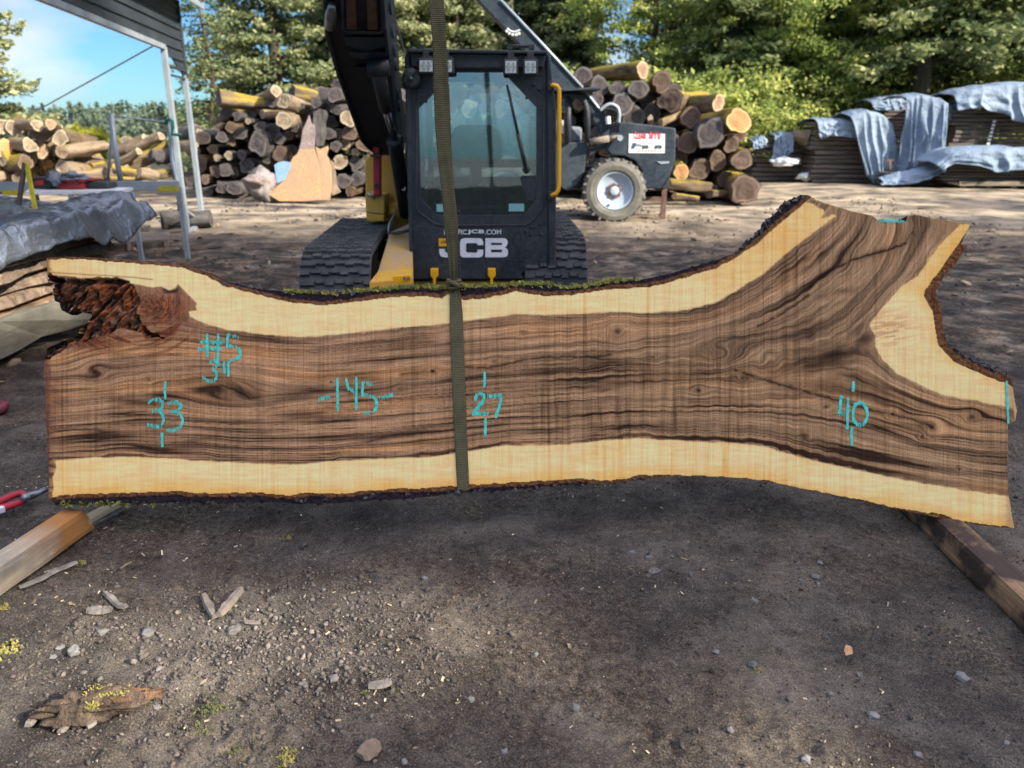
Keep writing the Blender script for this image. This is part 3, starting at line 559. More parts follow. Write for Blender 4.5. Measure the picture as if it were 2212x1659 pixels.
wb_ = isbark[a0]; WFb = WF[np.tile(wb_, 6)]; WFw = WF[np.tile(~wb_, 6)]
submesh('sawn_face', quads[fw], mt['slab'], WV, WFw, WC); submesh('bark_edge', quads[~fw], mt['slabbark'], WV, WFb, WC)
bk = quads[:, ::-1][::1]; kq = (np.arange(len(bk)))
Vb = org + PX[:, None] * rvec + PYv[:, None] * uvec + TH * fvec
meshobj('back_face', Vb, bk, plank('rough_sawn_walnut', (0.12, 0.075, 0.05), (0.24, 0.16, 0.10), (0.10, 0.06, 0.045)), slab, False)

# --- chalk marks: broken ticks left where the crayon crossed the saw ridges
mt['chalk'] = M2('turquoise_crayon', (0.03, 0.42, 0.34), (0.08, 0.66, 0.54), 60, 0.7, bs=0)
def chalk(name, strokes, w=6.5, label=None):
    vs, fs = [], []
    for s in strokes:
        p = dens(smooth_line(s, 2), 1.15)
        for i, (px, py) in enumerate(p):
            a, b = p[max(i - 2, 0)], p[min(i + 2, len(p) - 1)]; ver = abs(b[1] - a[1]) / (np.hypot(*(b - a)) + 1e-6)
            sawgap = math.sin(px * 1.9 + 2 * math.sin(px * .37)) 
            if ver < .75 and (sawgap < -.72 or random.random() < .07): continue
            if ver >= .75 and random.random() < .10: continue
            hh = (w * .75 + random.random() * w * .8) * (1 if ver < .75 else .9) / 1; ww = (1.5 if ver < .75 else w * .5 + random.random() * 2) * 1.0
            ox, oy = random.gauss(0, .5), random.gauss(0, .8); q = len(vs); lift = .0016 + random.random() * .0006
            for ddx, ddy in ((-ww / 2, hh / 2), (ww / 2, hh / 2 - .6), (ww / 2, -hh / 2), (-ww / 2, -hh / 2 - .6)): vs.append(tuple(SP(px + ox + ddx, py + oy + ddy, -lift)))
            fs.append((q, q + 1, q + 2, q + 3))
    return tag(meshobj(name, vs, fs, mt['chalk'], slab), label)
chalk('chalk_marking', [c2([(990, 25), (990, 140)]), c2([(1050, 35), (1050, 160)]), c2([(945, 68), (1085, 68)]), c2([(942, 103), (1075, 100)]), c2([(1160, 38), (1103, 30)]), c2([(1103, 30), (1098, 88)]), c2([(1098, 88), (1150, 90), (1174, 115), (1168, 150), (1115, 167)]),
                        c2([(1005, 172), (1045, 166), (1056, 188), (1018, 210)]), c2([(1018, 210), (1046, 232), (1040, 272), (1005, 284), (968, 260)]), c2([(1083, 180), (1083, 222)]), c2([(1107, 170), (1107, 248)])], 6.5, 'turquoise crayon reading #5 3"')
chalk('chalk_marking', [c2([(668, 395), (700, 378), (745, 382), (750, 415), (735, 438)]), c2([(690, 438), (735, 438)]), c2([(735, 438), (757, 480), (745, 520), (710, 530), (665, 515)]), c2([(775, 400), (812, 390), (848, 402), (850, 425), (820, 442)]), c2([(785, 442), (820, 442)]),
                        c2([(820, 442), (858, 470), (858, 515), (820, 548), (770, 545)]), c2([(762, 285), (762, 370)]), c2([(745, 565), (745, 625)])], 6.5, 'turquoise crayon reading 33')
chalk('chalk_marking', [c2([(1600, 380), (1660, 360)]), c2([(1698, 268), (1702, 432)]), c2([(1750, 270), (1758, 318)]), c2([(1758, 318), (1800, 336)]), c2([(1802, 268), (1802, 425)]), c2([(1885, 293), (1838, 288)]), c2([(1838, 288), (1835, 350)]), c2([(1835, 350), (1880, 355), (1917, 385), (1908, 445), (1840, 452)]), c2([(1930, 370), (1998, 354)])], 6.5, 'turquoise crayon reading -145-')
chalk('chalk_marking', [c3([(618, 865), (628, 835), (660, 828), (682, 850), (650, 900), (600, 960)]), c3([(600, 960), (702, 962)]), c3([(700, 845), (785, 845)]), c3([(783, 845), (780, 900), (750, 978)]), c3([(678, 703), (678, 782)]), c3([(683, 1003), (683, 1098)])], 7, 'turquoise crayon reading 27')
ov = [(948 + 40 * math.cos(t * 2 * math.pi / 26 - 1.6), 318 + 62 * math.sin(t * 2 * math.pi / 26 - 1.6)) for t in range(27)]
chalk('chalk_marking', [c5([(845, 226), (835, 315)]), c5([(835, 315), (872, 319)]), c5([(882, 238), (878, 396)]), c5(ov), c5([(911, 150), (911, 200)]), c5([(902, 403), (902, 484)])], 7, 'turquoise crayon reading 40')
chalk('chalk_marking', [c4([(1258, 277), (1350, 282), (1432, 288)])], 6, 'turquoise crayon line along the top cut')
chalk('chalk_marking', [c5([(1746, 150), (1745, 200), (1750, 250), (1754, 362)])], 6, 'turquoise crayon line down the right end')

# --- moss along the top edge and loose bark flakes
mt['moss'] = M2('moss', (0.10, 0.105, 0.02), (0.26, 0.25, 0.045), 40, 0.95, bs=0, rnd=False, c3=(0.34, 0.30, 0.09))
def tufts(spots, n, size, mat, name, parent=None, label=None, lean=0.8):
    vs, fs = [], []
    for (p, up, spread) in spots:
        for _ in range(n):
            d = (up + Vector((random.gauss(0, lean), random.gauss(0, lean), random.gauss(0, lean)))).normalized(); b = p + Vector((random.gauss(0, spread), random.gauss(0, spread), random.gauss(0, spread * .3)))
            l = size * random.uniform(.5, 1.3); s = d.orthogonal().normalized() * l * .22; m_ = b + d * l * .55 + Vector((random.gauss(0, l * .2), 0, random.gauss(0, l * .15))); q = len(vs)
            vs += [b - s * .6, b + s * .6, m_ + s, m_ - s, b + d * l]; fs += [(q, q + 1, q + 2, q + 3), (q + 3, q + 2, q + 4)]
    return tag(meshobj(name, [tuple(v) for v in vs], fs, mat, parent), label)
topd = dens(O_top, 2.0); sp = []
for px, py in topd:
    if 612 < px < 1395:
        dn = (.75 if px > 880 else .4) * (.25 + 1.5 * float(vn(px / 42, 3.3, 140))) * (1 if px < 1360 else .5)
        for _ in range(3):
            if random.random() < dn: sp.append((SP(px + random.uniform(-2, 2), py + random.uniform(-3, 3), random.uniform(.0, .07)), Up, .004))
for px in np.arange(125, 330, 2.2):
    if random.random() < .45: sp.append((SP(px, 1087 + random.uniform(-3, 3), random.uniform(0, .03)), -Up * .3 - Fw, .004))
tufts(sp, 7, .016, mt['moss'], 'moss', slab)
fl = MB()
for px, py in dens([(1600, 543), (1646, 499), (1700, 441), (1745, 420)], 5).tolist() + dens([(490, 611), (600, 629), (760, 632)], 9).tolist() + dens([(2045, 740), (2190, 815)], 8).tolist() + dens([(130, 1088), (1390, 1036)], 11).tolist():
    for _ in range(2):
        s = random.uniform(.006, .017); yy = py if py < 1000 else np.interp(px, [118, 491, 1087, 1401], [1089, 1087, 1060, 1033])
        fl.box(SP(px + random.uniform(-4, 4), yy + random.uniform(-3, 2), random.uniform(0, .07)), (s * 1.8, s, s * .6), Matrix.Rotation(random.uniform(0, 6), 3, Vector((random.random(), random.random(), random.random())).normalized()), .6)
tag(fl.build('bark_flakes', mt['bark_grey'], slab), kind='stuff')
for pts in (c5([(50, 652), (25, 665), (18, 690), (45, 715)]), c5([(70, 655), (40, 668), (35, 690)]), c5([(490, 690), (455, 700), (450, 730), (485, 775)])):
    m_ = MB(); m_.tube([SP(a, b, -.004 + .012 * k) for k, (a, b) in enumerate(smooth_line(pts, 2))][::1][:12], .0013, 5); m_.build('wood_splinter', mt['bark_pale'], slab)

# --- lifting strap
def strapmat():
    m, t, b = newmat('olive_webbing'); v = mapped(t); w = t.nodes.new('ShaderNodeTexWave'); w.wave_type = 'BANDS'; w.bands_direction = 'Z'; w.inputs['Scale'].default_value = 52; w.inputs['Distortion'].default_value = 1.2; w.inputs['Detail'].default_value = 2
    t.links.new(v, w.inputs['Vector']); n = tnoise(t, v, 9, 6, 0.65); n2 = tnoise(t, v, 170, 3)
    c = ramp(t, n, [(0.34, (0.045, 0.042, 0.022)), (0.52, (0.105, 0.095, 0.05)), (0.68, (0.10, 0.075, 0.055))]); c = mixc(t, math_(t, 'MULTIPLY', w.outputs['Fac'], 0.55), c, (0.17, 0.15, 0.085)); c = mixc(t, math_(t, 'MULTIPLY', n2, 0.35), c, (0.03, 0.028, 0.02))
    t.links.new(c, b.inputs['Base Color']); b.inputs['Roughness'].default_value = 0.9; b.inputs['Specular IOR Level'].default_value = 0.15; bump(t, b, w.outputs['Fac'], 0.5, 0.003); return m
mt['strap'] = strapmat()
def ribbon(mb, cen, wid, wdir, nd, thick=.003, ripple=.0015, cols=9, fold=None):
    """a soft band: centre points, widths, width direction, facing direction"""
    rows = []
    for i, (c, w_) in enumerate(zip(cen, wid)):
        row = []
        for k in range(cols):
            u = k / (cols - 1) - .5; f = (fold[i] if fold else 0) * (math.cos(u * 4 * math.pi)) * .5
            row.append(Vector(c) + wdir * (u * w_ + random.gauss(0, .0004)) + nd * (f + ripple * math.sin(u * 9 + i * .21) + random.gauss(0, .0003)))
        rows.append(row)
    n = len(rows); vs = [p for r in rows for p in r] + [p - nd * thick for r in rows for p in r]; o = n * cols; fs = []
    for i in range(n - 1):
        for k in range(cols - 1):
            a = i * cols + k; fs += [(a, a + 1, a + cols + 1, a + cols), (o + a, o + a + cols, o + a + cols + 1, o + a + 1)]
        fs += [(i * cols, (i + 1) * cols, o + (i + 1) * cols, o + i * cols), (i * cols + cols - 1, o + i * cols + cols - 1, o + (i + 1) * cols + cols - 1, (i + 1) * cols + cols - 1)]
    mb.add(vs, fs)
strap = empty('lifting_strap', SP(982, 612, -.02), 'frayed olive webbing sling knotted over the slab and hanging before the black cab', 'lifting strap')
kn = SP(981, 612, -.012); top0 = PY(941, 0, kn.y - .02); upd = (top0 - kn); end = kn + upd * 2.35
cen = []; wid = []; fo = []
for i in range(150):
    t_ = i / 149; cen.append(kn.lerp(end, t_) + Vector((.0035 * math.sin(t_ * 21), 0, 0))); wid.append(.024 + .028 * min(1, (t_ / .09)) if t_ < .09 else .052 + .004 * math.sin(t_ * 30)); fo.append(.010 * max(0, 1 - t_ / .12))
m_ = MB(); ribbon(m_, cen, wid, Vector((1, 0, 0)), Vector((0, -1, 0)), .0035, .0012, 9, fo); m_.build('hanging_band', mt['strap'], strap, True)
path = [(982, 618), (984, 640), (986, 690), (989, 780), (993, 880), (997, 970), (1000, 1040), (1001, 1058)]
pp = smooth_line(path, 3); cen = [SP(a, b, -.006 - .004 * math.exp(-abs(b - 630) / 30)) for a, b in pp]; wid = [(np.interp(b, [618, 650, 700, 1058], [18, 26, 29, 26])) * KS for a, b in pp]
cen += [SP(1001, 1063, .004), SP(1001, 1066, .03), SP(1001, 1066, .06), SP(1001, 1062, .082), SP(1000, 1000, .086), SP(996, 900, .086), SP(990, 760, .086), SP(983, 650, .085), SP(982, 618, .07), SP(981, 610, .02)]
wid += [.046] * 8 + [.035, .03]; cen = cen[:1] + cen[1:]
nd = [(-Fw)] * len(cen); fo = [.010 * max(0, 1 - abs(i - 0) / 22) for i in range(len(cen))]
m_ = MB(); cols = 9; vs = []; 
tang = [(cen[min(i + 1, len(cen) - 1)] - cen[max(i - 1, 0)]).normalized() for i in range(len(cen))]
for s_ in (0, 1):
    for i, c in enumerate(cen):
        nn = tang[i].cross(Vector((1, 0, 0))).normalized()
        if i == 0: n0 = nn
        for k in range(cols):
            u = k / (cols - 1) - .5; vs.append(c + Vector((u * wid[i] + random.gauss(0, .0003), 0, 0)) - nn * (s_ * .003) + nn * (fo[i] * math.cos(u * 12.5) * .5 + .001 * math.sin(u * 8 + i)))
fs = []; o_ = len(cen) * cols
for i in range(len(cen) - 1):
    for k in range(cols - 1): a = i * cols + k; fs += [(a, a + 1, a + cols + 1, a + cols), (o_ + a, o_ + a + cols, o_ + a + cols + 1, o_ + a + 1)]
    fs += [(i * cols, (i + 1) * cols, o_ + (i + 1) * cols, o_ + i * cols), (i * cols + cols - 1, o_ + i * cols + cols - 1, o_ + (i + 1) * cols + cols - 1, (i + 1) * cols + cols - 1)]
m_.add(vs, fs); m_.build('wrapped_band', mt['strap'], strap, True)
m_ = MB()
for dz, r_, tl in ((-5, .021, .1), (1, .024, -.15), (7, .020, .25)):
    pts = []
    for k in range(17):
        a = 2 * math.pi * k / 16; pts.append(SP(982, 613 + dz, -.014) + Vector((math.cos(a) * r_ * 1.05, math.sin(a) * r_ * .7, math.sin(a + 1) * tl * r_)))
    m_.tube(pts, .0065, 8, False)
m_.tube([SP(968, 606, -.02), SP(975, 612, -.034), SP(984, 616, -.038), SP(992, 622, -.03)], [.007, .009, .009, .006], 8)
m_.build('knot', mt['strap'], strap, True)
fr_ = MB()
for i in range(260):
    t_ = random.random() ** 1.3; c = kn.lerp(top0, t_ * 1.02); sd = random.choice((-1, 1)); a = c + Vector((sd * .0255, 0, 0)); l = random.uniform(.002, .007)
    fr_.tube([a, a + Vector((sd * l, random.gauss(0, .002), random.gauss(0, .004)))], .0006, 3, False)
fr_.build('frayed_threads', mt['strap'], strap)
# ================================================================== ground
def flatness(x, y): return ss(3.2, 1.4, y)
def clodz(x, y):
    return np.exp(-(((x + .75) / .75) ** 2 + ((y - 2.05) / .42) ** 2))
def gh(x, y):
    x = np.asarray(x, float); y = np.asarray(y, float)
    z = .035 * (fbm(x / .9, y / .9, 200, 3) - .5) + .10 * (fbm(x / 5, y / 5, 201, 2) - .5) * ss(4, 9, y) * 1.2
    return z
def ghf(x, y):
    x = np.asarray(x, float); y = np.asarray(y, float); near = ss(9, 4, y); cz = clodz(x, y)
    warp = .05 * fbm(x / .12, y / .12, 203)
    z = gh(x, y) + near * (.032 * (fbm((x + warp) / .16, y / .16, 204, 3) - .5) + (.018 + .012 * cz) * (fbm(x / .045, (y + warp) / .045, 205, 3) - .5) * (.5 + 1.2 * ss(.4, .65, vn(x / .35, y / .35, 206))))
    tr = np.abs(np.sin(x * 2.1 + y * .5 + 2 * fbm(x / 2, y / 2, 207))) ; z = z + ss(4, 7, y) * (.07 * (fbm(x / .45, y / .55, 208, 4, .6) - .5) + .02 * np.abs(np.sin(y * 4.2 + x * .8 + 3 * fbm(x / 1.5, y / 1.5, 209))) * ss(.45, .6, vn(x / 2.2, y / 1.6, 219))) * ss(60, 30, y)
    return z
def span(lo, a, b, hi, st, gr):
    c = list(np.arange(a, b, st)); s = st; p = b
    while p < hi: c.append(p); s *= gr; p += s
    c.append(hi); s = st; p = a
    while p > lo: s *= gr; p -= s; c.insert(0, max(p, lo))
    return np.unique(np.array(c))
gxs = span(-500, -2.5, 2.5, 500, .0125, 1.05); gys = span(-40, 1.25, 3.4, 700, .0125, 1.035)
GXX, GYY = np.meshgrid(gxs, gys); gz = ghf(GXX, GYY); nxg = len(gxs)
gi = np.arange(GXX.size).reshape(GXX.shape); gq = np.stack([gi[:-1, :-1], gi[:-1, 1:], gi[1:, 1:], gi[1:, :-1]], -1).reshape(-1, 4)
def groundmat():
    m, t, b = newmat('yard_dirt'); c = t.nodes.new('ShaderNodeNewGeometry'); P = c.outputs['Position']
    def nn(s, d=5, r=.6, dist=0.0): return tnoise(t, P, s, d, r, dist)
    big, mid, fin, vf = nn(.8, 4), nn(4.5, 6, .65), nn(38, 6, .72), nn(190, 4, .7)
    soil = ramp(t, mid, [(.34, (.060, .053, .048)), (.52, (.115, .102, .090)), (.70, (.20, .175, .148))])
    brown = ramp(t, fin, [(.34, (.05, .038, .030)), (.62, (.20, .16, .12))])
    soil = mixc(t, ramp(t, big, [(.42, (0, 0, 0)), (.62, (1, 1, 1))]), soil, brown)
    grain = ramp(t, vf, [(.32, (.30, .30, .31)), (.55, (1.15, 1.13, 1.1)), (.66, (2.4, 2.2, 1.9)), (.74, (4.0, 3.6, 3.0))])
    near = mixc(t, 1.0, soil, grain, 'MULTIPLY'); near = mixc(t, .55, near, mixc(t, 1.0, near, ramp(t, fin, [(.3, (.5, .5, .5)), (.7, (1.6, 1.6, 1.6))]), 'MULTIPLY'))
    sx = t.nodes.new('ShaderNodeSeparateXYZ'); t.links.new(P, sx.inputs[0])
    chipf = math_(t, 'MULTIPLY', ramp(t, nn(2.3, 5), [(.56, (0, 0, 0)), (.66, (1, 1, 1))]), ramp(t, nn(75, 4, .7), [(.50, (0, 0, 0)), (.60, (1, 1, 1))]))
    near = mixc(t, math_(t, 'MULTIPLY', chipf, .8), near, (.34, .27, .17)); near = mixc(t, 1.0, near, (.74, .74, .735), 'MULTIPLY'); near = mixc(t, math_(t, 'MULTIPLY', ramp(t, nn(1.7, 6, .62), [(.50, (0, 0, 0)), (.64, (1, 1, 1))]), .5), near, mixc(t, 1.0, (.24, .215, .18), ramp(t, vf, [(.3, (.5, .5, .5)), (.62, (1.4, 1.35, 1.3))]), 'MULTIPLY'))
    md = t.nodes.new('ShaderNodeMapRange'); t.links.new(sx.outputs['Y'], md.inputs[0]); md.inputs[1].default_value = 3.2; md.inputs[2].default_value = 5.5
    near = mixc(t, md.outputs[0], near, mixc(t, 1.0, near, ramp(t, nn(2.6, 8, .72), [(.38, (.22, .21, .205)), (.50, (.62, .62, .62)), (.62, (1.9, 1.75, 1.55))]), 'MULTIPLY'))
    far = ramp(t, nn(1.1, 7, .65), [(.38, (.08, .07, .058)), (.50, (.24, .20, .145)), (.62, (.42, .35, .25))])
    mr = t.nodes.new('ShaderNodeMapRange'); t.links.new(sx.outputs['Y'], mr.inputs[0]); mr.inputs[1].default_value = 10.5; mr.inputs[2].default_value = 15
    m2 = mixc(t, mr.outputs[0], near, far)
    mr2 = t.nodes.new('ShaderNodeMapRange'); t.links.new(sx.outputs['Y'], mr2.inputs[0]); mr2.inputs[1].default_value = 30; mr2.inputs[2].default_value = 45
    m3 = mixc(t, mr2.outputs[0], m2, ramp(t, nn(.4, 4), [(.4, (.03, .05, .015)), (.6, (.07, .10, .03))])); t.links.new(m3, b.inputs['Base Color'])
    b.inputs['Roughness'].default_value = .95; b.inputs['Specular IOR Level'].default_value = .15
    n1 = t.nodes.new('ShaderNodeBump'); n1.inputs['Strength'].default_value = .9; n1.inputs['Distance'].default_value = .018; t.links.new(fin, n1.inputs['Height'])
    n2 = t.nodes.new('ShaderNodeBump'); n2.inputs['Strength'].default_value = .8; n2.inputs['Distance'].default_value = .008; t.links.new(vf, n2.inputs['Height']); t.links.new(n1.outputs[0], n2.inputs['Normal']); t.links.new(n2.outputs[0], b.inputs['Normal'])
    return m
mt['ground'] = groundmat()
tag(meshobj('ground', np.stack([GXX.ravel(), GYY.ravel(), gz.ravel()], 1), gq, mt['ground'], None, True, None, Vector((0, 0, 0))), kind='structure')

# crumbs of soil and small pebbles nobody could count
def vcmat(name, rough=.9, spec=.2, trans=0.0):
    m, t, b = newmat(name); a = t.nodes.new('ShaderNodeAttribute'); a.attribute_name = 'tint'; v = mapped(t); n = tnoise(t, v, 160, 3)
    t.links.new(mixc(t, 1.0, a.outputs['Color'], ramp(t, n, [(.35, (.7, .7, .7)), (.65, (1.25, 1.25, 1.25))]), 'MULTIPLY'), b.inputs['Base Color']); b.inputs['Roughness'].default_value = rough; b.inputs['Specular IOR Level'].default_value = spec; return m
mt['crumb'] = vcmat('soil_crumbs'); mt['chip'] = vcmat('wood_chips')
ph = (1 + 5 ** .5) / 2
ICO = np.array([(-1, ph, 0), (1, ph, 0), (-1, -ph, 0), (1, -ph, 0), (0, -1, ph), (0, 1, ph), (0, -1, -ph), (0, 1, -ph), (ph, 0, -1), (ph, 0, 1), (-ph, 0, -1), (-ph, 0, 1)]) / 1.9
ICF = np.array([(0, 11, 5), (0, 5, 1), (0, 1, 7), (0, 7, 10), (0, 10, 11), (1, 5, 9), (5, 11, 4), (11, 10, 2), (10, 7, 6), (7, 1, 8), (3, 9, 4), (3, 4, 2), (3, 2, 6), (3, 6, 8), (3, 8, 9), (4, 9, 5), (2, 4, 11), (6, 2, 10), (8, 6, 7), (9, 8, 1)])
def rot_many(n):
    q = rng.normal(size=(n, 4)); q /= np.linalg.norm(q, axis=1)[:, None]; w_, x_, y_, z_ = q.T
    return np.stack([np.stack([1 - 2 * (y_ * y_ + z_ * z_), 2 * (x_ * y_ - z_ * w_), 2 * (x_ * z_ + y_ * w_)], -1), np.stack([2 * (x_ * y_ + z_ * w_), 1 - 2 * (x_ * x_ + z_ * z_), 2 * (y_ * z_ - x_ * w_)], -1), np.stack([2 * (x_ * z_ - y_ * w_), 2 * (y_ * z_ + x_ * w_), 1 - 2 * (x_ * x_ + y_ * y_)], -1)], 1)
def scatter(n, xr, yr, dfun):
    px = rng.uniform(*xr, n * 6); t_ = rng.uniform(0, 1, n * 6); py = yr[0] * (yr[1] / yr[0]) ** t_; k = rng.uniform(0, 1, n * 6) < dfun(px, py); return px[k][:n], py[k][:n]
px, py = scatter(36000, (-2.6, 2.6), (1.25, 6.0), lambda a, b: np.clip(.30 + .7 * clodz(a, b) + .35 * ss(.5, .7, fbm(a / .4, b / .4, 210)), 0, 1)); n = len(px)
sz = np.clip(.0020 * np.exp(rng.normal(0, .5, n)) * (1 + 1.1 * clodz(px, py)), .0011, .0095) * (1 + .3 * (py > 3.5)); Rm = rot_many(n)
sv = ICO[None] * (1 + .9 * (rng.uniform(size=(n, 12, 1)) - .5)); sv = sv * np.stack([rng.uniform(.8, 1.5, n), rng.uniform(.7, 1.1, n), rng.uniform(.5, .9, n)], -1)[:, None]
sv = np.einsum('nij,nkj->nki', Rm, sv) * sz[:, None, None]; sv += np.stack([px, py, ghf(px, py) + sz * .35], -1)[:, None]
cb = np.array([(.078, .068, .059)]) * np.exp(rng.normal(0, .30, (n, 1))) * np.stack([1 + .04 * rng.normal(size=n), np.ones(n), 1 - .04 * rng.normal(size=n)], -1); cb = np.clip(cb * (1 + .5 * clodz(px, py))[:, None], .02, .24)
tag(meshobj('soil_crumbs', sv.reshape(-1, 3), (ICF[None] + 12 * np.arange(n)[:, None, None]).reshape(-1, 3), mt['crumb'], None, False, {'tint': np.concatenate([np.repeat(cb, 12, 0), np.ones((n * 12, 1))], 1)}), kind='stuff')
px, py = scatter(3600, (-2.6, 2.8), (1.25, 6.5), lambda a, b: np.clip(.12 + .9 * ss(.52, .66, fbm(a / .45 + 3, b / .3, 215, 3)), 0, 1)); n = len(px)
l = .0034 * np.exp(rng.normal(0, .5, n)); w_ = l * rng.uniform(.18, .5, n); an = rng.uniform(0, math.pi, n); tl = rng.normal(0, .3, n); gzz = ghf(px, py)
dx, dy = np.cos(an), np.sin(an); sv = np.zeros((n, 4, 3))
for k, (u, v_) in enumerate(((-1, -1), (1, -1), (1, 1), (-1, 1))): sv[:, k] = np.stack([px + dx * l * u - dy * w_ * v_, py + dy * l * u + dx * w_ * v_, gzz + .003 + tl * l * u + .0012 * v_], -1)
cb = np.array([(.34, .27, .18)]) * np.exp(rng.normal(-.1, .45, (n, 1))) * np.array([1, 1, 1]); cb = np.clip(cb, .05, .75)
tag(meshobj('wood_chips', sv.reshape(-1, 3), (np.arange(4)[None] + 4 * np.arange(n)[:, None]), mt['chip'], None, False, {'tint': np.concatenate([np.repeat(cb, 4, 0), np.ones((n * 4, 1))], 1)}), kind='stuff')

px, py = scatter(5200, (-9, 9), (3.6, 19), lambda a, b: np.clip(.15 + .9 * ss(.5, .68, fbm(a / 1.3 + 9, b / 1.6, 217, 3)), 0, 1)); n = len(px)
sz = np.clip(.011 * np.exp(rng.normal(0, .5, n)) * (.5 + py / 14), .004, .045); Rm = rot_many(n)
sv = ICO[None] * (1 + .8 * (rng.uniform(size=(n, 12, 1)) - .5)); sv = sv * np.stack([rng.uniform(.8, 2.4, n), rng.uniform(.6, 1.0, n), rng.uniform(.3, .7, n)], -1)[:, None]
sv = np.einsum('nij,nkj->nki', Rm, sv) * sz[:, None, None]; sv[..., 2] *= .7; sv += np.stack([px, py, ghf(px, py) + sz * .25], -1)[:, None]
cb = np.where(rng.random((n, 1)) < .35, np.array([(.22, .16, .10)]), np.array([(.075, .065, .056)])) * np.exp(rng.normal(0, .35, (n, 1))); cb = np.clip(cb, .02, .45)
tag(meshobj('bark_debris', sv.reshape(-1, 3), (ICF[None] + 12 * np.arange(n)[:, None, None]).reshape(-1, 3), mt['crumb'], None, False, {'tint': np.concatenate([np.repeat(cb, 12, 0), np.ones((n * 12, 1))], 1)}), kind='stuff')

# ---- single stones, bark and sticks in the foreground
def blob(name, c, size, rot, mat, amp=.2, fr=1.6, seg=14, parent=None, seed=0, flat=1.0, label=None, cat=None, group=None):
    vs, fs = [], []; q = Matrix.Rotation(rot, 3, 'Z')
    for i in range(seg + 1):
        th = math.pi * i / seg
        for j in range(seg * 2):
            a = math.pi * j / seg; d = Vector((math.sin(th) * math.cos(a), math.sin(th) * math.sin(a), math.cos(th)))
            r = 1 + amp * 2 * (mnoise.noise(d * fr + Vector((seed * 3.1, seed, 0)))) + amp * .7 * mnoise.noise(d * fr * 3.3 + Vector((seed, 0, 9)))
            e = Vector((math.copysign(abs(d.x) ** flat, d.x), math.copysign(abs(d.y) ** flat, d.y), math.copysign(abs(d.z) ** flat, d.z))) * r
            vs.append(Vector(c) + q @ Vector((e.x * size[0], e.y * size[1], e.z * size[2])))
    for i in range(seg):
        for j in range(seg * 2):
            a = i * seg * 2 + j; b = i * seg * 2 + (j + 1) % (seg * 2); fs.append((a, a + seg * 2, b + seg * 2, b))
    return tag(meshobj(name, [tuple(v) for v in vs], fs, mat, parent, True), label, cat, group)
mt['stone'] = M2('grey_stone', (.09, .085, .08), (.18, .17, .155), 30, .85, bs=.3, bd=.004)
mt['stonel'] = M2('pale_stone', (.12, .12, .113), (.21, .205, .19), 30, .85, bs=.3, bd=.004)
def t6(a, b): return (a * .3716, 1042 + b * .3716)
def t7(a, b): return (658.3 + a * .372, 1097 + b * .372)
def t8(a, b): return (1371.4 + a * .3799, 1097 + b * .3799)
stones = [(t8(1860, 955), 15, 1, 'largest pale stone, near the bottom right corner'), (t8(1360, 1175), 13, 1, 'pale angular stone in the lower right foreground'), (t8(970, 1440), 14, 1, 'pale stone cut by the bottom edge, right of centre'),
          (t8(1020, 415), 10, 0, 'grey stone below the number 40, biggest of its cluster'), (t8(1050, 335), 8, 0, 'small grey stone just behind the cluster under the number 40'), (t8(2115, 1335), 8, 1, 'small pale stone close to the right edge of the foreground'), (t8(1610, 1405), 11, 0, 'round grey stone on the bottom edge at the right'),
          (t8(110, 370), 11, 0, 'round pebble on the dark soil under the middle of the slab'), (t8(1110, 1045), 8, 0, 'flat grey stone in the right foreground near a curled leaf'), (t8(680, 545), 9, 0, 'wedge shaped grey stone under the right half of slab'), (t8(460, 815), 8, 1, 'small light stone right of the middle foreground'),
          (t8(1280, 940), 9, 0, 'smooth brownish pebble beside the curled orange leaf'), (t8(540, 1275), 10, 0, 'dark flat stone low in the frame right of centre'), (t8(670, 890), 11, 0, 'broad flat stone in front of a green sprig'), (t8(940, 430), 6, 0, 'thin upright pebble touching the cluster under the 40'), (t8(1040, 450), 6, 0, 'tiny pebble at the foot of the cluster under the 40'),
          (t7(965, 1100), 9, 1, 'pale square stone in the middle foreground'), (t7(1575, 1150), 12, 0, 'smooth egg shaped grey stone in the centre foreground'), (t7(1340, 855), 7, 1, 'small pale pebble above the egg shaped stone'), (t7(165, 985), 14, 0, 'flat dark grey stone left of the middle foreground'), (t7(1160, 1395), 9, 1, 'small pale stone at the bottom middle'),
          (t7(580, 1472), 9, 1, 'pale stone cut by the bottom edge left of centre'), (t7(2030, 380), 13, 0, 'largest of three round pebbles under the middle of slab'), (t7(1900, 270), 11, 0, 'leftmost of three round pebbles under the middle of slab'), (t7(2000, 302), 9, 0, 'middle one of three round pebbles under the slab'), (t7(695, 420), 8, 1, 'lone pale pebble on the sunlit patch'),
          (t6(1765, 1185), 13, 0, 'rounded grey stone right of the mossy bark piece'), (t6(350, 965), 9, 1, 'pale clod left of the crumbly soil patch'), (t6(305, 1020), 10, 1, 'pale rounded clod near the left edge'), (t6(437, 1005), 15, 1, 'long pale clod left of the crumbly soil patch'), (t6(930, 1100), 9, 0, 'grey pebble in the middle of the crumbly soil'), (t6(870, 895), 17, 0, 'broad dusty clod in the crumbly soil patch'), (t6(600, 890), 14, 0, 'dusty lump at the upper left of the crumbly soil'), (t6(1360, 860), 16, 0, 'pitted clod beside the two short sticks'), (t6(915, 1330), 10, 0, 'brown pebble right below the mossy bark piece')]
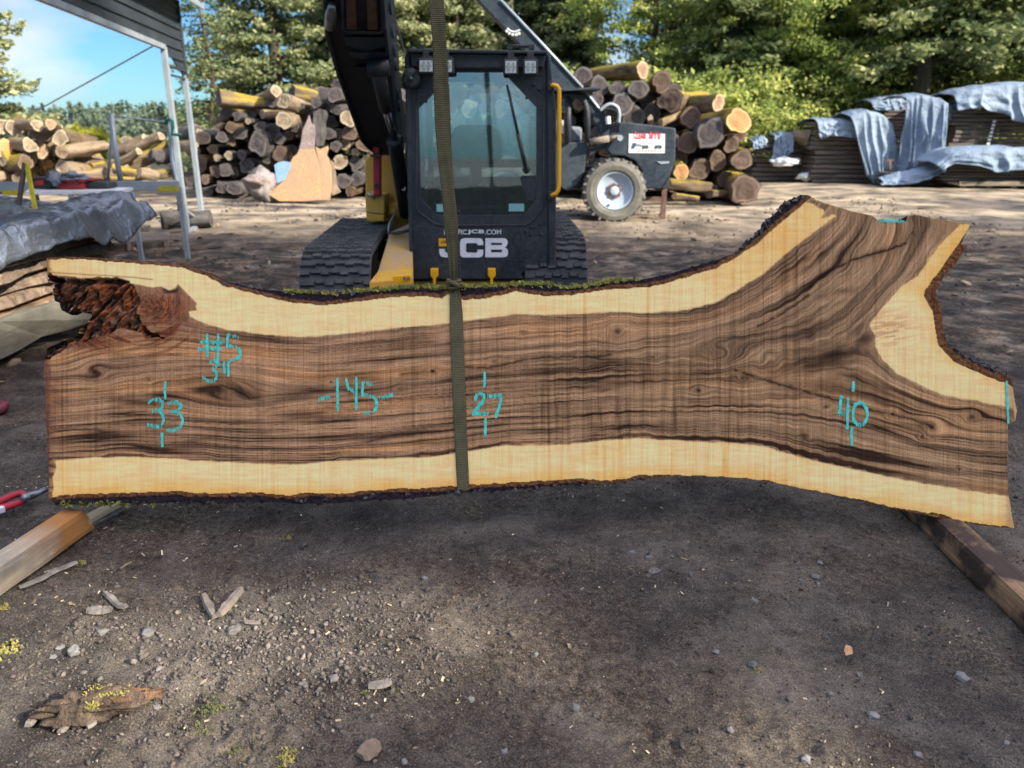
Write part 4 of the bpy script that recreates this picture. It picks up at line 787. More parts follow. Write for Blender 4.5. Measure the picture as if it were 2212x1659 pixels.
for i, ((a, b), r, pale, lb) in enumerate(stones):
    p = PZ(a, b, 0.0); dd = (p - Cc).dot(Fw); r_ = r * .82 * dd / F; p.z = float(ghf(p.x, p.y)) + r_ * .18
    blob('stone', p, (r_ * random.uniform(.95, 1.25), r_ * random.uniform(.75, 1.0), r_ * random.uniform(.45, .65)), random.uniform(0, 3), mt['stonel' if pale else 'stone'], .26, 1.6, 10, seed=i + 3, flat=.72, label=lb, cat='stone', group='stones on the dirt in front of the slab')
c_ = PZ(*t6(560, 1345), 0); c_.z += .025
bk_ = empty('bark_chunk', c_, 'mossy chunk of rotten bark lying in the lower left foreground', 'bark')
blob('rotten_bark', c_, (.135, .045, .032), R(11), barkmat('rotten_bark', (.035, .026, .02), (.19, .14, .10), sc_=26), .38, 1.9, 26, bk_, 5)
blob('loose_strip', c_ + Vector((.075, .022, .010)), (.085, .026, .020), R(12), barkmat('brown_rot', (.09, .05, .03), (.24, .15, .09), sc_=26), .3, 2.6, 18, bk_, 9)
tufts([(c_ + Vector((random.uniform(-.03, .09), .02 + random.uniform(-.02, .02), .034)), Vector((0, -.2, 1)), .006) for _ in range(34)] + [(c_ + Vector((.02 + random.gauss(0, .01), -.034, .03)), Vector((0, -.3, 1)), .006) for _ in range(20)], 6, .007, M2('yellow_moss', (.17, .16, .03), (.33, .29, .08), 40, .9, bs=0, rnd=False), 'moss', bk_)
def stick(name, pts, w, h, mat, lb, cat='stick', z=.012):
    p = [PZ(a, b, 0) for a, b in smooth_line(pts, 2)]; m_ = MB(); n_ = len(p)
    vs = []; fs = []
    for i, q in enumerate(p):
        q.z = float(ghf(q.x, q.y)) * .5 + z; d = (p[min(i + 1, n_ - 1)] - p[max(i - 1, 0)]); d.z = 0; d.normalize(); s_ = Vector((-d.y, d.x, 0)); t_ = i / (n_ - 1); ww = w * (.35 + .65 * math.sin(math.pi * min(max(t_, .08), .92)) ** .6) * random.uniform(.85, 1.1) / 2
        vs += [q - s_ * ww, q - s_ * ww * .6 + Vector((0, 0, h)), q + s_ * ww * .6 + Vector((0, 0, h * random.uniform(.7, 1.1))), q + s_ * ww]
    for i in range(n_ - 1):
        for k in range(4): a = i * 4; fs.append((a + k, a + (k + 1) % 4, a + 4 + (k + 1) % 4, a + 4 + k))
    fs += [(3, 2, 1, 0), tuple(4 * (n_ - 1) + k for k in range(4))]; m_.add(vs, fs); return tag(m_.build(name, mat, None, False), lb, cat)
mt['driftwood'] = M2('grey_dry_wood', (.11, .10, .088), (.22, .20, .17), 30, .9, stretch=(1, 1, 1), bs=.4, bd=.003)
mt['stickl'] = M2('dusty_stick', (.13, .11, .09), (.23, .195, .155), 25, .9, bs=.4, bd=.003)
stick('bark_strip', [t6(115, 630), t6(250, 580), t6(380, 510), t6(450, 478)], .032, .007, mt['driftwood'], 'long curved grey bark strip near the left timber', 'bark strip')
stick('stick', [t6(1275, 795), t6(1330, 725), t6(1405, 645)], .034, .018, mt['stickl'], 'short thick pale stick, right one of the leaning pair')
stick('stick', [t6(1185, 665), t6(1210, 720), t6(1250, 805)], .03, .010, mt['stickl'], 'flat pale stick, left one of the leaning pair')
stick('stick', [t6(515, 772), t6(590, 770), t6(655, 765)], .036, .014, mt['driftwood'], 'stubby grey stick left of the crumbly soil patch')
stick('stick', [t6(615, 670), t6(680, 715), t6(740, 745)], .026, .010, mt['driftwood'], 'dark curved stick above the crumbly soil patch')
stick('stick', [t6(1425, 830), t6(1515, 832)], .016, .008, mt['driftwood'], 'small twig right of the leaning pair of sticks')
stick('stick', [t6(700, 515), t6(765, 478)], .011, .004, mt['bark_pale'], 'thin cream wood splinter on bare soil left of centre')
stick('bark_strip', [t6(165, 1435), t6(195, 1390), t6(220, 1345)], .028, .010, mt['driftwood'], 'small upright bark flake left of the mossy bark chunk', 'bark strip')
stick('bark_strip', [t6(350, 1480), t6(385, 1440), t6(400, 1420)], .024, .009, mt['driftwood'], 'short pale flake right below the mossy bark chunk', 'bark strip')
stick('bark_strip', [t6(510, 1445), t6(565, 1410)], .02, .008, mt['driftwood'], 'narrow pale flake below the middle of mossy bark chunk', 'bark strip')
stick('bark_strip', [t7(325, 1475), t7(375, 1430), t7(430, 1400)], .06, .014, M2('brown_flake', (.12, .085, .06), (.22, .16, .11), 25, .9, bs=.4, bd=.004), 'broad brown bark flake at the bottom edge left of centre', 'bark strip')
stick('bark_strip', [t7(370, 1065), t7(440, 1050), t7(505, 1035)], .035, .01, mt['driftwood'], 'grey bark splinter beside two green sprigs', 'bark strip')
lf = MB(); p = PZ(*t8(1205, 850)); p.z = .02
lf.add([p + Vector(v) for v in ((-.012, -.018, 0), (.006, -.02, .008), (.012, 0, .014), (.016, .02, .005), (-.002, .012, .016), (-.012, 0, .006))], [(0, 1, 2, 5), (5, 2, 3, 4)])
tag(lf.build('dead_leaf', M2('orange_leaf', (.42, .20, .08), (.55, .34, .18), 60, .7, bs=0)), 'curled orange dead leaf in the right foreground', 'leaf')
mg, my_ = M2('green_sprig', (.06, .075, .02), (.13, .14, .045), 40, .9, bs=0), M2('yellow_sprig', (.17, .16, .04), (.30, .27, .08), 40, .9, bs=0)
for (a, b), nn_, sz_, mm_, lb in ((t7(345, 1080), 3, .02, my_, 'forked yellow sprig in the left middle foreground'), (t7(530, 1065), 4, .018, mg, 'small green sprig right of the forked yellow one'), (t7(1390, 550), 5, .014, mg, 'tiny green sprig in the centre foreground'), (t6(15, 985), 60, .022, my_, 'bright yellow moss cushion at the left edge'), (t6(1665, 325), 20, .014, my_, 'yellow moss tuft at the top of the sunlit patch'), (t6(1225, 1330), 50, .012, mg, 'dull green moss patch right of mossy bark chunk'), (t6(1170, 1425), 30, .012, mg, 'dull moss patch below the right end of the bark chunk'), (t6(1350, 1580), 40, .013, mg, 'dark moss patch near the bottom edge'), (t6(1660, 1600), 30, .016, my_, 'yellowish sprig tuft at the bottom edge'), (t6(15, 720), 18, .016, my_, 'small yellow moss tuft by the left timber'), (t6(480, 465), 12, .013, my_, 'tiny yellow moss tuft beside the long bark strip'), (t8(710, 925), 6, .014, my_, 'small yellow sprig behind the broad flat stone')):
    p = PZ(a, b); p.z = float(ghf(p.x, p.y))
    o = tufts([(p + Vector((random.gauss(0, .0028 * nn_ ** .5), random.gauss(0, .0028 * nn_ ** .5), .001)), Vector((0, 0, 1)), .003) for _ in range(nn_)], 5, sz_ * .6, mm_, 'moss_tuft'); tag(o, lb, 'moss')

# ---- the two timbers and the things at the left edge
mt['timberL'] = plank('fresh_timber', (.36, .27, .16), (.56, .45, .30), (.33, .16, .06), 'X', 3.2, (.52, .66), .8)
mt['timberR'] = plank('stained_timber', (.20, .12, .065), (.36, .23, .13), (.055, .038, .03), 'X', 4.5, (.44, .56), .8)
def endstain(name, x0, x1):
    m = plank(name, (.30, .24, .17), (.50, .42, .30), (.22, .20, .17), 'X', 3.2, (.52, .66), .8); t = m.node_tree; b = t.nodes['Principled BSDF']; src = b.inputs['Base Color'].links[0].from_socket
    c = t.nodes.new('ShaderNodeTexCoord'); s_ = t.nodes.new('ShaderNodeSeparateXYZ'); t.links.new(c.outputs['Object'], s_.inputs[0]); n = tnoise(t, c.outputs['Object'], 7, 5)
    mr = t.nodes.new('ShaderNodeMapRange'); t.links.new(math_(t, 'ADD', s_.outputs['X'], math_(t, 'MULTIPLY', math_(t, 'SUBTRACT', n, .5), .35)), mr.inputs[0]); mr.inputs[1].default_value = x0; mr.inputs[2].default_value = x1
    t.links.new(mixc(t, mr.outputs[0], src, mixc(t, n, (.20, .085, .03), (.52, .24, .07))), b.inputs['Base Color']); return m
def timber(name, A, B, w, h, mat, lb, ragged=0.0, side=1):
    """A, B: top edge line nearest the viewer; the timber's width runs away from it. local X is its length"""
    A, B = Vector(A), Vector(B); d = (B - A).normalized(); hz = Vector((d.x, d.y, 0)).normalized(); s_ = Vector((-hz.y, hz.x, 0)) * side; upn = s_.cross(d).normalized(); upn = upn if upn.z > 0 else -upn
    Ln = (B - A).length; n_ = 40; vs = []; fs = []; c = [(0, 0), (w, 0), (w, -h), (0, -h)]; prof = []
    for i in range(4):
        a, b = c[i], c[(i + 1) % 4]
        for k in range(5): prof.append((a[0] + (b[0] - a[0]) * k / 5, a[1] + (b[1] - a[1]) * k / 5))
    r_ = .004
    for i in range(n_ + 1):
        t_ = i / n_ * Ln
        for k, (u, v_) in enumerate(prof):
            uu = u + (r_ if u == 0 else -r_ if u == w else 0) * (1 if k % 5 == 0 else 0); vv = v_ + (-r_ if v_ == 0 else r_ if v_ == -h else 0) * (1 if k % 5 == 0 else 0)
            tt = t_ + (ragged * (mnoise.noise(Vector((uu * 30, vv * 30, 1))) - .3 + (-vv / h) * .6) if i == n_ else 0)
            e = .0016 * mnoise.noise(Vector((t_ * 6, uu * 9, vv * 9))); vs.append(Vector((tt, (uu) * (side) * (1) + e, vv + e)))
    m = len(prof)
    for i in range(n_):
        for k in range(m): fs.append((i * m + k, i * m + (k + 1) % m, (i + 1) * m + (k + 1) % m, (i + 1) * m + k))
    fs += [tuple(range(m - 1, -1, -1)), tuple(range(n_ * m, n_ * m + m))]
    me = bpy.data.meshes.new(name); me.from_pydata([tuple(v) for v in vs], [], fs); me.materials.append(mat)
    o = bpy.data.objects.new(name, me); col.objects.link(o); o.location = A; yv = s_ * side; o.rotation_euler = Matrix((d, yv, upn if side == 1 else upn)).transposed().to_euler(); return tag(o, lb, 'timber')
A = PZ(2212, 1296, .10); B = PZ(2019, 1117, .10); dAB = (B - A); A2 = A - dAB * .9; B2 = B + dAB * .55
timber('timber', A2, B2, .10, .105, mt['timberR'], 'dark stained square timber under the right end of slab', 0, -1)
A = PZ(0, 1224, .115); B = PZ(186, 1099, .115); dAB = (B - A); A2 = A - dAB * .9
LE = dAB.length * 1.92; mt['timberE'] = endstain('split_timber', LE - .30, LE - .12)
timber('timber', A2, B + dAB * .02, .095, .105, mt['timberE'], 'pale square timber with an orange broken end under the left end of slab', .05, 1)
A = PZ(175, 1130, .07); B = PZ(262, 1082, .07)
timber('wood_offcut', A + Vector((0, .0, 0)), B + (B - A) * .3, .05, .03, mt['timberL'], 'short pale offcut wedged under the slab beside the broken timber', .02, 1)
A = PZ(180, 1148, .012); B = PZ(290, 1090, .012)
timber('wood_splint', A, B, .018, .010, mt['driftwood'], 'thin dark splint on the ground beside the broken timber end', .01, 1)
# cant hook head / clamp: red grips with a steel jaw
tl_ = empty('red_clamp', PZ(60, 1082, 0), 'red handled steel clamp lying on dirt left of the slab', 'clamp')
z_ = .035; P6 = lambda a, b, z=z_: PZ(*t6(a, b), z)
m_ = MB(); m_.tube([P6(-120, 150), P6(0, 112), P6(60, 82), P6(120, 62), P6(160, 78)], [.015, .016, .015, .015, .010], 10); m_.build('grip', mt['red'], tl_, True)
m_ = MB(); m_.tube([P6(-120, 175), P6(20, 148), P6(80, 130), P6(130, 112), P6(160, 92)], [.016, .017, .015, .013, .010], 10); m_.build('grip', mt['red'], tl_, True)
m_ = MB(); m_.bar(P6(-30, 165, .035), P6(22, 148, .035), .042, .028); m_.build('white_band', mt['white'], tl_, False, .006)
m_ = MB(); m_.tube([P6(138, 88), P6(175, 78), P6(225, 62), P6(262, 42), P6(272, 48)], [.016, .017, .014, .013, .006], 10); m_.tube([P6(150, 88, .02), P6(150, 88, .055)], .018, 12); m_.build('steel_jaw', mt['steel'], tl_, True)
o = blob('red_cushion', PZ(-20, 882, .03), (.085, .07, .032), R(30), M2('dark_red_vinyl', (.16, .02, .035), (.10, .015, .022), 20, .5, bs=.2), .06, 1.2, 14, seed=2, flat=.6, label='dark red rounded pad at the left edge beside the slab', cat='pad')
# ================================================================== excavator
def q3(a, b): return (630.8 + .3902 * a, .3902 * b)
def q8(a, b): return (630.8 + .1587 * a, 384 + .1587 * b)
def qt(a, b): return (877.7 + .1736 * a, 466.3 + .1736 * b)
YC = 5.8
def P3(a, b, Y=YC): return PY(*q3(a, b), Y)
ex = empty('excavator', (-.35, 6.4, 0), 'compact tracked excavator with black cab, dark boom and yellow body', 'excavator')
fr_o = [(640, 275), (1410, 285), (1434, 470), (1441, 1180), (1442, 1250), (650, 1250), (648, 1180), (640, 470)]
fr_i = [(850, 400), (1190, 400), (1352, 590), (1352, 1100), (1285, 1192), (800, 1192), (712, 1100), (700, 600)]
m_ = MB(); th = Vector((0, .05, 0)); n_ = 8
vs = [P3(*p) for p in fr_o] + [P3(*p) for p in fr_i]; vs += [v + th for v in vs]; fs = []
for i in range(n_):
    j = (i + 1) % n_; fs += [(i, i + n_, j + n_, j), (i + 16, j + 16, j + 24, i + 24), (i, j, j + 16, i + 16), (i + 8, i + 24, j + 24, j + 8)]
m_.add(vs, fs); cab = m_.build('cab_front_frame', mt['black'], ex, False)
m_ = MB(); m_.prism([P3(*p) for p in ((650, 1251), (1442, 1251), (1440, 1490), (1290, 1500), (1245, 1545), (665, 1545))], (0, .06, 0)); lowp = m_.build('front_panel', mt['black'], ex, False, .006)
# posts, sides, back, roof
XL, XR = P3(640, 900).x, P3(1440, 900).x; ZT, ZB = P3(900, 278).z, P3(900, 1545).z; YB = YC + 1.45
m_ = MB(); m_.prism([P3(*p, YC - .02) for p in ((622, 320), (632, 285), (655, 270), (655, 290), (668, 1540), (652, 1540))], (0, .12, 0)); m_.build('corner_post', mt['black'], ex, False, .012, 3)
m_ = MB(); m_.prism([P3(*p, YC - .02) for p in ((1405, 285), (1425, 300), (1444, 470), (1462, 600), (1462, 1470), (1438, 1492), (1420, 1492))], (0, .12, 0)); m_.build('corner_post', mt['black'], ex, False, .012, 3)
for X in (XL + .02, XR - .02): m_ = MB(); m_.box((X, YB - .03, (ZT + ZB) / 2), (.06, .07, ZT - ZB)); m_.build('corner_post', mt['black'], ex, False, .012, 3)
for X in (XL + .02, XR - .02):
    m_ = MB(); m_.box((X, (YC + YB) / 2 + .03, ZB + .30), (.035, YB - YC - .14, .60)); m_.box((X, YC + .75, (ZT + ZB) / 2 + .24), (.032, .05, ZT - ZB - .66)); m_.build('side_panel', mt['black'], ex, False, .01)
    m_ = MB(); m_.box((X, (YC + YB) / 2 + .03, (ZT + ZB + .60) / 2), (.006, YB - YC - .16, ZT - ZB - .64)); m_.build('side_window', mt['glass'], ex)
m_ = MB(); m_.box(((XL + XR) / 2, YB, ZB + .34), (XR - XL - .1, .04, .68)); m_.box(((XL + XR) / 2, YB, ZT - .06), (XR - XL - .1, .04, .12)); m_.build('rear_panel', mt['black'], ex, False, .01)
m_ = MB(); m_.box(((XL + XR) / 2, YB, (ZB + .68 + ZT - .12) / 2), (XR - XL - .12, .006, ZT - ZB - .80)); m_.build('rear_window', mt['glass'], ex)
m_ = MB(); m_.box(((XL + XR) / 2, YB - .10, ZB + .80), (XR - XL - .14, .16, .07)); m_.build('parcel_shelf', M2('tan_trim', (.20, .15, .07), (.26, .20, .10), 9, .7), ex, False, .01)
m_ = MB(); m_.prism([P3(*p, YC - .10) for p in ((640, 268), (1412, 280), (1414, 290), (1414, 300), (640, 290))], (0, 1.62, 0)); m_.build('roof', mt['black'], ex, False, .008)
m_ = MB(); m_.prism([P3(*p, YC - .06) for p in ((650, 291), (1408, 301), (1395, 372), (1190, 380), (860, 380), (662, 372))], (0, .057, 0)); m_.build('visor', mt['black'], ex, False, .01)
# gusset plates, seam and rivets on the front frame
m_ = MB(); m_.prism([P3(*p, YC - .006) for p in ((672, 560), (672, 612), (700, 598), (862, 440), (835, 415))], (0, .004, 0)); m_.build('gusset_plate', mt['black'], ex, False, .001); m_ = MB(); m_.prism([P3(*p, YC - .006) for p in ((1198, 430), (1225, 420), (1392, 575), (1388, 615), (1350, 590))], (0, .004, 0)); m_.build('gusset_plate', mt['black'], ex, False, .001)
m_ = MB(); m_.tube([P3(*p, YC - .003) for p in ((690, 480), (690, 1100), (692, 1165), (790, 1240), (840, 1248), (1290, 1246), (1315, 1238), (1392, 1150), (1394, 500))], .006, 6); m_.build('door_seal', mt['plastic'], ex, True)
m_ = MB()
for a, b in ((1283 * .7 + 300, 0),) and ((1322, 1255), (1377, 1240), (1293, 1280), (1322, 1298), (1377, 1298), (1340, 470), (1370, 495), (712, 480), (690, 500), (1300, 540), (740, 560)):
    c = P3(a, b, YC - .004); m_.tube([c, c + Vector((0, -.006, 0)), c + Vector((0, -.010, 0))], [.011, .010, .004], 12)
m_.build('bolts', mt['black'], ex, True)
m_ = MB(); m_.prism([P3(*p, YC + .012) for p in ((840, 392), (1198, 392), (1362, 585), (1362, 1105), (1290, 1199), (795, 1199), (704, 1105), (692, 600))], (0, .006, 0)); m_.build('windscreen', mt['glass'], ex)
m_ = MB(); m_.prism([P3(*p, YC + .006) for p in ((1262, 985), (1272, 972), (1350, 972), (1350, 1095), (1330, 1112), (1300, 1110), (1288, 1060), (1275, 1040))], (0, .004, 0)); m_.build('wiper_mount_plate', mt['black'], ex)
m_ = MB(); a, b, c = P3(1190, 470, YC - .03), P3(1250, 740, YC - .035), P3(1297, 940, YC - .03)
m_.tube([a, b], [.008, .010], 6); m_.tube([P3(1200, 500, YC - .02), P3(1290, 905, YC - .02)], .007, 6); m_.tube([b, c], [.013, .016], 8); m_.tube([c + Vector((0, -.012, 0)), c + Vector((0, .035, 0))], .028, 14)
m_.build('wiper', mt['plastic'], ex, True)
for a in ((800, 1130, 842, 1172), (1200, 1128, 1285, 1170)):
    m_ = MB(); m_.prism([P3(*p, YC + .008) for p in ((a[0], a[1]), (a[2], a[1]), (a[2], a[3]), (a[0], a[3]))], (0, .002, 0)); m_.build('warning_decal', mt['decal'], ex)
# lamps
for cx, cy, w2, h2 in ((742, 365, 48, 44), (853, 366, 44, 45), (1211, 371, 43, 46), (1320, 371, 43, 46)):
    Yl = YC - .13; m_ = MB(); m_.prism([P3(cx + dx * w2, cy + dy * h2, Yl) for dx, dy in ((-1, -1), (1, -1), (1, 1), (-1, 1))], (0, .055, 0)); lamp = m_.build('work_lamp', mt['plastic'], ex, False, .014, 3)
    m_ = MB(); m_.prism([P3(cx + dx * (w2 - 13), cy + dy * (h2 - 13), Yl - .004) for dx, dy in ((-1, -1), (1, -1), (1, 1), (-1, 1))], (0, .003, 0)); m_.build('lens', mt['lens'], lamp)
    m_ = MB()
    for i, dy in enumerate((-17, 0, 17)):
        for dx in ((-13, 13) if dy else (-20, 20)):
            c = P3(cx + dx, cy + dy, Yl - .0045); m_.tube([c, c + Vector((0, -.003, 0))], .011, 10)
    m_.bar(P3(cx - 14, cy, Yl - .006), P3(cx + 14, cy, Yl - .006), .003, .006); m_.build('led_array', mt['ledc'], lamp)
    m_ = MB(); c = P3(cx, cy - h2 - 12, Yl + .03); m_.box(c, (.045, .035, .055)); m_.tube([c + Vector((-.04, 0, -.01)), c + Vector((.04, 0, -.01))], .008, 8); m_.build('bracket', mt['plastic'], lamp, False, .004)
m_ = MB()
for a in (1205, 1325, 715, 830): m_.box(P3(a, 262, YC - .05), (.04, .06, .03))
m_.tube([P3(1205, 252, YC - .05), P3(1330, 254, YC - .05)], .007, 6); m_.tube([P3(1210, 262, YC), P3(1325, 262, YC)], .006, 6); m_.build('lamp_rail', mt['plastic'], ex)
hn = MB(); c = P3(662, 432, YC - .07); hn.tube([c + Vector((0, .06, 0)), c + Vector((0, .01, 0)), c, c + Vector((0, -.012, 0)), c + Vector((0, -.006, 0))], [.035, .065, .068, .060, .045], 28); horn = hn.build('horn', mt['plastic'], ex, True)
m_ = MB(); d = Vector((0, -.016, 0))
for k in range(20):
    if k % 5 == 4: continue
    a = k * math.pi / 10; m_.bar(c + d + Vector((math.cos(a) * .040, 0, math.sin(a) * .040)), c + d + Vector((math.cos(a) * .048, 0, math.sin(a) * .048)), .005, .002)
m_.tube([c + d * .4, c + d * 1.6], [.012, .008], 10); m_.build('ring_print', mt['steel'], horn)
hr_ = MB(); hr_.tube([PY(1189, 185, YC - .04)] + [PY(*p, YC - .07) for p in ((1194, 184), (1203, 186), (1207.5, 192), (1208, 202), (1208, 300), (1207.5, 395), (1206, 410), (1201, 418), (1195, 421))] + [PY(1189, 423, YC - .04)], .0155, 14); rail = hr_.build('handrail', mt['yclean'], ex, True)
m_ = MB(); m_.box(PY(1190, 186, YC - .03), (.045, .06, .06)); m_.build('rail_clamp', mt['plastic'], ex, False, .005); m_ = MB(); m_.box(PY(1190, 422, YC - .03), (.045, .06, .06)); m_.build('rail_clamp', mt['plastic'], ex, False, .005)
# hinges at the bottom of the cab
for a in (787, 1105):
    m_ = MB(); m_.prism([P3(*p, YC - .004) for p in ((a - 30, 1486), (a + 32, 1486), (a + 32, 1544), (a - 30, 1544))], (0, .003, 0)); m_.build('hinge_recess', mt['plastic'], ex)
    m_ = MB(); m_.prism([P3(*p, YC - .05) for p in ((a - 22, 1488), (a + 21, 1488), (a + 22, 1530), (a + 8, 1542), (a + 5, 1590), (a - 8, 1590), (a - 8, 1542), (a - 21, 1530))], (0, .044, 0)); m_.build('hinge', mt['yclean'], ex, False, .006)
# lettering
def prnt(name, polys, Y, mat, parent, tf=qt, t=.002):
    m_ = MB()
    for pl in polys: m_.prism([PY(*tf(*p), Y) for p in pl], (0, t, 0))
    return m_.build(name, mat, parent)
YT = YC - .003
prnt('brand_letters', [[(560, 278), (638, 278), (638, 462), (627, 498), (592, 517), (470, 517), (430, 505), (412, 470), (410, 412), (480, 412), (482, 445), (500, 458), (545, 458), (560, 445)],
    [(957, 365), (957, 330), (945, 290), (910, 278), (715, 278), (680, 295), (668, 330), (668, 470), (680, 505), (715, 517), (910, 517), (945, 505), (957, 470), (957, 420), (885, 420), (885, 445), (872, 458), (760, 458), (742, 442), (742, 352), (760, 338), (872, 338), (885, 350), (885, 365)],
    [(983, 278), (1053, 278), (1053, 515), (983, 515)], [(1053, 278), (1200, 278), (1200, 335), (1053, 335)], [(1053, 365), (1190, 365), (1190, 420), (1053, 420)], [(1053, 455), (1200, 455), (1200, 515), (1053, 515)],
    [(1200, 278), (1240, 285), (1260, 315), (1260, 345), (1245, 378), (1225, 392), (1190, 392), (1190, 335), (1200, 335)], [(1190, 392), (1225, 392), (1255, 412), (1268, 445), (1262, 490), (1240, 510), (1200, 515), (1200, 455), (1190, 455)]], YT, mt['white'], ex)
prnt('yellow_emblem', [[(405, 280), (552, 280), (552, 378), (405, 378)]], YT, mt['yclean'], ex)
def textmesh(name, s, p0, width, height, mat, parent, rx=90, bold=.0, t=.002, rz=0, rollv=0, sq=1.0):
    cu = bpy.data.curves.new(name, 'FONT'); cu.body = s; cu.size = 1; cu.offset = bold; cu.extrude = .02; ob = bpy.data.objects.new(name, cu); col.objects.link(ob)
    dg = bpy.context.evaluated_depsgraph_get(); me = bpy.data.meshes.new_from_object(ob.evaluated_get(dg)); bpy.data.objects.remove(ob)
    v = np.zeros(len(me.vertices) * 3); me.vertices.foreach_get('co', v); v = v.reshape(-1, 3); mn, mxx = v[:, :2].min(0), v[:, :2].max(0)
    u = (v[:, 0] - mn[0]) / (mxx[0] - mn[0]) * width; w_ = (v[:, 1] - mn[1]) / (mxx[1] - mn[1]) * height; d = (v[:, 2] + .02) / .04 * t
    cr__, sr_ = math.cos(rollv), math.sin(rollv); u, w_ = u * cr__ - w_ * sr_, u * sr_ + w_ * cr__
    W_ = np.stack([u, -d, w_], 1) + np.array(p0); fs = [tuple(p.vertices) for p in me.polygons]
    return meshobj(name, W_, fs, mat, parent)
a0 = PY(*qt(470, 232), YT); a1 = PY(*qt(1180, 232), YT); a2 = PY(*qt(470, 172), YT)
wj = (a1 - a0).length
pA = PY(*qt(474, 231), YT); textmesh('web_address', 'PACIFIC', pA, (PY(*qt(752, 231), YT) - pA).length, a2.z - a0.z, mt['white'], ex, bold=.012)
pA = PY(*qt(758, 231), YT); textmesh('web_address', 'JCB', pA, (PY(*qt(972, 231), YT) - pA).length, a2.z - a0.z, mt['white'], ex, bold=.03)
pA = PY(*qt(980, 231), YT); textmesh('web_address', '.COM', pA, (PY(*qt(1180, 231), YT) - pA).length, a2.z - a0.z, mt['white'], ex, bold=.012)
pA = PY(*qt(430, 352), YT - .0015); textmesh('emblem_letters', 'JCB', pA, .046, .022, mt['plastic'], ex, bold=.02, rollv=.12)
# inside the cab
m_ = MB(); m_.prism([P3(*p, YC + .72) for p in ((900, 700), (935, 690), (1090, 690), (1130, 705), (1160, 800), (1165, 880), (1100, 905), (1000, 915), (900, 900), (850, 870), (862, 780))], (0, .12, 0)); seat = m_.build('seat_back', mt['seat'], ex, True, .03, 3)
m_ = MB(); m_.prism([P3(*p, YC + .66) for p in ((985, 900), (1050, 900), (1045, 1180), (985, 1180))], (0, .05, 0)); m_.build('seat_column', mt['seat'], ex, False, .015)
m_ = MB(); c = P3(1010, 1180, YC + .5); m_.box(c, (.46, .42, .10)); m_.build('seat_cushion', mt['seat'], ex, False, .04, 3)
m_ = MB(); m_.tube([P3(770, 1190, YC + .35), P3(775, 1080, YC + .35), P3(772, 1020, YC + .35)], [.04, .028, .02], 10); m_.tube([P3(772, 1020, YC + .35), P3(768, 960, YC + .35)], [.025, .028], 10); m_.build('joystick', mt['plastic'], ex, True)
m_ = MB(); m_.box(((XL + XR) / 2, (YC + YB) / 2, ZB + .05), (XR - XL - .08, YB - YC - .1, .05)); m_.build('cab_floor', mt['plastic'], ex)
# tracks
def track(name, xc0, lb, y0=5.42, yaw=-.075):
    t = None; y1, r_, zc = y0 + 1.83, .335, .40; w_ = .47; loop = []; L1 = y1 - y0; per = 2 * L1 + 2 * math.pi * r_; N_ = 84
    def at_(s):
        s %= per
        if s < L1: return Vector((0, y0 + s, zc + r_)), Vector((0, 0, 1))
        s -= L1
        if s < math.pi * r_: a = s / r_; n = Vector((0, math.sin(a), math.cos(a))); return Vector((0, y1, zc)) + n * r_, n
        s -= math.pi * r_
        if s < L1: return Vector((0, y1 - s, zc - r_)), Vector((0, 0, -1))
        s -= L1; a = math.pi + s / r_; n = Vector((0, math.sin(a), math.cos(a))); return Vector((0, y0, zc)) + n * r_, n
    m_ = MB(); vs = []; fs = []; M_ = 160
    for i in range(M_):
        p, n = at_(i * per / M_)
        for u, d in ((-.5, 0), (.5, 0), (.5, -.035), (-.5, -.035)): vs.append(p + Vector((u * w_, 0, 0)) + n * d)
    for i in range(M_):
        for k in range(4): j = (i + 1) % M_; fs.append((i * 4 + k, j * 4 + k, j * 4 + (k + 1) % 4, i * 4 + (k + 1) % 4))
    m_.add(vs, fs)
    for i in range(N_):
        off = .18 * (i % 2); k = 0
        edges = [-.5, -.34, -.20, -.07, .07, .20, .34, .5] if i % 2 else [-.5, -.27, -.14, 0.0, .14, .27, .40, .5]
        for k in range(7):
            u0, u1 = edges[k] + .008, edges[k + 1] - .008; sh = .012 * (k % 2); p, n = at_((i + .5) * per / N_ + sh); tdir = n.cross(Vector((1, 0, 0))).normalized(); hl_ = .017 * random.uniform(.85, 1.1); hh = .026 * random.uniform(.8, 1.05)
            vs = []
            for d in (-.002, hh):
                s_ = 1 if d < 0 else .72
                for a, b in ((u0, -1), (u1, -1), (u1, 1), (u0, 1)): vs.append(p + Vector(((a - (u0 + u1) / 2) * w_ * (1 if d < 0 else .92) + (u0 + u1) / 2 * w_, 0, 0)) + tdir * b * hl_ * s_ + n * (d + random.gauss(0, .001)))
            m_.add(vs, [(0, 3, 2, 1), (4, 5, 6, 7), (0, 1, 5, 4), (1, 2, 6, 5), (2, 3, 7, 6), (3, 0, 4, 7)])
    def tf(v): v = v + Vector((0, 0, 0)); return Vector((xc0 + v.x + (v.y - 6.0) * yaw, v.y - v.x * yaw, v.z))
    m_.v = [tf(v) for v in m_.v]; tk = m_.build(name, mt['rubber'], ex); tag(tk, lb)
    w1 = MB(); 
    for yy, rr_ in ((y0, .26), (y1, .28)): w1.tube([tf(Vector((-.20, yy, zc))), tf(Vector((.20, yy, zc)))], rr_, 24)
    for k in range(5): yy = y0 + (k + 1) * L1 / 6; w1.tube([tf(Vector((-.17, yy, zc - r_ + .13))), tf(Vector((.17, yy, zc - r_ + .13)))], .09, 16)
    w1.build('track_rollers', mt['plastic'], tk)
    w1 = MB(); w1.bar(tf(Vector((0, y0 + .3, zc))), tf(Vector((0, y1 - .35, zc))), .25, .26); w1.build('track_frame', mt['black'], tk)
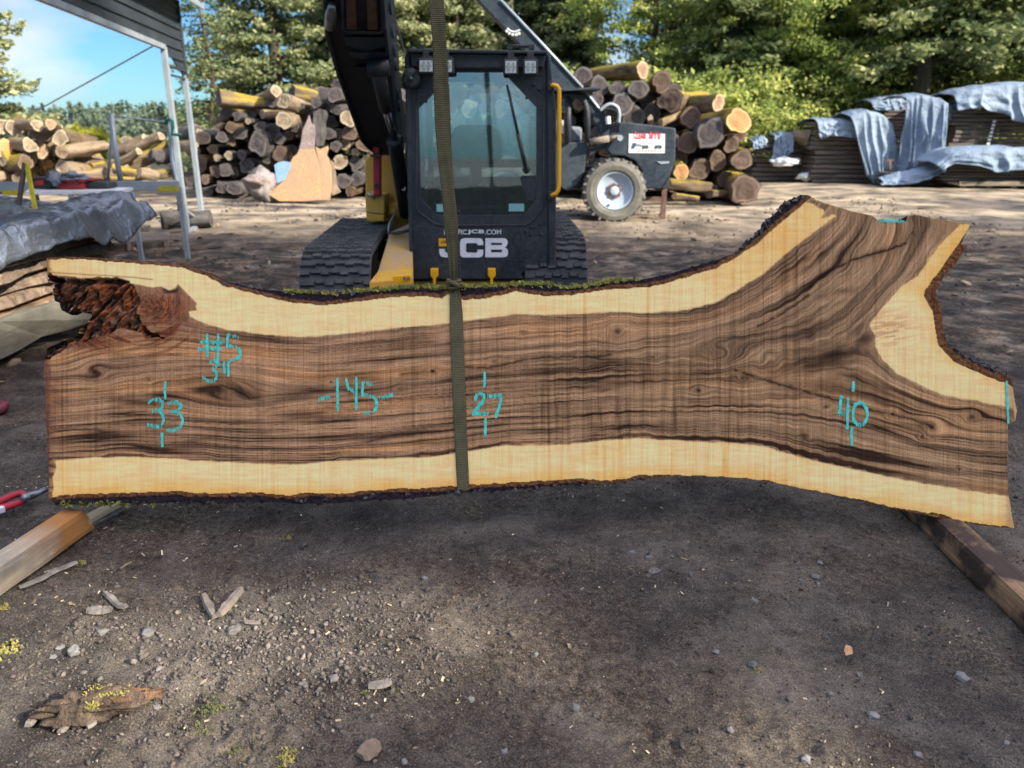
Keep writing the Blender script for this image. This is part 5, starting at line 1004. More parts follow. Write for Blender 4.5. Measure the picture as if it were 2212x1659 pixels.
track('rubber_track', -1.255, None); track('rubber_track', .33, None, 6.10, -.02)
m_ = MB(); m_.box((-.5, 6.35, .42), (1.1, .9, .26)); m_.tube([(-.5, 6.35, .5), (-.5, 6.35, .66)], .42, 28); m_.build('undercarriage', mt['plastic'], ex, False, .02)
# yellow deck beside the cab
A0, A1, A2_, A3 = PZ(815, 587, .60), PZ(892, 578, .60), PZ(890, 480, .80), PZ(843, 500, .76)
m_ = MB(); m_.prism([A0, A1, A2_, A3], (0, 0, -.10)); m_.build('deck', mt['yellowdust'], ex, False, .008)
B0, B1 = PZ(797, 609, .565), PZ(892, 600, .565)
m_ = MB(); m_.prism([B0, B1, A1 + Vector((0, -.004, 0)), A0 + Vector((0, -.004, 0))], (0, 0, -.14)); m_.build('deck_nose', mt['yellow'], ex, False, .008)
m_ = MB(); m_.prism([PY(*p, B0.y - .03) for p in ((848, 597), (888, 593), (888, 612), (848, 612))], (0, .026, 0)); plate_ = m_.build('deck_plate', mt['yclean'], ex, False, .004)
m_ = MB()
for a in (874, 883): c = PY(a, 601, B0.y - .035); m_.tube([c, c + Vector((0, -.01, 0))], .010, 10)
m_.build('plate_bolts', mt['steel'], plate_)
m_ = MB(); m_.box((-.33, 5.93, .36), (1.15, .14, .13)); m_.build('slew_frame', mt['yellow'], ex, False, .01)
for k in (0, 1):
    m_ = MB(); dz = k * .025; m_.tube([PZ(*q8(1400, 500), .84 + dz), PZ(*q8(1330, 640), .80 + dz), PZ(*q8(1310, 740), .76 + dz), PZ(*q8(1330, 780 - 30 * k), .74 + dz), PZ(*q8(1600, 715 - 20 * k), .78 + dz)], .013, 8); m_.build('hydraulic_pipe', mt['steel'], ex, True)
m_ = MB(); m_.prism([PZ(*q8(*p), .625 + .10 * (900 - p[1]) / 500) for p in ((1272, 842), (1455, 803), (1457, 835), (1268, 868))], (0, 0, .004)); m_.build('caution_label', M2('lime_label', (.35, .42, .06), (.12, .16, .04), 50, .5, bs=0, lo=.5, hi=.55), ex)
# yellow body, box, red strut
m_ = MB(); m_.prism([PY(*p, 7.0) for p in ((787, 350), (792, 338), (800, 333), (884, 330), (884, 500), (792, 492))], (0, 1.1, 0)); m_.build('engine_housing', mt['yellow'], ex, False, .02, 3)
m_ = MB(); m_.prism([PY(*p, 6.70) for p in ((789, 418), (831, 420), (830, 463), (790, 459))], (0, .28, 0)); bx_ = m_.build('tool_box', mt['yellow'], ex, False, .008)
m_ = MB(); m_.prism([PY(*p, 6.70) for p in ((790, 460.2), (830, 464.2), (829, 478), (792, 476))], (0, .26, 0)); m_.build('box_base', mt['yellow'], bx_, False, .006)
m_ = MB(); c = PY(807, 421, 6.69); pts = [c + Vector((.03 * math.cos(a), -.005, .03 * math.sin(a))) for a in [k * .5 for k in range(11)]]; m_.tube(pts, .005, 6); m_.tube([PY(793, 418, 6.68), PY(811, 428, 6.68)], .009, 8); m_.build('locking_pin', mt['steel'], bx_, True)
m_ = MB(); m_.prism([PY(*p, 6.66) for p in ((805, 337), (822, 337), (822.5, 424), (806, 424))], (0, .07, 0)); m_.prism([PY(*p, 6.66) for p in ((803, 310), (812, 292), (820, 320), (820, 334), (804, 334))], (0, .07, 0)); st_ = m_.build('boom_lock_strut', mt['red'], ex, False, .015, 3)
m_ = MB(); m_.box(PY(813, 336, 6.66), (.085, .1, .022)); m_.build('strut_band', mt['plastic'], st_); m_ = MB(); c = PY(814, 401, 6.65); m_.tube([c, c + Vector((0, -.012, 0))], .02, 12); m_.build('strut_knob', mt['plastic'], st_)
m_ = MB(); m_.prism([PY(*p, 6.85) for p in ((838, 440), (880, 440), (880, 470), (838, 468))], (0, .3, 0)); m_.tube([PY(*q8(1370, 452), 6.84), PY(*q8(1370, 452), 6.80)], .03, 12); m_.build('boom_foot_bracket', mt['yellow'], ex, False, .01)
# boom: side profile in depth, swept upward towards the viewer
def Bm(x, y, Y): return PY(x, y, Y)
secs = [((826, 336), (880, 337), 6.78), ((798, 320), (878, 320), 6.68), ((781, 302), (875, 300), 6.55), ((753, 225), (870, 226), 6.20), ((724, 140), (866, 142), 5.72), ((709, 88), (862, 90), 5.42), ((703, 52), (858, 52), 5.22), ((701, 0), (854, 0), 4.95), ((700, -90), (850, -90), 4.62), ((706, -260), (846, -260), 4.30)]
vs = []; fs = []
for (a, b, Y) in secs:
    p, q = Bm(*a, Y), Bm(*b, Y); w_ = (q - p); q = p + w_ * .86; bk = Vector((0, .34, .26)); vs += [p, q, q + bk, p + bk]
for i in range(len(secs) - 1):
    for k in range(4): fs.append((i * 4 + k, (i + 1) * 4 + k, (i + 1) * 4 + (k + 1) % 4, i * 4 + (k + 1) % 4))
e = (len(secs) - 1) * 4; fs += [(0, 1, 2, 3), (e + 3, e + 2, e + 1, e)]
m_ = MB(); m_.add(vs, fs); boom = m_.build('boom', mt['boom'], ex, False, .01)
# flanges, cross plates, opening
def onboom(u, y, lift=.02):
    """u 0..1 across the underside at picture height y"""
    for (a, b, Y), (a2, b2, Y2) in zip(secs[:-1], secs[1:]):
        if a[1] >= y >= a2[1]:
            t_ = (a[1] - y) / (a[1] - a2[1]); p = Bm(*a, Y).lerp(Bm(*a2, Y2), t_); q = Bm(*b, Y).lerp(Bm(*b2, Y2), t_); return p.lerp(q, u * .86) + Vector((0, -lift, -lift * .4))
ys_ = [335, 318, 300, 225, 180, 142, 120, 100, 88, 70, 52, 20, 0, -60, -90, -200, -255]
for u0, u1 in ((.0, .06), (.94, 1.0)):
    m_ = MB(); vs = []; fs = []
    for i, yv in enumerate(ys_): vs += [onboom(u0, yv, -.01), onboom(u1, yv, -.01), onboom(u1, yv, .045), onboom(u0, yv, .045)]
    for i in range(len(ys_) - 1):
        for k in range(4): fs.append((i * 4 + k, i * 4 + (k + 1) % 4, i * 4 + 4 + (k + 1) % 4, i * 4 + 4 + k))
    fs += [(3, 2, 1, 0), tuple(len(vs) - 4 + k for k in range(4))]; m_.add(vs, fs); m_.build('boom_flange', mt['black'], boom, False, .004)
def bplate(y0, y1, u0, u1, lift, mat, name, vee=0):
    pts = [onboom(u0, y1, lift), onboom((u0 + u1) / 2, y1 + vee, lift), onboom(u1, y1, lift), onboom(u1, y0, lift), onboom((u0 + u1) / 2, y0 + vee * 0, lift), onboom(u0, y0, lift)]
    m_ = MB(); m_.prism(pts[::-1], Vector((0, .012, .005))); return m_.build(name, mat, boom, False, .003)
bplate(74, 92, .30, .97, .05, mt['navy'], 'cross_plate', 12); bplate(106, 114, .32, .97, .05, mt['navy'], 'cross_plate', 9); bplate(141, 180, .34, .97, .03, mt['boom'], 'cross_plate')
for u0, u1, mm_ in ((.36, .52, 'rust'), (.70, .86, 'rust')):
    bplate(-120, 58, u0, u1, .052, mt[mm_], 'wear_strip')
m_ = MB(); m_.tube([onboom(.30, -120, .05), onboom(.30, 55, .05), onboom(.36, 64, .05), onboom(.90, 64, .05), onboom(.96, 55, .05), onboom(.96, -120, .05)], .012, 8); m_.build('opening_rim', mt['navy'], boom, True)
m_ = MB(); m_.tube([onboom(.10, 50, .05), onboom(.13, 22, .06), onboom(.15, 5, .06)], [.036, .034, .022], 12); m_.build('hose_coupling', mt['steel'], boom, True)
for yv in (40, 90, 130, 160, 225, 250):
    m_ = MB(); c = onboom(1.0, yv, 0) + Vector((.008, .10, .08)); m_.tube([c, c + Vector((.014, 0, 0))], .045, 16); m_.build('pin_boss', mt['navy'], boom)
# lift cylinder
c0, c1_, c2_, c3_ = PY(818, 158, 5.55), PY(833, 234, 5.92), PY(852, 300, 6.16), PY(878, 462, 6.62)
cyl = MB(); cyl.tube([c2_, c2_.lerp(c3_, .04), c2_.lerp(c3_, .05), c3_], [.062, .064, .056, .060], 18); cy_ = cyl.build('lift_cylinder', mt['black'], ex, True)
m_ = MB(); m_.tube([c1_ - (c2_ - c1_) * .2, c2_ + (c2_ - c1_) * .1], .030, 16); m_.build('piston_rod', mt['chrome'], cy_, True)
m_ = MB(); m_.tube([c0, c1_], [.052, .050], 14); m_.tube([c0 + Vector((-.07, 0, .03)), c0 + Vector((.07, 0, .03))], .055, 14); m_.build('rod_guard', mt['boom'], cy_, True)
m_ = MB(); m_.tube([c2_ + Vector((.06, -.02, .02)), c2_ + Vector((.10, -.02, 0)), c2_ + Vector((.09, -.02, -.12)), c2_.lerp(c3_, .4) + Vector((.07, -.03, 0)), c2_.lerp(c3_, .62) + Vector((.075, -.03, 0))], .012, 8); m_.build('cylinder_hose', mt['plastic'], cy_, True)
m_ = MB(); pp_ = c2_.lerp(c3_, .62); m_.box(pp_ + Vector((.02, -.062, 0)), (.03, .004, .045)); m_.build('serial_plate', mt['steel'], cy_)
# hoses beside the cab foot
for k in range(3):
    m_ = MB(); o_ = Vector((.02 * k, 0, .03 * k)); m_.tube([PY(866 + 4 * k, 430, 6.5) + o_, PY(874, 405 + 10 * k, 6.45) + o_, PY(882, 380 + 25 * k, 6.4)], .016, 8); m_.build('hydraulic_hose', mt['plastic'], ex, True)
# the arm that carries the strap, above the frame
m_ = MB(); e0 = Bm(776, -255, 4.35); m_.tube([e0, Vector((e0.x + .1, 4.0, 3.9)), Vector((-.4, 3.4, 4.5)), end + Vector((0, .05, .12))], [.16, .15, .13, .08], 8); m_.build('dipper_arm', mt['boom'], ex)
m_ = MB(); m_.tube([end + Vector((0, .05, .15)), end + Vector((0, .0, .02)), end + Vector((0, 0, -.02))], [.03, .03, .035], 10); m_.build('lifting_hook', mt['steel'], ex)
an = MB(); an.tube([PY(846, 10, 6.0), PY(875, 115, 6.9)], .006, 6); an.build('control_cable', mt['galv'], ex)
# ================================================================== logs
def logobj(c, d, r, Ln, bark, endm, lb, group, r2=None, name='log', bend=0.0, seed=None, flare=0.0, nseg=9, m_=18):
    """c: centre of the visible sawn end; d: direction the log runs away from it"""
    seed = seed if seed is not None else random.random() * 99; d = Vector(d).normalized(); r2 = r2 or r * random.uniform(.85, 1.08)
    ax = d.orthogonal().normalized(); ax = Vector((d.y, -d.x, 0)).normalized() if abs(d.z) < .95 else ax; ay = d.cross(ax).normalized()
    rot = Matrix((ax, ay, d)).transposed(); vs = []; fs = []; ov_ = 1 + random.uniform(-.1, .1)
    def rad(a, t_): return (1 + .21 * mnoise.noise(Vector((math.cos(a) * 1.1, math.sin(a) * 1.1, t_ * 1.2 + seed))) * 2 + .10 * mnoise.noise(Vector((math.cos(a) * 3.5, math.sin(a) * 3.5, t_ * 4 + seed))) * 2) * (r + (r2 - r) * t_) * (1 + flare * max(0, 1 - t_ * 4) ** 1.5)
    for i in range(nseg + 1):
        t_ = i / nseg
        for k in range(m_):
            a = 2 * math.pi * k / m_; R_ = rad(a, t_); vs.append((math.cos(a) * R_ * ov_, math.sin(a) * R_ / ov_ + bend * math.sin(t_ * math.pi), t_ * Ln))
    for i in range(nseg):
        for k in range(m_): fs.append((i * m_ + k, i * m_ + (k + 1) % m_, (i + 1) * m_ + (k + 1) % m_, (i + 1) * m_ + k))
    me = bpy.data.meshes.new(name); me.from_pydata(vs, [], fs); me.polygons.foreach_set('use_smooth', [True] * len(fs)); me.materials.append(mt[bark]); o = bpy.data.objects.new(name, me); col.objects.link(o)
    o.location = c; o.rotation_euler = rot.to_euler(); tag(o, lb, 'log', group)
    for e_ in (0, 1):
        vs2 = []; rn_ = []; fs2 = []; z = 0 if e_ == 0 else Ln
        for j, f in enumerate((1.0, .8, .55, .28)):
            for k in range(m_):
                a = 2 * math.pi * k / m_; R_ = rad(a, e_) * f; dz = .035 * r * 4 * mnoise.noise(Vector((math.cos(a) * f * 1.5, math.sin(a) * f * 1.5, seed + 5))) * (f < .99); vs2.append((math.cos(a) * R_ * ov_, math.sin(a) * R_ / ov_, z + dz + (-.004 if e_ == 0 else .004))); rn_.append(f)
        vs2.append((0, 0, z - .003 + .006 * e_)); rn_.append(0); q = 4 * m_
        for j in range(3):
            for k in range(m_): f_ = (j * m_ + k, (j + 1) * m_ + k, (j + 1) * m_ + (k + 1) % m_, j * m_ + (k + 1) % m_); fs2.append(f_ if e_ == 0 else f_[::-1])
        for k in range(m_): f_ = (3 * m_ + k, q, 3 * m_ + (k + 1) % m_); fs2.append(f_ if e_ == 0 else f_[::-1])
        me = bpy.data.meshes.new('cut_end'); me.from_pydata(vs2, [], fs2); me.polygons.foreach_set('use_smooth', [True] * len(fs2)); a_ = me.attributes.new('rn', 'FLOAT', 'POINT'); a_.data.foreach_set('value', rn_); me.materials.append(mt[endm])
        ce = bpy.data.objects.new('cut_end', me); col.objects.link(ce); ce.parent = o
        if Ln > 3.4 and e_ == 0 and random.random() < .0: break
        if e_ == 0 and name == 'log' and Ln > 2.9: break          # far ends are buried in the pile
    return o
def onum(n): return ['first', 'second', 'third', 'fourth', 'fifth', 'sixth', 'seventh', 'eighth', 'ninth', 'tenth', 'eleventh', 'twelfth', 'thirteenth', 'fourteenth', 'fifteenth', 'sixteenth', 'seventeenth', 'eighteenth', 'nineteenth', 'twentieth'][n]
TONE = {'g': ('bark_grey', 'end_grey', 'dark grey'), 'b': ('bark_brown', 'end_brown', 'brown'), 't': ('bark_brown', 'end_tan', 'tan ended'), 'o': ('bark_mossy', 'end_orange', 'orange ended'), 'm': ('bark_mossy', 'end_brown', 'mossy'), 'p': ('bark_pale', 'end_pale', 'pale'), 'M': ('bark_mossy', 'end_grey', 'mossy topped grey'), 'P': ('bark_grey', 'end_pale', 'pale ended')}
def place(lst, tf, sc_, Y, group, where, special):
    """number the logs by rows from the ground up so that each label points at one"""
    rows = sorted(lst, key=lambda e: -e[1]); 
    ordered = sorted(lst, key=lambda e: (-(int(e[1] // 95)), e[0])); cnt = {}
    rowkeys = sorted({int(e[1] // 95) for e in lst}, reverse=True)
    for e in ordered:
        a, b, r, tone = e[:4]; kw = e[4] if len(e) > 4 else {}; rk = rowkeys.index(int(b // 95)); cnt[rk] = cnt.get(rk, 0) + 1
        x_, y_ = tf(a, b); yy = Y + kw.get('dy', random.uniform(-.25, .25)); c = PY(x_, y_, yy); dd = (c - Cc).dot(Fw); R_ = r * sc_ * dd / F
        bk, en, tn = TONE[tone]; lb = kw.get('lb') or f"{tn} log, {onum(cnt[rk] - 1)} in row {onum(rk)} up of {where}"
        d = Vector((kw.get('yaw', random.uniform(-.12, .12)), 1, kw.get('pitch', random.uniform(-.05, .03)))); Lg = kw.get('L', random.uniform(3.0, 4.2))
        c.z = max(c.z, R_ * .9)
        logobj(c, d, R_, Lg, kw.get('bark', bk), en, lb, group, kw.get('r2', 1.0) * R_ if 'r2' in kw else None, flare=kw.get('flare', 0))
def fillrows(poly, tf_inv_listed, step, jitter, seed):
    random.seed(seed); out = []; ys__ = np.arange(min(p[1] for p in poly), max(p[1] for p in poly), step * .87)
    for j, yy in enumerate(ys__):
        for xx in np.arange(min(p[0] for p in poly) + (j % 2) * step / 2, max(p[0] for p in poly), step):
            x_, y_ = xx + random.uniform(-jitter, jitter), yy + random.uniform(-jitter, jitter)
            if not inpoly(np.array([x_]), np.array([y_]), poly)[0]: continue
            if any((x_ - a) ** 2 + (y_ - b) ** 2 < (r * .62 + step * .2) ** 2 for a, b, r in tf_inv_listed): continue
            out.append((x_, y_))
    return out
def tL(a, b): return (438.9 + .1984 * a, 137.1 + .1984 * b)
leftp = [(400, 1410, 70, 'g'), (200, 1350, 62, 'g'), (330, 1360, 82, 'g'), (470, 1370, 60, 'g'), (60, 1400, 45, 'g'), (20, 1270, 52, 'b'), (130, 1185, 60, 'b'), (235, 1165, 70, 'g'), (330, 1180, 60, 'b'), (480, 1120, 90, 'g'), (560, 1200, 70, 'g'), (640, 1110, 60, 'b'),
         (100, 930, 55, 'b'), (150, 1022, 42, 'P'), (278, 1000, 50, 'P'), (425, 1000, 50, 'g'), (595, 870, 118, 'g', dict(dy=-.5)), (700, 1030, 60, 'g'), (830, 820, 60, 'g'), (935, 780, 52, 'b'), (760, 720, 78, 'g'), (845, 985, 85, 'b'), (960, 960, 90, 'g'), (400, 770, 72, 'g'), (300, 840, 55, 'b'), (200, 800, 60, 'g'), (165, 670, 62, 'b'), (290, 692, 56, 'b'), (490, 632, 32, 'P', dict(dy=-.4)), (370, 572, 50, 'g'), (510, 560, 52, 'g'), (725, 575, 46, 'g'), (620, 700, 60, 'g'),
         (885, 625, 92, 'p', dict(dy=-.7, lb='pale ended log jutting from the upper middle of the pile left of the boom', r2=.8)), (885, 412, 84, 'p', dict(dy=-.6, yaw=.25, pitch=-.12, lb='chunky pale log above the jutting pale one in the left pile')), (800, 300, 60, 'p', dict(yaw=-.6, pitch=-.1, L=2.2)), (745, 400, 75, 'g'),
         (965, 310, 72, 'M', dict(yaw=1.1, pitch=-.22, L=2.6, bark='bark_mossy', r2=.7, lb='sunlit yellow mossy log on top of the pile left of the boom')), (1090, 560, 90, 'g', dict(bark='bark_grey')), (1030, 470, 60, 'g'), (1230, 430, 55, 'g'), (1335, 480, 60, 'g'), (1440, 500, 60, 'g'), (1430, 345, 82, 'g', dict(dy=-.3)), (1480, 250, 90, 'M', dict(bark='bark_mossy', dy=.5, yaw=.3)), (1260, 545, 76, 'b'), (1385, 640, 72, 'g'), (1575, 600, 88, 'p', dict(dy=-.2)), (1590, 760, 84, 'b'), (1550, 880, 62, 'P'), (1655, 965, 42, 'P'), (1490, 1065, 84, 'P'), (1665, 1090, 80, 'g'), (1740, 870, 80, 'b'), (1370, 770, 62, 'g'), (1455, 770, 58, 'g'), (1310, 900, 70, 'b'), (1440, 900, 55, 'g'), (1530, 1290, 85, 'g'), (1680, 1260, 84, 'g'), (1420, 1300, 70, 'g'), (1600, 1400, 55, 'b'), (1060, 760, 60, 'b'), (1000, 700, 50, 'g'), (1150, 700, 60, 'g'), (1180, 830, 60, 'g'),
         (170, 380, 92, 'g', dict(yaw=1.3, pitch=-.16, L=3.0, r2=.42, bark='bark_mossy', dy=-.3, lb='big flared mossy log capping the left end of the pile')), (250, 540, 70, 'g', dict(bark='bark_mossy', dy=.1)), (560, 500, 55, 'm', dict(yaw=1.2, L=1.8)), (640, 560, 50, 'p', dict(yaw=.8, L=1.4))]
GL = 'cut logs stacked left of the excavator'
place(leftp, tL, .1984, 19.4, GL, 'pile left of excavator', {})
lp = [(*tL(a[0], a[1]), a[2] * .1984) for a in leftp]
sil = [(398, 300), (455, 268), (470, 245), (560, 230), (590, 205), (640, 200), (760, 175), (800, 170), (900, 180), (1180, 190), (1200, 420), (398, 420)]
lstep = 36; Bc = {}
for (x_, y_) in fillrows(sil, lp, lstep, 5, 5):
    rk = int((425 - y_) / (lstep * .87) + .5); Bc[rk] = Bc.get(rk, 0) + 1; c = PY(x_, y_, 19.9 + random.uniform(0, .5)); c.z = max(c.z, .16); R_ = random.uniform(15, 20) * 19.5 / F
    tn = random.choice('ggggbbgP'); bk, en, tn_ = TONE[tn]; logobj(c, (random.uniform(-.1, .1), 1, 0), R_, 3.2, bk, en, f"{tn_} small log set back in pile behind excavator, {onum(min(Bc[rk] - 1, 19))} along level {onum(rk)}", 'smaller logs wedged in the pile behind the excavator')
def eR(a, b): return (1152 + .2645 * a, 82.3 + .2645 * b)
rightp = [(540, 400, 84, 'M', dict(dy=0)), (690, 412, 64, 'M'), (400, 320, 80, 'M', dict(dy=.4)), (900, 262, 66, 't', dict(yaw=-.55, L=2.6, bark='bark_mossy', lb='topmost log of the right pile, pale cracked end turned right')), (1050, 352, 82, 'm', dict(dy=-.1)), (866, 420, 76, 'M', dict(dy=-.2)), (1112, 512, 94, 'm', dict(dy=-.3, yaw=.42, pitch=.03, L=4.2, lb='thick dark ended log with a bright yellow mossy back in the right pile')),
          (1515, 535, 66, 't', dict(dy=-.6, yaw=-.45, L=2.4, lb='log with a cracked pinkish end near the upper right of the right pile')), (1672, 668, 104, 'o', dict(dy=-.8, yaw=-.12, lb='big log with a fresh orange sawn end at the right of the pile')), (1285, 645, 78, 'b', dict(bark='bark_mossy')), (1440, 772, 122, 'g', dict(dy=-.7, lb='huge weathered split log end in the middle of the right pile')), (1265, 855, 92, 'b'), (1622, 868, 66, 'b', dict(dy=-.3, bark='bark_mossy')), (1512, 1000, 78, 'b', dict(dy=-.3)), (1700, 1002, 86, 'b', dict(dy=-.5, bark='bark_mossy')), (970, 612, 76, 'g'), (810, 640, 92, 'g'), (730, 530, 92, 'g'), (1120, 680, 74, 'b'), (1370, 1072, 92, 'b'), (1735, 1242, 124, 'b', dict(dy=-1.2, bark='bark_mossy', yaw=.12, lb='fat log on the ground at the right foot of the pile')), (1560, 1150, 62, 'b', dict(bark='bark_pale')), (1180, 980, 80, 'b'), (1290, 1180, 70, 'b'), (530, 500, 52, 'g'), (640, 600, 60, 'g'), (1010, 760, 80, 'b'), (1130, 820, 70, 'g'), (880, 790, 70, 'g'), (1450, 1250, 56, 'b'), (1210, 1090, 66, 'o', dict(dy=-.9, L=.9, lb='short orange split block in front of the right pile')), (1270, 240 + 60, 0.1, 'g')]
rightp = [e for e in rightp if e[2] > 1]
place(rightp, eR, .2645, 18.4, 'cut logs stacked behind the black loader', 'pile right of loader', {})
rp = [(*eR(a[0], a[1]), a[2] * .2645) for a in rightp]; Bc = {}
for (x_, y_) in fillrows([(1215, 165), (1290, 165), (1400, 160), (1500, 215), (1570, 240), (1600, 280), (1590, 410), (1215, 410)], rp, 38, 5, 9):
    rk = int((425 - y_) / (38 * .87) + .5); Bc[rk] = Bc.get(rk, 0) + 1; c = PY(x_, y_, 19.0 + random.uniform(0, .5)); c.z = max(c.z, .16); R_ = random.uniform(14, 18) * 19 / F
    tn = random.choice('gbbgbM'); bk, en, tn_ = TONE[tn]; logobj(c, (random.uniform(-.1, .1), 1, 0), R_, 3.2, bk, en, f"{tn_} small log set back behind black loader, {onum(min(Bc[rk] - 1, 19))} along level {onum(rk)}", 'smaller logs wedged in the pile behind the loader')
def lying(a, b, r, tone, lb, Y, group, r2=None, bend=0, Yb=None):
    p, q = PY(*a, Y), PY(*b, Yb or Y + .4); dd = (p - Cc).dot(Fw); bk, en, _ = TONE[tone]; R_ = r * dd / F
    p.z = max(p.z, R_ * .8); q.z = max(q.z, R_ * .8)
    logobj(p, q - p, R_, (q - p).length, bk, en, lb, group, (r2 or r) * dd / F, bend=bend, name='log_')
def k1(a, b): return (a * .2976, b * .2976)
GM = 'long logs lying in the heap left of the posts'
for a in ((k1(820, 1225), k1(1290, 1245), 11, 'm', 'long orange mossy log lying across the front of the left heap', 19.5, 9, .12), (k1(1010, 1252), k1(1140, 1275), 10, 'p', 'short white ended log lying below the orange mossy one', 19.2, 10, 0), (k1(1130, 1170), k1(1300, 1075), 10, 'g', 'grey log slanting up behind the thin metal post', 20.2, 10, 0), (k1(930, 1190), k1(1210, 1040), 14, 'm', 'mossy log slanting up the middle of the left heap', 20.8, 12, .1),
          (k1(1170, 990), k1(940, 1095), 9, 'p', 'log with an upturned pale cut end in the left heap', 20.9, 11, 0), (k1(1060, 1010), k1(830, 1130), 12, 'p', 'thick pale log at the back of the left heap', 21.4, 13, 0), (k1(1010, 1100), k1(800, 1190), 9, 'p', 'thin pale log sloping down to the left in the left heap', 20.4, 9, .05), (k1(800, 1300), k1(1030, 1300), 5, 'm', 'thin yellow log on the ground in front of the left heap', 19.0, 4, 0), (k1(1410, 1062), k1(1290, 1060), 11, 'p', 'pale broken log poking out right of the front post', 19.3, 11, 0),
          (k1(1440, 960), k1(1290, 1010), 17, 'g', 'thick grey trunk piece behind the two shed posts', 20.6, 15, 0), (k1(660, 1215), k1(780, 1195), 10, 'o', 'small log with an orange end beside the yellow bushes', 21.5, 8, 0), (k1(620, 1290), k1(760, 1300), 9, 't', 'tan log low behind the tool boxes', 20.5, 8, 0), (k1(1250, 1200), k1(1330, 1330), 12, 'b', 'brown log end below the grey trunk piece', 19.8, 12, 0), (k1(1090, 1130), k1(1260, 1160), 13, 'g', 'dark grey log in the middle of the left heap', 20.6, 13, 0), (k1(760, 1250), k1(900, 1280), 12, 'b', 'brown log at the left foot of the left heap', 20.3, 11, 0), (k1(900, 1010), k1(1000, 1080), 10, 'p', 'pale log crossing the back of the left heap', 21.9, 9, 0)): lying(*a[:6], GM, a[6], a[7])
random.seed(21); GF = 'logs in the heap at the far left'
farl = [(30, 1080, 60), (110, 1080, 62), (220, 1050, 55), (180, 960, 50), (100, 930, 55), (20, 920, 60), (270, 905, 50), (370, 905, 45), (300, 980, 58), (390, 1080, 62), (300, 1090, 50), (440, 1000, 55), (450, 1110, 55), (180, 1180, 62), (60, 1190, 60), (270, 1230, 60), (360, 1210, 58), (450, 1210, 60), (510, 1180, 48), (60, 1290, 55), (150, 1290, 50), (250, 1300, 50), (10, 1150, 50), (380, 1300, 60), (500, 1290, 50), (560, 1260, 50), (600, 1320, 45), (-60, 960, 60), (-60, 1080, 60), (-60, 1200, 60), (-140, 1000, 60), (-140, 1150, 60), (-80, 1290, 60), (470, 1300, 50), (120, 1220, 45), (340, 1150, 45), (230, 1140, 50), (-20, 1010, 45), (140, 1010, 45), (420, 940, 45), (90, 1380, 45), (330, 1380, 40)]
for i, (a, b, r) in enumerate(sorted(farl, key=lambda e: (e[1] // 100, e[0]))):
    x_, y_ = k1(a, b); c = PY(x_, y_, 21.0 + random.uniform(-.6, .8)); dd = (c - Cc).dot(Fw); R_ = r * .2976 * dd / F * random.uniform(.85, 1.1); tn = random.choice('pppttpmo'); bk, en, tn_ = TONE[tn]; c.z = max(c.z, R_ * .8)
    row = int(b // 100); idx_ = [e for e in sorted(farl) if e[1] // 100 == row].index((a, b, r)) + 1; logobj(c, (random.uniform(-1.6, .4), 1, random.uniform(-.2, .2)), R_, random.uniform(1.6, 3.0), random.choice(['bark_pale', 'bark_pale', 'bark_brown', 'bark_mossy']), en, f"sunlit {tn_} log in the far left heap, {onum(idx_ - 1)} along level {onum(13 - row)}", GF, name='log_')
# leaning sawn slabs, stump and blue sheet in front of the pile
mt['orange_slab'] = plank('fresh_cut_slab', (.27, .16, .08), (.38, .25, .145), (.27, .19, .125), 'Z', 1.3, (.48, .62)); mt['grey_slab'] = plank('weathered_grey_slab', (.14, .11, .105), (.27, .225, .21), (.10, .08, .07), 'Z', 2)
def leanslab(name, poly, Yb, lean, th, mat, lb, cat, parent=None, tf=tL):
    yb = max(tf(*p)[1] for p in poly); pts = []
    for p in poly:
        X_, Y_ = tf(*p); f = (yb - Y_) / 100.0; pts.append(PY(X_, Y_, Yb + lean * f))
    m_ = MB(); m_.prism(pts, (0, th, 0)); o = m_.build(name, mat, parent, False, .01); return tag(o, lb, cat) if parent is None else o
ls = empty('leaning_plank', PY(*tL(1050, 1495), 17.9), 'broad orange slab with a grey pointed top leaning on the log pile', 'wood slab')
leanslab('fresh_lower_part', [(1042, 932), (1205, 922), (1230, 1010), (1262, 1110), (1272, 1485), (1110, 1502), (830, 1500), (712, 1432), (790, 1350), (862, 1285), (925, 1130), (975, 1020), (1022, 985)], 17.9, .55, .09, mt['orange_slab'], None, None, ls)
leanslab('grey_upper_part', [(1150, 562), (1172, 650), (1205, 668), (1216, 760), (1205, 921), (1042, 931), (1062, 860), (1082, 720), (1120, 640)], 18.75, .4, .08, mt['grey_slab'], None, None, ls)
leanslab('leaning_plank', [(1220, 905), (1265, 935), (1350, 900), (1362, 925), (1338, 1000), (1365, 1040), (1392, 1150), (1395, 1400), (1370, 1488), (1276, 1490), (1268, 1110), (1240, 1010)], 18.0, .5, .08, mt['orange_slab'], 'narrow orange slab leaning just right of the broad one', 'wood slab')
leanslab('leaning_plank', [(1385, 1050), (1420, 1090), (1440, 1200), (1448, 1320), (1495, 1400), (1470, 1415), (1402, 1440)], 18.2, .45, .07, mt['bark_pale'], 'thin pale edge slab at the right of the three leaning slabs', 'wood slab')
leanslab('charred_snag', [(1200, 530), (1260, 490), (1320, 510), (1335, 570), (1310, 640), (1318, 760), (1290, 900), (1225, 900), (1218, 760), (1190, 640)], 18.9, .3, .25, mt['bark_grey'], 'dark broken snag standing behind the leaning slabs', 'snag')
blob('root_stump', PY(*tL(610, 1330), 17.9) + Vector((0, .25, 0)), (.36, .3, .36), .4, M2('grey_root', (.12, .11, .11), (.30, .27, .26), 3, .9, bs=.6, bd=.05), .25, 1.2, 20, seed=11, label='rough grey root stump left of the broad orange slab', cat='stump')
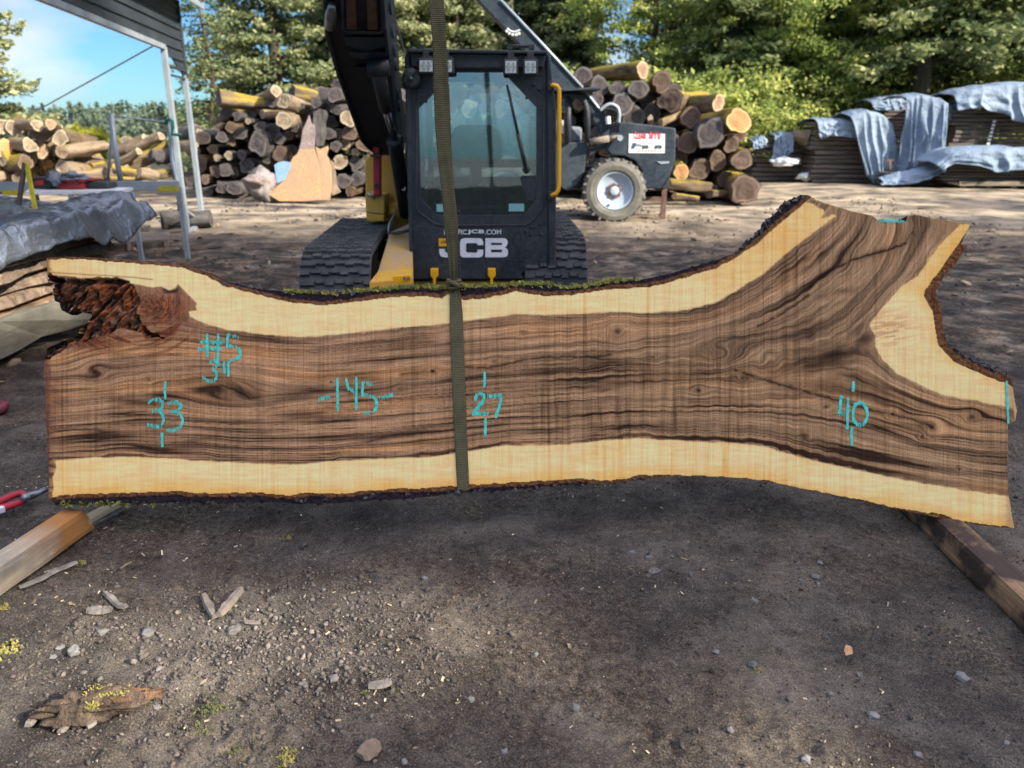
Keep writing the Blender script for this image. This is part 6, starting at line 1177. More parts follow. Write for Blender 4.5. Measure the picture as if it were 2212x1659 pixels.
blob('root_stump', PY(*tL(520, 1300), 17.7) + Vector((0, .2, .03)), (.26, .2, .12), -.25, mt['grey_slab'], .2, 1.5, 16, seed=15, label='pale pointed wood flake resting on the grey root stump', cat='stump')
o = leanslab('plastic_sheet', [(772, 1105), (815, 1078), (872, 1064), (955, 1078), (940, 1150), (885, 1268), (805, 1312), (785, 1200)], 18.1, .4, .05, mt['bluecloth'], 'blue plastic sheet tucked behind the broad orange slab', 'plastic sheet')

# ================================================================== black loader
def z7(a, b): return (1042.2 + .2314 * a, .2314 * b)
YL = 14.0; ldr = empty('log_loader', PY(1300, 470, YL + .9), 'dark blue black articulated loader with raised boom and one pale rimmed wheel in view', 'loader')
def plate(name, poly, Y, th, mat, parent=ldr, tf=eR, bev=.02):
    m_ = MB(); m_.prism([PY(*tf(*p), Y) for p in poly], (0, th, 0)); return m_.build(name, mat, parent, False, bev)
bm_ = plate('boom', [(-900, -1145), (-250, -450), (170, 0), (600, 455), (935, 818), (840, 848), (640, 850), (640, 735), (330, 400), (30, 80), (-420, -400), (-1060, -1085)], YL - .1, .42, mt['navy'], tf=z7)
plate('tray', [(730, 828), (1105, 812), (1112, 830), (740, 850)], YL - .3, .9, mt['navy'], tf=z7, bev=.005)
m_ = MB(); m_.tube([PY(*z7(170, 0), YL - .12), PY(*z7(600, 455), YL - .12), PY(*z7(935, 818), YL - .12)], .022, 8); m_.build('boom_edge', mt['galv'], bm_, True)
for i, (a, b) in enumerate(((228, 288), (252, 310), (283, 322), (316, 322), (343, 312))):
    m_ = MB(); c = PY(*z7(a, b), YL - .104); m_.tube([c, c + Vector((0, -.006, 0))], .022, 10); m_.build('white_mark', mt['white'], bm_)
m_ = MB(); m_.tube([PY(*z7(*p), YL - .108) for p in ((232, 262), (260, 290), (300, 298), (352, 280))], .012, 6); m_.build('white_mark', mt['white'], bm_)
hood = plate('engine_hood', [(700, 690), (722, 682), (1160, 735), (1165, 760), (1158, 1010), (1120, 1110), (1040, 1228), (900, 1230), (890, 1090), (830, 1000), (740, 960), (640, 955), (590, 900), (600, 790), (690, 775)], YL, 1.5, mt['navy'])
plate('rear_bumper', [(1040, 1228.5), (1121, 1111), (1110, 1230)], YL + .05, 1.4, mt['black'])
plate('hood_latch', [(1005, 1008), (1112, 1008), (1108, 1022), (1045, 1030)], YL - .02, .015, mt['galv'], hood, bev=.003)
plate('cab_base', [(160, 850), (450, 850), (452, 900), (430, 960), (420, 1090), (360, 1200), (290, 1250), (160, 1190)], YL + .05, 1.3, mt['navy'])
for side_ in (0, 1.2):
  m_ = MB()
  for pts in (((165, 470), (300, 465), (390, 480), (420, 530), (440, 600), (445, 850)), ((285, 470), (285, 850)), ((165, 470), (165, 860))): m_.tube([PY(*eR(*p), YL + side_) for p in pts], .055, 8)
  m_.build('cab_frame', mt['black'], ldr, True)
plate('cab_roof', [(150, 440), (400, 440), (430, 478), (150, 468)], YL, 1.25, mt['black'])
plate('notice_sheet', [(155, 668), (247, 672), (245, 780), (155, 778)], YL + .3, .01, mt['white'], bev=0)
plate('seat', [(300, 720), (400, 725), (395, 850), (290, 850)], YL + .5, .5, mt['cloth'], bev=.05)
plate('diagonal_guard', [(430, 440), (470, 440), (560, 580), (640, 700), (640, 800), (560, 800), (490, 680), (440, 540)], YL + .1, .12, mt['navy'])
m_ = MB(); m_.tube([PY(*eR(435, 445), YL + .08), PY(*eR(535, 575), YL + .08)], .02, 6); m_.build('guard_edge', mt['galv'], ldr)
for k in range(4):
    m_ = MB(); m_.tube([PY(*eR(*p), YL - .05 + .05 * k) for p in smooth_line([(545 + 8 * k, 560 - 12 * k + 30), (620, 530 + 16 * k), (690, 560 + 14 * k), (705, 620), (698 - 4 * k, 690)], 2)], .028, 8); m_.build('hydraulic_hose', mt['rubber' if k % 2 else 'galv'], ldr, True)
m_ = MB(); m_.tube([PY(*eR(460, 850), YL - .1), PY(*eR(620, 820), YL - .1)], .06, 12); m_.tube([PY(*eR(620, 822), YL - .1), PY(*eR(700, 810), YL - .1)], .045, 12); m_.build('steering_cylinder', mt['stickl'], ldr, True)
m_ = MB(); c = PY(*eR(705, 815), YL - .12); m_.tube([c, c + Vector((0, -.08, 0))], .05, 14); m_.build('cylinder_pin', mt['galv'], ldr)
plate('step_arm', [(460, 905), (500, 890), (680, 800), (700, 830), (560, 910), (450, 970)], YL + .02, .1, mt['black'])
m_ = MB(); m_.tube([PY(*eR(608, 640), YL - .02), PY(*eR(612, 700), YL - .02)], .045, 10); m_.build('filler_cap', mt['white'], ldr)
sg = plate('sign', [(782, 782), (1075, 782), (1072, 940), (778, 938)], YL - .012, .010, mt['white'], hood, bev=.002)
p0 = PY(*eR(820, 824), YL - .014); wE = (PY(*eR(1045, 824), YL) - PY(*eR(820, 824), YL)).length; hE = .17
textmesh('sign_lettering', 'C', p0, wE * .085, .125, mt['redtext'], sg, bold=.03, t=.004); textmesh('sign_lettering', 'LEAR', p0 + Vector((wE * .10, 0, 0)), wE * .36, .10, mt['redtext'], sg, bold=.03, t=.004)
textmesh('sign_lettering', 'S', p0 + Vector((wE * .55, 0, 0)), wE * .085, .125, mt['redtext'], sg, bold=.03, t=.004); textmesh('sign_lettering', 'ITE', p0 + Vector((wE * .65, 0, 0)), wE * .34, .10, mt['redtext'], sg, bold=.03, t=.004)
def sgp(name, polys, mat):
    m_ = MB()
    for pl in polys: m_.prism([PY(*eR(*p), YL - .016) for p in pl], (0, .003, 0))
    m_.build(name, mat, sg)
sgp('truck_picture', [[(806, 868), (815, 855), (840, 853), (842, 885), (806, 885)], [(843, 862), (880, 862), (880, 868), (843, 868)], [(845, 874), (940, 874), (940, 884), (845, 884)], [(993, 874), (1048, 874), (1048, 884), (993, 884)]], mt['darktext'])
for a in (815, 903, 930, 1005, 1037): m_ = MB(); c = PY(*eR(a, 890), YL - .017); m_.tube([c, c + Vector((0, -.004, 0))], .030, 12); m_.build('truck_wheel', mt['darktext'], sg)
sgp('small_print', [[(852 + 26 * i, 917), (872 + 26 * i, 917), (872 + 26 * i, 925), (852 + 26 * i, 925)] for i in range(6)], mt['redtext'])
def wheel(cx, cy, Y, R_, parent, wdt=.42):
    c = PY(cx, cy, Y); c.z = R_ + .01; w_ = MB(); prof = [(.60, .02), (.66, -.02), (.80, -.035), (.93, -.01), (1.0, .07), (1.0, wdt - .07), (.93, wdt), (.62, wdt)]; n_ = 48; vs = []; fs = []
    for i in range(n_):
        a = 2 * math.pi * i / n_
        for r_, yy in prof: k_ = 1 + (.012 if i % 2 else -.006) * (r_ > .95); vs.append(c + Vector((math.cos(a) * r_ * R_ * k_, yy, math.sin(a) * r_ * R_ * k_)))
    m = len(prof)
    for i in range(n_):
        for k in range(m): j = (i + 1) % n_; fs.append((i * m + k, i * m + (k + 1) % m, j * m + (k + 1) % m, j * m + k))
    w_.add(vs, fs)
    for i in range(24):
        a = 2 * math.pi * i / 24; da = .09
        for s_ in (0, 1):
            a2 = a + s_ * .13; y0_, y1_ = (-.012, wdt * .52) if s_ == 0 else (wdt * .48, wdt + .012); r0, r1 = .94, 1.035; pts = []
            for aa, yy in ((a2, y0_), (a2 + .07, y0_), (a2 + .07 - .1 * (1 if s_ == 0 else -1) * 0 + .05, y1_), (a2 + .05, y1_)): pts.append((aa, yy))
            vs = [c + Vector((math.cos(aa) * r * R_, yy, math.sin(aa) * r * R_)) for r in (r0, r1) for aa, yy in pts]; w_.add(vs, [(0, 3, 2, 1), (4, 5, 6, 7), (0, 1, 5, 4), (1, 2, 6, 5), (2, 3, 7, 6), (3, 0, 4, 7)])
    ty = w_.build('wheel', mt['tyre'], parent, False)
    m_ = MB(); prof = [(.61, .03), (.585, .0), (.56, .02), (.52, .07), (.30, .10), (.0, .10)]; n_ = 40; vs = []; fs = []
    for i in range(n_):
        a = 2 * math.pi * i / n_
        for r_, yy in prof: vs.append(c + Vector((math.cos(a) * r_ * R_, yy, math.sin(a) * r_ * R_)))
    m = len(prof)
    for i in range(n_):
        for k in range(m - 1): j = (i + 1) % n_; fs.append((i * m + k, j * m + k, j * m + k + 1, i * m + k + 1))
    m_.add(vs, fs); rm = m_.build('rim', mt['rim'], ty, True)
    m_ = MB(); star = []
    for i in range(32): a = 2 * math.pi * i / 32; rr_ = R_ * (.25 if i % 4 < 2 else .20); star.append(c + Vector((math.cos(a) * rr_, .085, math.sin(a) * rr_)))
    m_.prism(star, (0, -.02, 0)); m_.build('hub_flange', mt['rust'], ty)
    m_ = MB(); m_.tube([c + Vector((0, .09, 0)), c + Vector((0, .055, 0)), c + Vector((0, .045, 0))], [R_ * .15, R_ * .15, R_ * .12], 20); m_.tube([c + Vector((-.05 * 3 * R_, .05, -.43 * R_)), c + Vector((-.05 * 3 * R_, .0, -.43 * R_))], .03, 8); m_.build('hub_cap', mt['rim'], ty, True)
RW = 66.5 * (PY(1328, 407, YL - .1) - Cc).dot(Fw) / F
wheel(1328.5, 407, YL - .15, RW, ldr); wheel(1090, 407, YL - .15, RW, ldr); wheel(1328.5, 407, YL + 1.3, RW, ldr); wheel(1090, 407, YL + 1.3, RW, ldr)
m_ = MB(); m_.box((PY(1210, 400, YL).x, YL + .75, .75), (3.2, .5, .4)); m_.build('chassis', mt['black'], ldr, False, .03)
ws_ = empty('work_stand', PY(*eR(1070, 1350), 13.9), 'small rusty steel stand on the ground behind the loader wheel', 'stand')
m_ = MB(); a = PY(*eR(1075, 1160), 14.3); m_.bar(a, Vector((a.x, a.y, .0)), .09, .06); m_.build('post', mt['rust'], ws_); m_ = MB(); b = PY(*eR(1060, 1315), 14.3); m_.bar(b, b + Vector((-1.2, 0, .02)), .06, .08); m_.build('rail', mt['rust'], ws_)
lying(eR(1150, 1290), eR(1345, 1310), 7, 'o', 'short split yellow billet on the ground behind the loader', 16.6, 'loose wood by the loader', 5)
lying(eR(1100, 1190), eR(1440, 1215), 11, 'b', 'dark beam lying low across the foot of the right pile', 17.2, 'loose wood by the loader', 11)
lying(eR(1450, 1270), eR(1590, 1270), 7, 'b', 'short dark billet left of the fat ground log', 17.3, 'loose wood by the loader', 7)
lying(eR(1040, 690), eR(1200, 620), 8, 'p', 'thin pale branch sticking out above the loader hood', 18.0, 'loose wood by the loader', 6)
lying(eR(955, 650), eR(950, 700), 6, 'p', 'small bright stub just above the loader hood', 17.9, 'loose wood by the loader', 5)
# ================================================================== metal shed at the left
def k0(a, b): return (a * .2976, b * .2976)
sh = empty('metal_shed', (-5.15, 12.8, 0), 'open steel shed with charcoal ribbed siding and slim galvanised posts', 'shed')
Q1 = Vector((-5.13, 12.3, 2.70)); Q0 = Vector((-4.56, 8.2, 2.73)); dv = (Q0 - Q1); Q9 = Q1 + dv * 1.9; Q9.z = 2.78; ex_ = (Q1 - Q0).normalized(); P2_ = Q1 + ex_ * 1.02; sidew = Vector((-dv.y, dv.x, 0)).normalized(); sidew = sidew if sidew.x < 0 else -sidew
pan = MB(); zt = 3.50; pan.prism([Q9 + Vector((0, 0, .06)), Q1 + Vector((0, 0, .06)), Vector((P2_.x, P2_.y, 2.37)), Vector((P2_.x, P2_.y, zt)), Vector((Q9.x, Q9.y, zt))], sidew * .02)
def addrib(zv, a, b): pan.bar(Vector((a.x, a.y, zv)) - sidew * .012, Vector((b.x, b.y, zv)) - sidew * .012, .028, .045)
for i, zv in enumerate(np.arange(2.47, 3.48, .155)): addrib(zv, Q9 if zv > 2.82 else Q1, P2_)
o = pan.build('siding', mt['panel'], sh)
tr = MB(); tr.bar(Q9 + Vector((0, 0, .02)), Q1 + Vector((0, 0, .02)), .07, .07); tr.build('header_beam', mt['galv'], sh)
tr = MB(); tr.bar(Vector((P2_.x, P2_.y, 2.35)), Vector((Q1.x, Q1.y, 2.35)) + ex_ * .05, .03, .03); tr.bar(Vector((P2_.x, P2_.y, 2.36)) - sidew * .02, Vector((P2_.x, P2_.y, zt)) - sidew * .02, .06, .05, (1, 0, 0)); tr.build('corner_trim', mt['panel'], sh)
for p in (Q1, P2_, Q9 + Vector((0, 0, 0))):
    m_ = MB(); top = 2.72 if p is not P2_ else 2.40; m_.bar(Vector((p.x, p.y, -.05)), Vector((p.x, p.y, top)), .075, .075, (1, 0, 0)); m_.build('post', mt['galv'], sh, False, .004)
m_ = MB(); m_.bar(Vector((Q1.x, Q1.y, .04)), Vector((P2_.x, P2_.y, .04)), .06, .06); m_.build('base_rail', mt['galv'], sh)
m_ = MB(); m_.bar(Vector((Q1.x, Q1.y, .38)), Vector((P2_.x, P2_.y, .06)), .03, .03); m_.build('brace', mt['galv'], sh)
rf = MB(); u = sidew; n_ = 60; A_ = P2_ + ex_ * .35; B_ = Q9; vs = []; fs = []
for i in range(n_ + 1):
    p = A_.lerp(B_, i / n_); zz = .022 * (1 if i % 3 == 0 else 0); vs += [Vector((p.x, p.y, 3.52 + zz)) - u * .35, Vector((p.x, p.y, 4.1 + zz)) + u * 3.0]
for i in range(n_): fs.append((2 * i, 2 * i + 1, 2 * i + 3, 2 * i + 2))
rf.add(vs, fs); rf_ = rf.build('roof', mt['panel'], sh); rf_.modifiers.new('thick', 'SOLIDIFY').thickness = .02
m_ = MB(); a, b = Vector((A_.x, A_.y, 3.47)) - u * .33, Vector((B_.x, B_.y, 3.47)) - u * .33; m_.bar(a, b, .03, .11); m_.build('gutter', mt['galv'], sh)
# ---- band saw mill behind the slab stack
sm_ = empty('sawmill', PY(200, 430, 9.6), 'blue grey sawmill bed with a steel mast frame behind the tarped stack', 'sawmill')
m_ = MB(); m_.bar(PY(-60, 404, 9.6), PY(388, 401, 9.9), .06, .115); m_.build('bed_rail', mt['galv'], sm_, False, .004)
for xp, yg in ((386, 470), (150, 470), (-20, 470)):
    p = PY(xp, 404, 9.75); m_ = MB(); m_.bar(Vector((p.x, p.y, 0)), p, .05, .05, (1, 0, 0)); m_.build('leg', mt['galv'], sm_)
m_ = MB(); m_.bar(PY(342, 407.5, 9.53), PY(386, 407, 9.53), .004, .055); m_.build('yellow_label', mt['yelstrip'], sm_)
m_ = MB(); m_.bar(PY(5, 416, 9.5), PY(45, 416, 9.5), .004, .06); m_.build('yellow_label', mt['yelstrip'], sm_)
m_ = MB(); m_.tube([PY(240, 248, 10), PY(250, 330, 10), PY(264, 408, 10)], .035, 8); m_.tube([PY(243, 262, 10.2), PY(238, 330, 10.3), PY(232, 400, 10.3)], .018, 8); m_.tube([PY(240, 249, 10), PY(362, 265, 10.6)], .012, 6); m_.build('mast', mt['galv'], sm_, True)
m_ = MB(); m_.tube([PY(362, 268, 10.6), PY(370, 300, 10.6), PY(372, 345, 10.6), PY(384, 396, 10.4), PY(388, 455, 10.3)], .028, 8); m_.build('mast', mt['galv'], sm_, True)
m_ = MB(); m_.tube([PY(358, 268, 10.55), PY(360, 260, 10.5), PY(366, 257, 10.5), PY(372, 262, 10.5), PY(373, 275, 10.5), PY(372, 290, 10.5), PY(392, 292, 10.5)], .022, 8); m_.build('green_hose', mt['green'], sm_, True)
wr = MB(); wr.tube([PY(335, 97, 12.2), PY(60, 250, 14.5)], .011, 6); tag(wr.build('guy_cable', mt['steel'], None), 'thin grey cable slanting down from the shed across the sky', 'cable')
tb = empty('work_table', PY(170, 430, 8.6), 'thin white topped bench carrying tool boxes behind the tarpaulin', 'table')
m_ = MB(); m_.prism([PZ(55, 421, .93), PZ(260, 418, .93), PZ(288, 411, .93), PZ(70, 410, .93)], (0, 0, .03)); tp_ = m_.build('table_top', mt['white'], tb)
zt_ = .962; ctr = PZ(170, 415, .93)
for dx in (-.45, .55):
    m_ = MB(); m_.bar(Vector((ctr.x + dx, ctr.y, -.02)), Vector((ctr.x + dx, ctr.y, .93)), .04, .04, (1, 0, 0)); m_.build('leg', mt['galv'], tb)
YTb = ctr.y
def bxp(x0, x1, y0, y1, Y, dp, taper=1.0):
    m_ = MB(); a, b = PY(x0, y1, Y), PY(x1, y0, Y); zb = max(a.z, zt_); m_.box(((a.x + b.x) / 2, Y + dp / 2, (zb + b.z) / 2), (b.x - a.x, dp, b.z - zb), None, taper); return m_
blk = empty('tool_bin', Vector((PY(86, 412, YTb).x, YTb, .83)), 'open black tool bin with a red label left of the red one', 'tool box')
bxp(68, 107, 385, 413, YTb, .28).build('bin', mt['plastic'], blk, False, .015); bxp(66, 109, 383, 388, YTb - .02, .32).build('rim', mt['plastic'], blk, False, .006)
m_ = MB(); m_.prism([PY(*p, YTb - .015) for p in ((76, 389), (94, 389), (94, 400), (76, 400))], (0, .01, 0)); m_.build('label', mt['redpl'], blk)
rb_ = empty('tool_box', Vector((PY(150, 412, YTb).x, YTb, .83)), 'bright red tool box with a rag over its top', 'tool box')
bxp(122, 178, 392, 414, YTb - .06, .26, .94).build('box', mt['redpl'], rb_, False, .012); bxp(120, 180, 388, 393, YTb - .08, .30).build('lid', mt['redpl'], rb_, False, .008)
for xx in (135, 165): m_ = MB(); m_.box(PY(xx, 393, YTb - .085), (.03, .015, .035)); m_.build('latch', mt['plastic'], rb_)
blob('rag', PY(152, 383, YTb + .02), (.17, .13, .045), 0, mt['cloth'], .3, 2.4, 16, seed=4, flat=.9, label='crumpled blue grey rag lying on the red tool box', cat='cloth')
blob('rag', PY(120, 385, YTb - .1), (.05, .05, .07), 0, mt['cloth'], .3, 2.4, 12, seed=8, flat=.9, label='grey rag end hanging at the left corner of the red tool box', cat='cloth')
o = bxp(180, 232, 394, 413, YTb, .22).build('case', mt['plastic'], None, False, .03, 4); tag(o, 'low rounded black case right of the red tool box', 'case')
o = bxp(104, 122, 380, 413, YTb + .05, .2).build('bucket', mt['plastic'], None, False, .01); tag(o, 'dark bucket between the black bin and red tool box', 'bucket')
ps_ = empty('marker_post', PY(52, 430, 6.6), 'pair of thin stakes, one painted yellow, standing behind the tarpaulin', 'post')
a = PY(57, 350, 6.8); m_ = MB(); m_.bar(a, Vector((a.x, a.y, 0)), .028, .028, (1, 0, 0)); m_.build('stake', mt['yelstrip'], ps_)
a = PY(54, 352, 6.8); b = PY(43, 425, 6.8); m_ = MB(); m_.bar(a, b + (b - a) * 1.2, .03, .03, (1, 0, 0)); m_.build('stake', mt['old_lumber'], ps_)

# ---- left stack of live edge slabs under the silver tarpaulin
mt['slabstack'] = plank('rough_live_edge', (.22, .14, .085), (.47, .33, .20), (.12, .075, .05), 'Y', 1.6, (.44, .62))
mt['slabbk'] = barkmat('flaky_bark', (.12, .085, .062), (.34, .26, .20), sc_=14)
def liveslab(name, x0, x1, y0, y1, z, th, seed, lb, tilt=0.0, grp='live edge slabs stacked under the silver tarpaulin', inner=None):
    """a rough slab running away from the viewer with a wavy barked right edge"""
    n_ = 70; m = 9; vs = []; fs = []; 
    for i in range(n_ + 1):
        y = y0 + (y1 - y0) * i / n_; e = .13 * (mnoise.noise(Vector((y * .7, seed, 0)))) + .05 * mnoise.noise(Vector((y * 3, seed, 4))) + .018 * mnoise.noise(Vector((y * 14, seed, 9))); sag = .03 * mnoise.noise(Vector((y * .6, seed, 7))) + tilt * (y - y0)
        xr = x1 + e; xl = x0 + .08 * mnoise.noise(Vector((y, seed, 20)))
        prof = [(xl, 0), (xr - .02, 0), (xr + .012, .2), (xr - .004 + .03 * mnoise.noise(Vector((y * 9, seed, 31))), .45), (xr - .02 + .03 * mnoise.noise(Vector((y * 9, seed, 35))), .75), (xr - .05, 1), (xr - .2, 1), (xl, 1), (xl, .5)]
        for u, v_ in prof: vs.append((u, y + .01 * mnoise.noise(Vector((u * 9, v_, seed))), z + sag + v_ * th))
    for i in range(n_):
        for k in range(m): fs.append((i * m + k, (i + 1) * m + k, (i + 1) * m + (k + 1) % m, i * m + (k + 1) % m))
    fs += [tuple(range(m)), tuple(range(n_ * m + m - 1, n_ * m - 1, -1))]
    o = meshobj(name, vs, fs, mt['slabstack'], None, False); o.data.materials.append(mt['slabbk'])
    for p in o.data.polygons:
        if len(p.vertices) == 4 and (p.index % m) in (2, 3) or len(p.vertices) == 4 and (p.index % m) == 4 and p.index % 5: p.material_index = 1
    return tag(o, lb, 'wood slab', grp)
z_ = .22; zs_ = [.09, .085, .085, .08, .08, .075]
m_ = MB(); m_.box((-4.5, 4.6, .13), (1.9, .12, .26)); m_.box((-4.5, 6.6, .13), (1.9, .12, .26)); 
for i, yy in enumerate((4.6, 6.6)):
    m_ = MB(); m_.box((-4.5, yy, .11), (1.9, .14, .25)); tag(m_.build('bearer', mt['old_lumber'], None), ('near' if i == 0 else 'far') + ' timber bearer below the tarped slab stack', 'timber', 'bearers below the slab stack')
for i, th in enumerate(zs_):
    liveslab('live_edge_plank', -5.4, -3.50 - .03 * (i % 3) + .05 * (i == 0), 3.5, 6.95 - .12 * (i % 2), z_, th, 3 + i * 2.7, f'rough live edge slab, {onum(i)} from the ground in the stack under the silver tarpaulin'); z_ += th + .016
ztop = z_
# grey board on edge against the foot of the stack
pts = [(-40, 705), (0, 693), (45, 672), (80, 664), (110, 656), (200, 628), (300, 600), (380, 584), (380, 648), (300, 672), (250, 683), (215, 690), (150, 713), (90, 728), (40, 758), (-40, 798)]
yv = lambda x_: 4.72 + (x_ + 40) / 420 * 1.95
m_ = MB(); m_.prism([PY(a, b, yv(a)) for a, b in pts], Vector((-.05, .03, 0))); tag(m_.build('grey_plank', plank('grey_weathered_slab', (.13, .125, .10), (.22, .21, .165), (.10, .095, .075), 'Y', 1.8, (.5, .75)), None, False, .004), 'weathered grey slab standing on edge along the foot of the stack', 'wood slab')
# tarpaulin: a creased sheet over the stack with a rolled up flap
nu, nv = 110, 90; vs = []; fs = []
for i in range(nu + 1):
    y = 3.4 + (7.35 - 3.4) * i / nu
    for j in range(nv + 1):
        s_ = j / nv; xw = -5.5 + 2.30 * s_; edge = .0
        z = ztop + .03 + .05 * math.exp(-((xw + 4.6) / .5) ** 2)
        w1 = mnoise.noise(Vector((xw * 1.3 + y * .5, y * .9, 3))); w2 = 1 - abs(mnoise.noise(Vector((xw * 1.9 - y * .7, y * 1.5 + xw * .8, 8)))) * 2.2; w3 = 1 - abs(mnoise.noise(Vector((xw * 4.2 + y * 1.1, y * 3.2, 15)))) * 2.4
        w4 = abs(mnoise.noise(Vector((xw * 7 + y * 3, y * 6 - xw * 2, 25)))); z += .06 * w1 + .05 * max(0, w2) + .028 * max(0, w3) - .03 * w4
        hang = max(0, xw + 3.42 + .04 * math.sin(y * 3)); z -= hang * 1.0 - .01; xx = xw + .015 * mnoise.noise(Vector((y * 3, xw * 3, 1))) - hang * .55
        z += .12 * ss(6.5, 7.3, np.float64(y)) * math.sin((xw + 5) * 4.5) * (s_ ** 1.5)
        vs.append((xx, y, float(z)))
for i in range(nu):
    for j in range(nv): a = i * (nv + 1) + j; fs.append((a, a + 1, a + nv + 2, a + nv + 1))
tp = empty('tarpaulin', (-4.4, 5.3, ztop), 'crumpled silver tarpaulin with eyelets over the live edge slab stack', 'tarpaulin')
o = meshobj('sheet', vs, fs, mt['tarp'], tp, True); o.modifiers.new('thick', 'SOLIDIFY').thickness = .004
# rolled back flap
nu2, nv2 = 90, 26; vs = []; fs = []
for i in range(nu2 + 1):
    t_ = i / nu2; y = 4.0 + 3.35 * t_; x0_ = -3.95 + .35 * t_ ** 1.3; amp = .05 + .035 * math.sin(t_ * 9) + .03 * t_
    for j in range(nv2 + 1):
        s_ = j / nv2; a = s_ * 3.6; r_ = amp * (1 - .25 * s_); zc_ = ztop + .07 + .04 * math.sin(t_ * 7 + 1)
        vs.append((x0_ + .30 * (s_ - .5) * 1.4 + .04 * mnoise.noise(Vector((y * 4, s_ * 3, 2))), y + .05 * math.sin(s_ * 5), zc_ + r_ * math.sin(a) - .05 * s_ + .018 * max(0, 1 - abs(mnoise.noise(Vector((y * 5, s_ * 4, 6)))) * 3)))
for i in range(nu2):
    for j in range(nv2): a = i * (nv2 + 1) + j; fs.append((a, a + 1, a + nv2 + 2, a + nv2 + 1))
o = meshobj('folded_flap', vs, fs, mt['tarp'], tp, True); o.modifiers.new('thick', 'SOLIDIFY').thickness = .004
for yy in (4.3, 4.9, 5.5, 6.1, 6.7):
    pass
# pallets and offcuts behind
for (a, b, lb) in (((300, 540), 0, 'weathered wooden pallet on dirt beyond the end of slab stack'),):
    c = PZ(285, 532, 0); pl = empty('pallet', c, lb, 'pallet'); q_ = Matrix.Rotation(R(22), 3, 'Z')
    for k in range(5): m_ = MB(); m_.box(c + q_ @ Vector((0, -.4 + .2 * k, .115)), (1.0, .10, .018), q_); m_.build('deck_board', mt['pallet'], pl)
    for k in range(3): m_ = MB(); m_.box(c + q_ @ Vector((-.46 + .46 * k, 0, .055)), (.05, .9, .10), q_); m_.build('stringer', mt['pallet'], pl)
c = PZ(255, 520, 0); m_ = MB(); m_.box(c + Vector((0, 0, .17)), (.9, .3, .07), Matrix.Rotation(R(18), 3, 'Z')); tag(m_.build('wood_offcut', mt['pallet'], None, False, .01), 'flat brown board resting on the pallet', 'board')
c = PZ(325, 505, 0); lo_ = c + Vector((0, .5, .15)); logobj(lo_, Vector((1, .2, 0)), .16, .75, 'bark_grey', 'end_grey', 'dark short log lying behind the pallet', None, name='log_')
lying((283, 438), (215, 425), 12, 'g', 'grey log end jutting right behind the tarpaulin', 9.0, None, 12)
c = PZ(420, 520, 0); 
for i, (a, b, l_) in enumerate(((395, 500, .5), (350, 478, .6), (300, 470, .7), (470, 505, .4))):
    c = PZ(a, b, .02); m_ = MB(); m_.box(c, (l_, .07, .03), Matrix.Rotation(R(15 + 25 * i), 3, 'Z')); tag(m_.build('wood_scrap', mt['pallet'], None, False, .006), ['thin plank scrap at the foot of the front shed post', 'wood scrap left of the front shed post', 'long wood scrap behind the pallet', 'wood scrap right of the rear shed post'][i], 'wood scrap', 'wood scraps on the dirt')

# ================================================================== tarped lumber stacks at the right
mt['dlumber'] = plank('dark_lumber', (.03, .027, .026), (.18, .155, .13), (.05, .045, .045), 'X', .7, (.50, .78))
def lstack(x0, x1, ytop, ybot, Y, dp, where, grp, n=None, skew=0):
    a, b = PY(x0, ybot, Y), PY(x1, ybot, Y); t_ = PY(x0, ytop, Y); zb = max(0.0, a.z); H_ = t_.z - zb; n = n or max(3, int(H_ / .105)); random.seed(int(x0))
    for i in range(n):
        th = H_ / n; z0 = zb + th * i; xs_ = random.uniform(-.10, .10); xe = random.uniform(-.12, .12); m_ = MB(); nn_ = 10; vs = []; fs = []
        for k in range(nn_ + 1):
            u = a.x + xs_ + (b.x + xe - a.x - xs_) * k / nn_; e = .05 * mnoise.noise(Vector((u * 1.5, i * 3.3, x0))); sg_ = .012 * mnoise.noise(Vector((u, i, 2)))
            for (yy, zz) in ((Y + e, z0 + .018), (Y + e * .5 - .01, z0 + th * .55), (Y + e + .01, z0 + th * .93), (Y + dp, z0 + th * .93), (Y + dp, z0 + .018)): vs.append((u, yy + skew * (u - a.x), zz + sg_))
        for k in range(nn_):
            for q in range(5): fs.append((k * 5 + q, (k + 1) * 5 + q, (k + 1) * 5 + (q + 1) % 5, k * 5 + (q + 1) % 5))
        fs += [(0, 1, 2, 3, 4)[::-1], tuple(nn_ * 5 + q for q in range(5))]; m_.add(vs, fs)
        tag(m_.build('lumber_plank', mt['dlumber'], None, False), f'dark rough slab, {onum(min(i, 19))} up in {where}', 'wood slab', grp)
lstack(1748, 1905, 262, 396, 25.0, 1.6, 'the stack under the left drape', 'slabs in the stack under the left drape', 13)
lstack(1905, 2060, 236, 330, 27.0, 1.6, 'the rear stack between the drapes', 'slabs in the rear stack between the drapes', 12)
lstack(2052, 2300, 236, 335, 25.5, 1.6, 'the tall far right stack', 'slabs in the tall far right stack', 11)
lstack(2042, 2300, 352, 398, 22.3, 1.7, 'the low front stack at far right', 'slabs in the low front stack', 7)
lstack(1935, 2045, 374, 402, 23.0, 1.2, 'the low pile below the middle drape', 'slabs in the low pile below the middle drape', 4)
lstack(1625, 1748, 300, 392, 26.0, 1.4, 'the short stack by the trees', 'slabs in the short stack by the trees', 9)
for i, xx in enumerate((2080, 2135, 2190, 2250)):
    a = PY(xx, 399, 22.35); m_ = MB(); m_.box((a.x, 22.9, .06), (.16, 1.2, .13)); tag(m_.build('skid', mt['pallet'], None), f'{onum(i)} wooden skid from left below the low front stack', 'timber', 'skids below the low front stack')
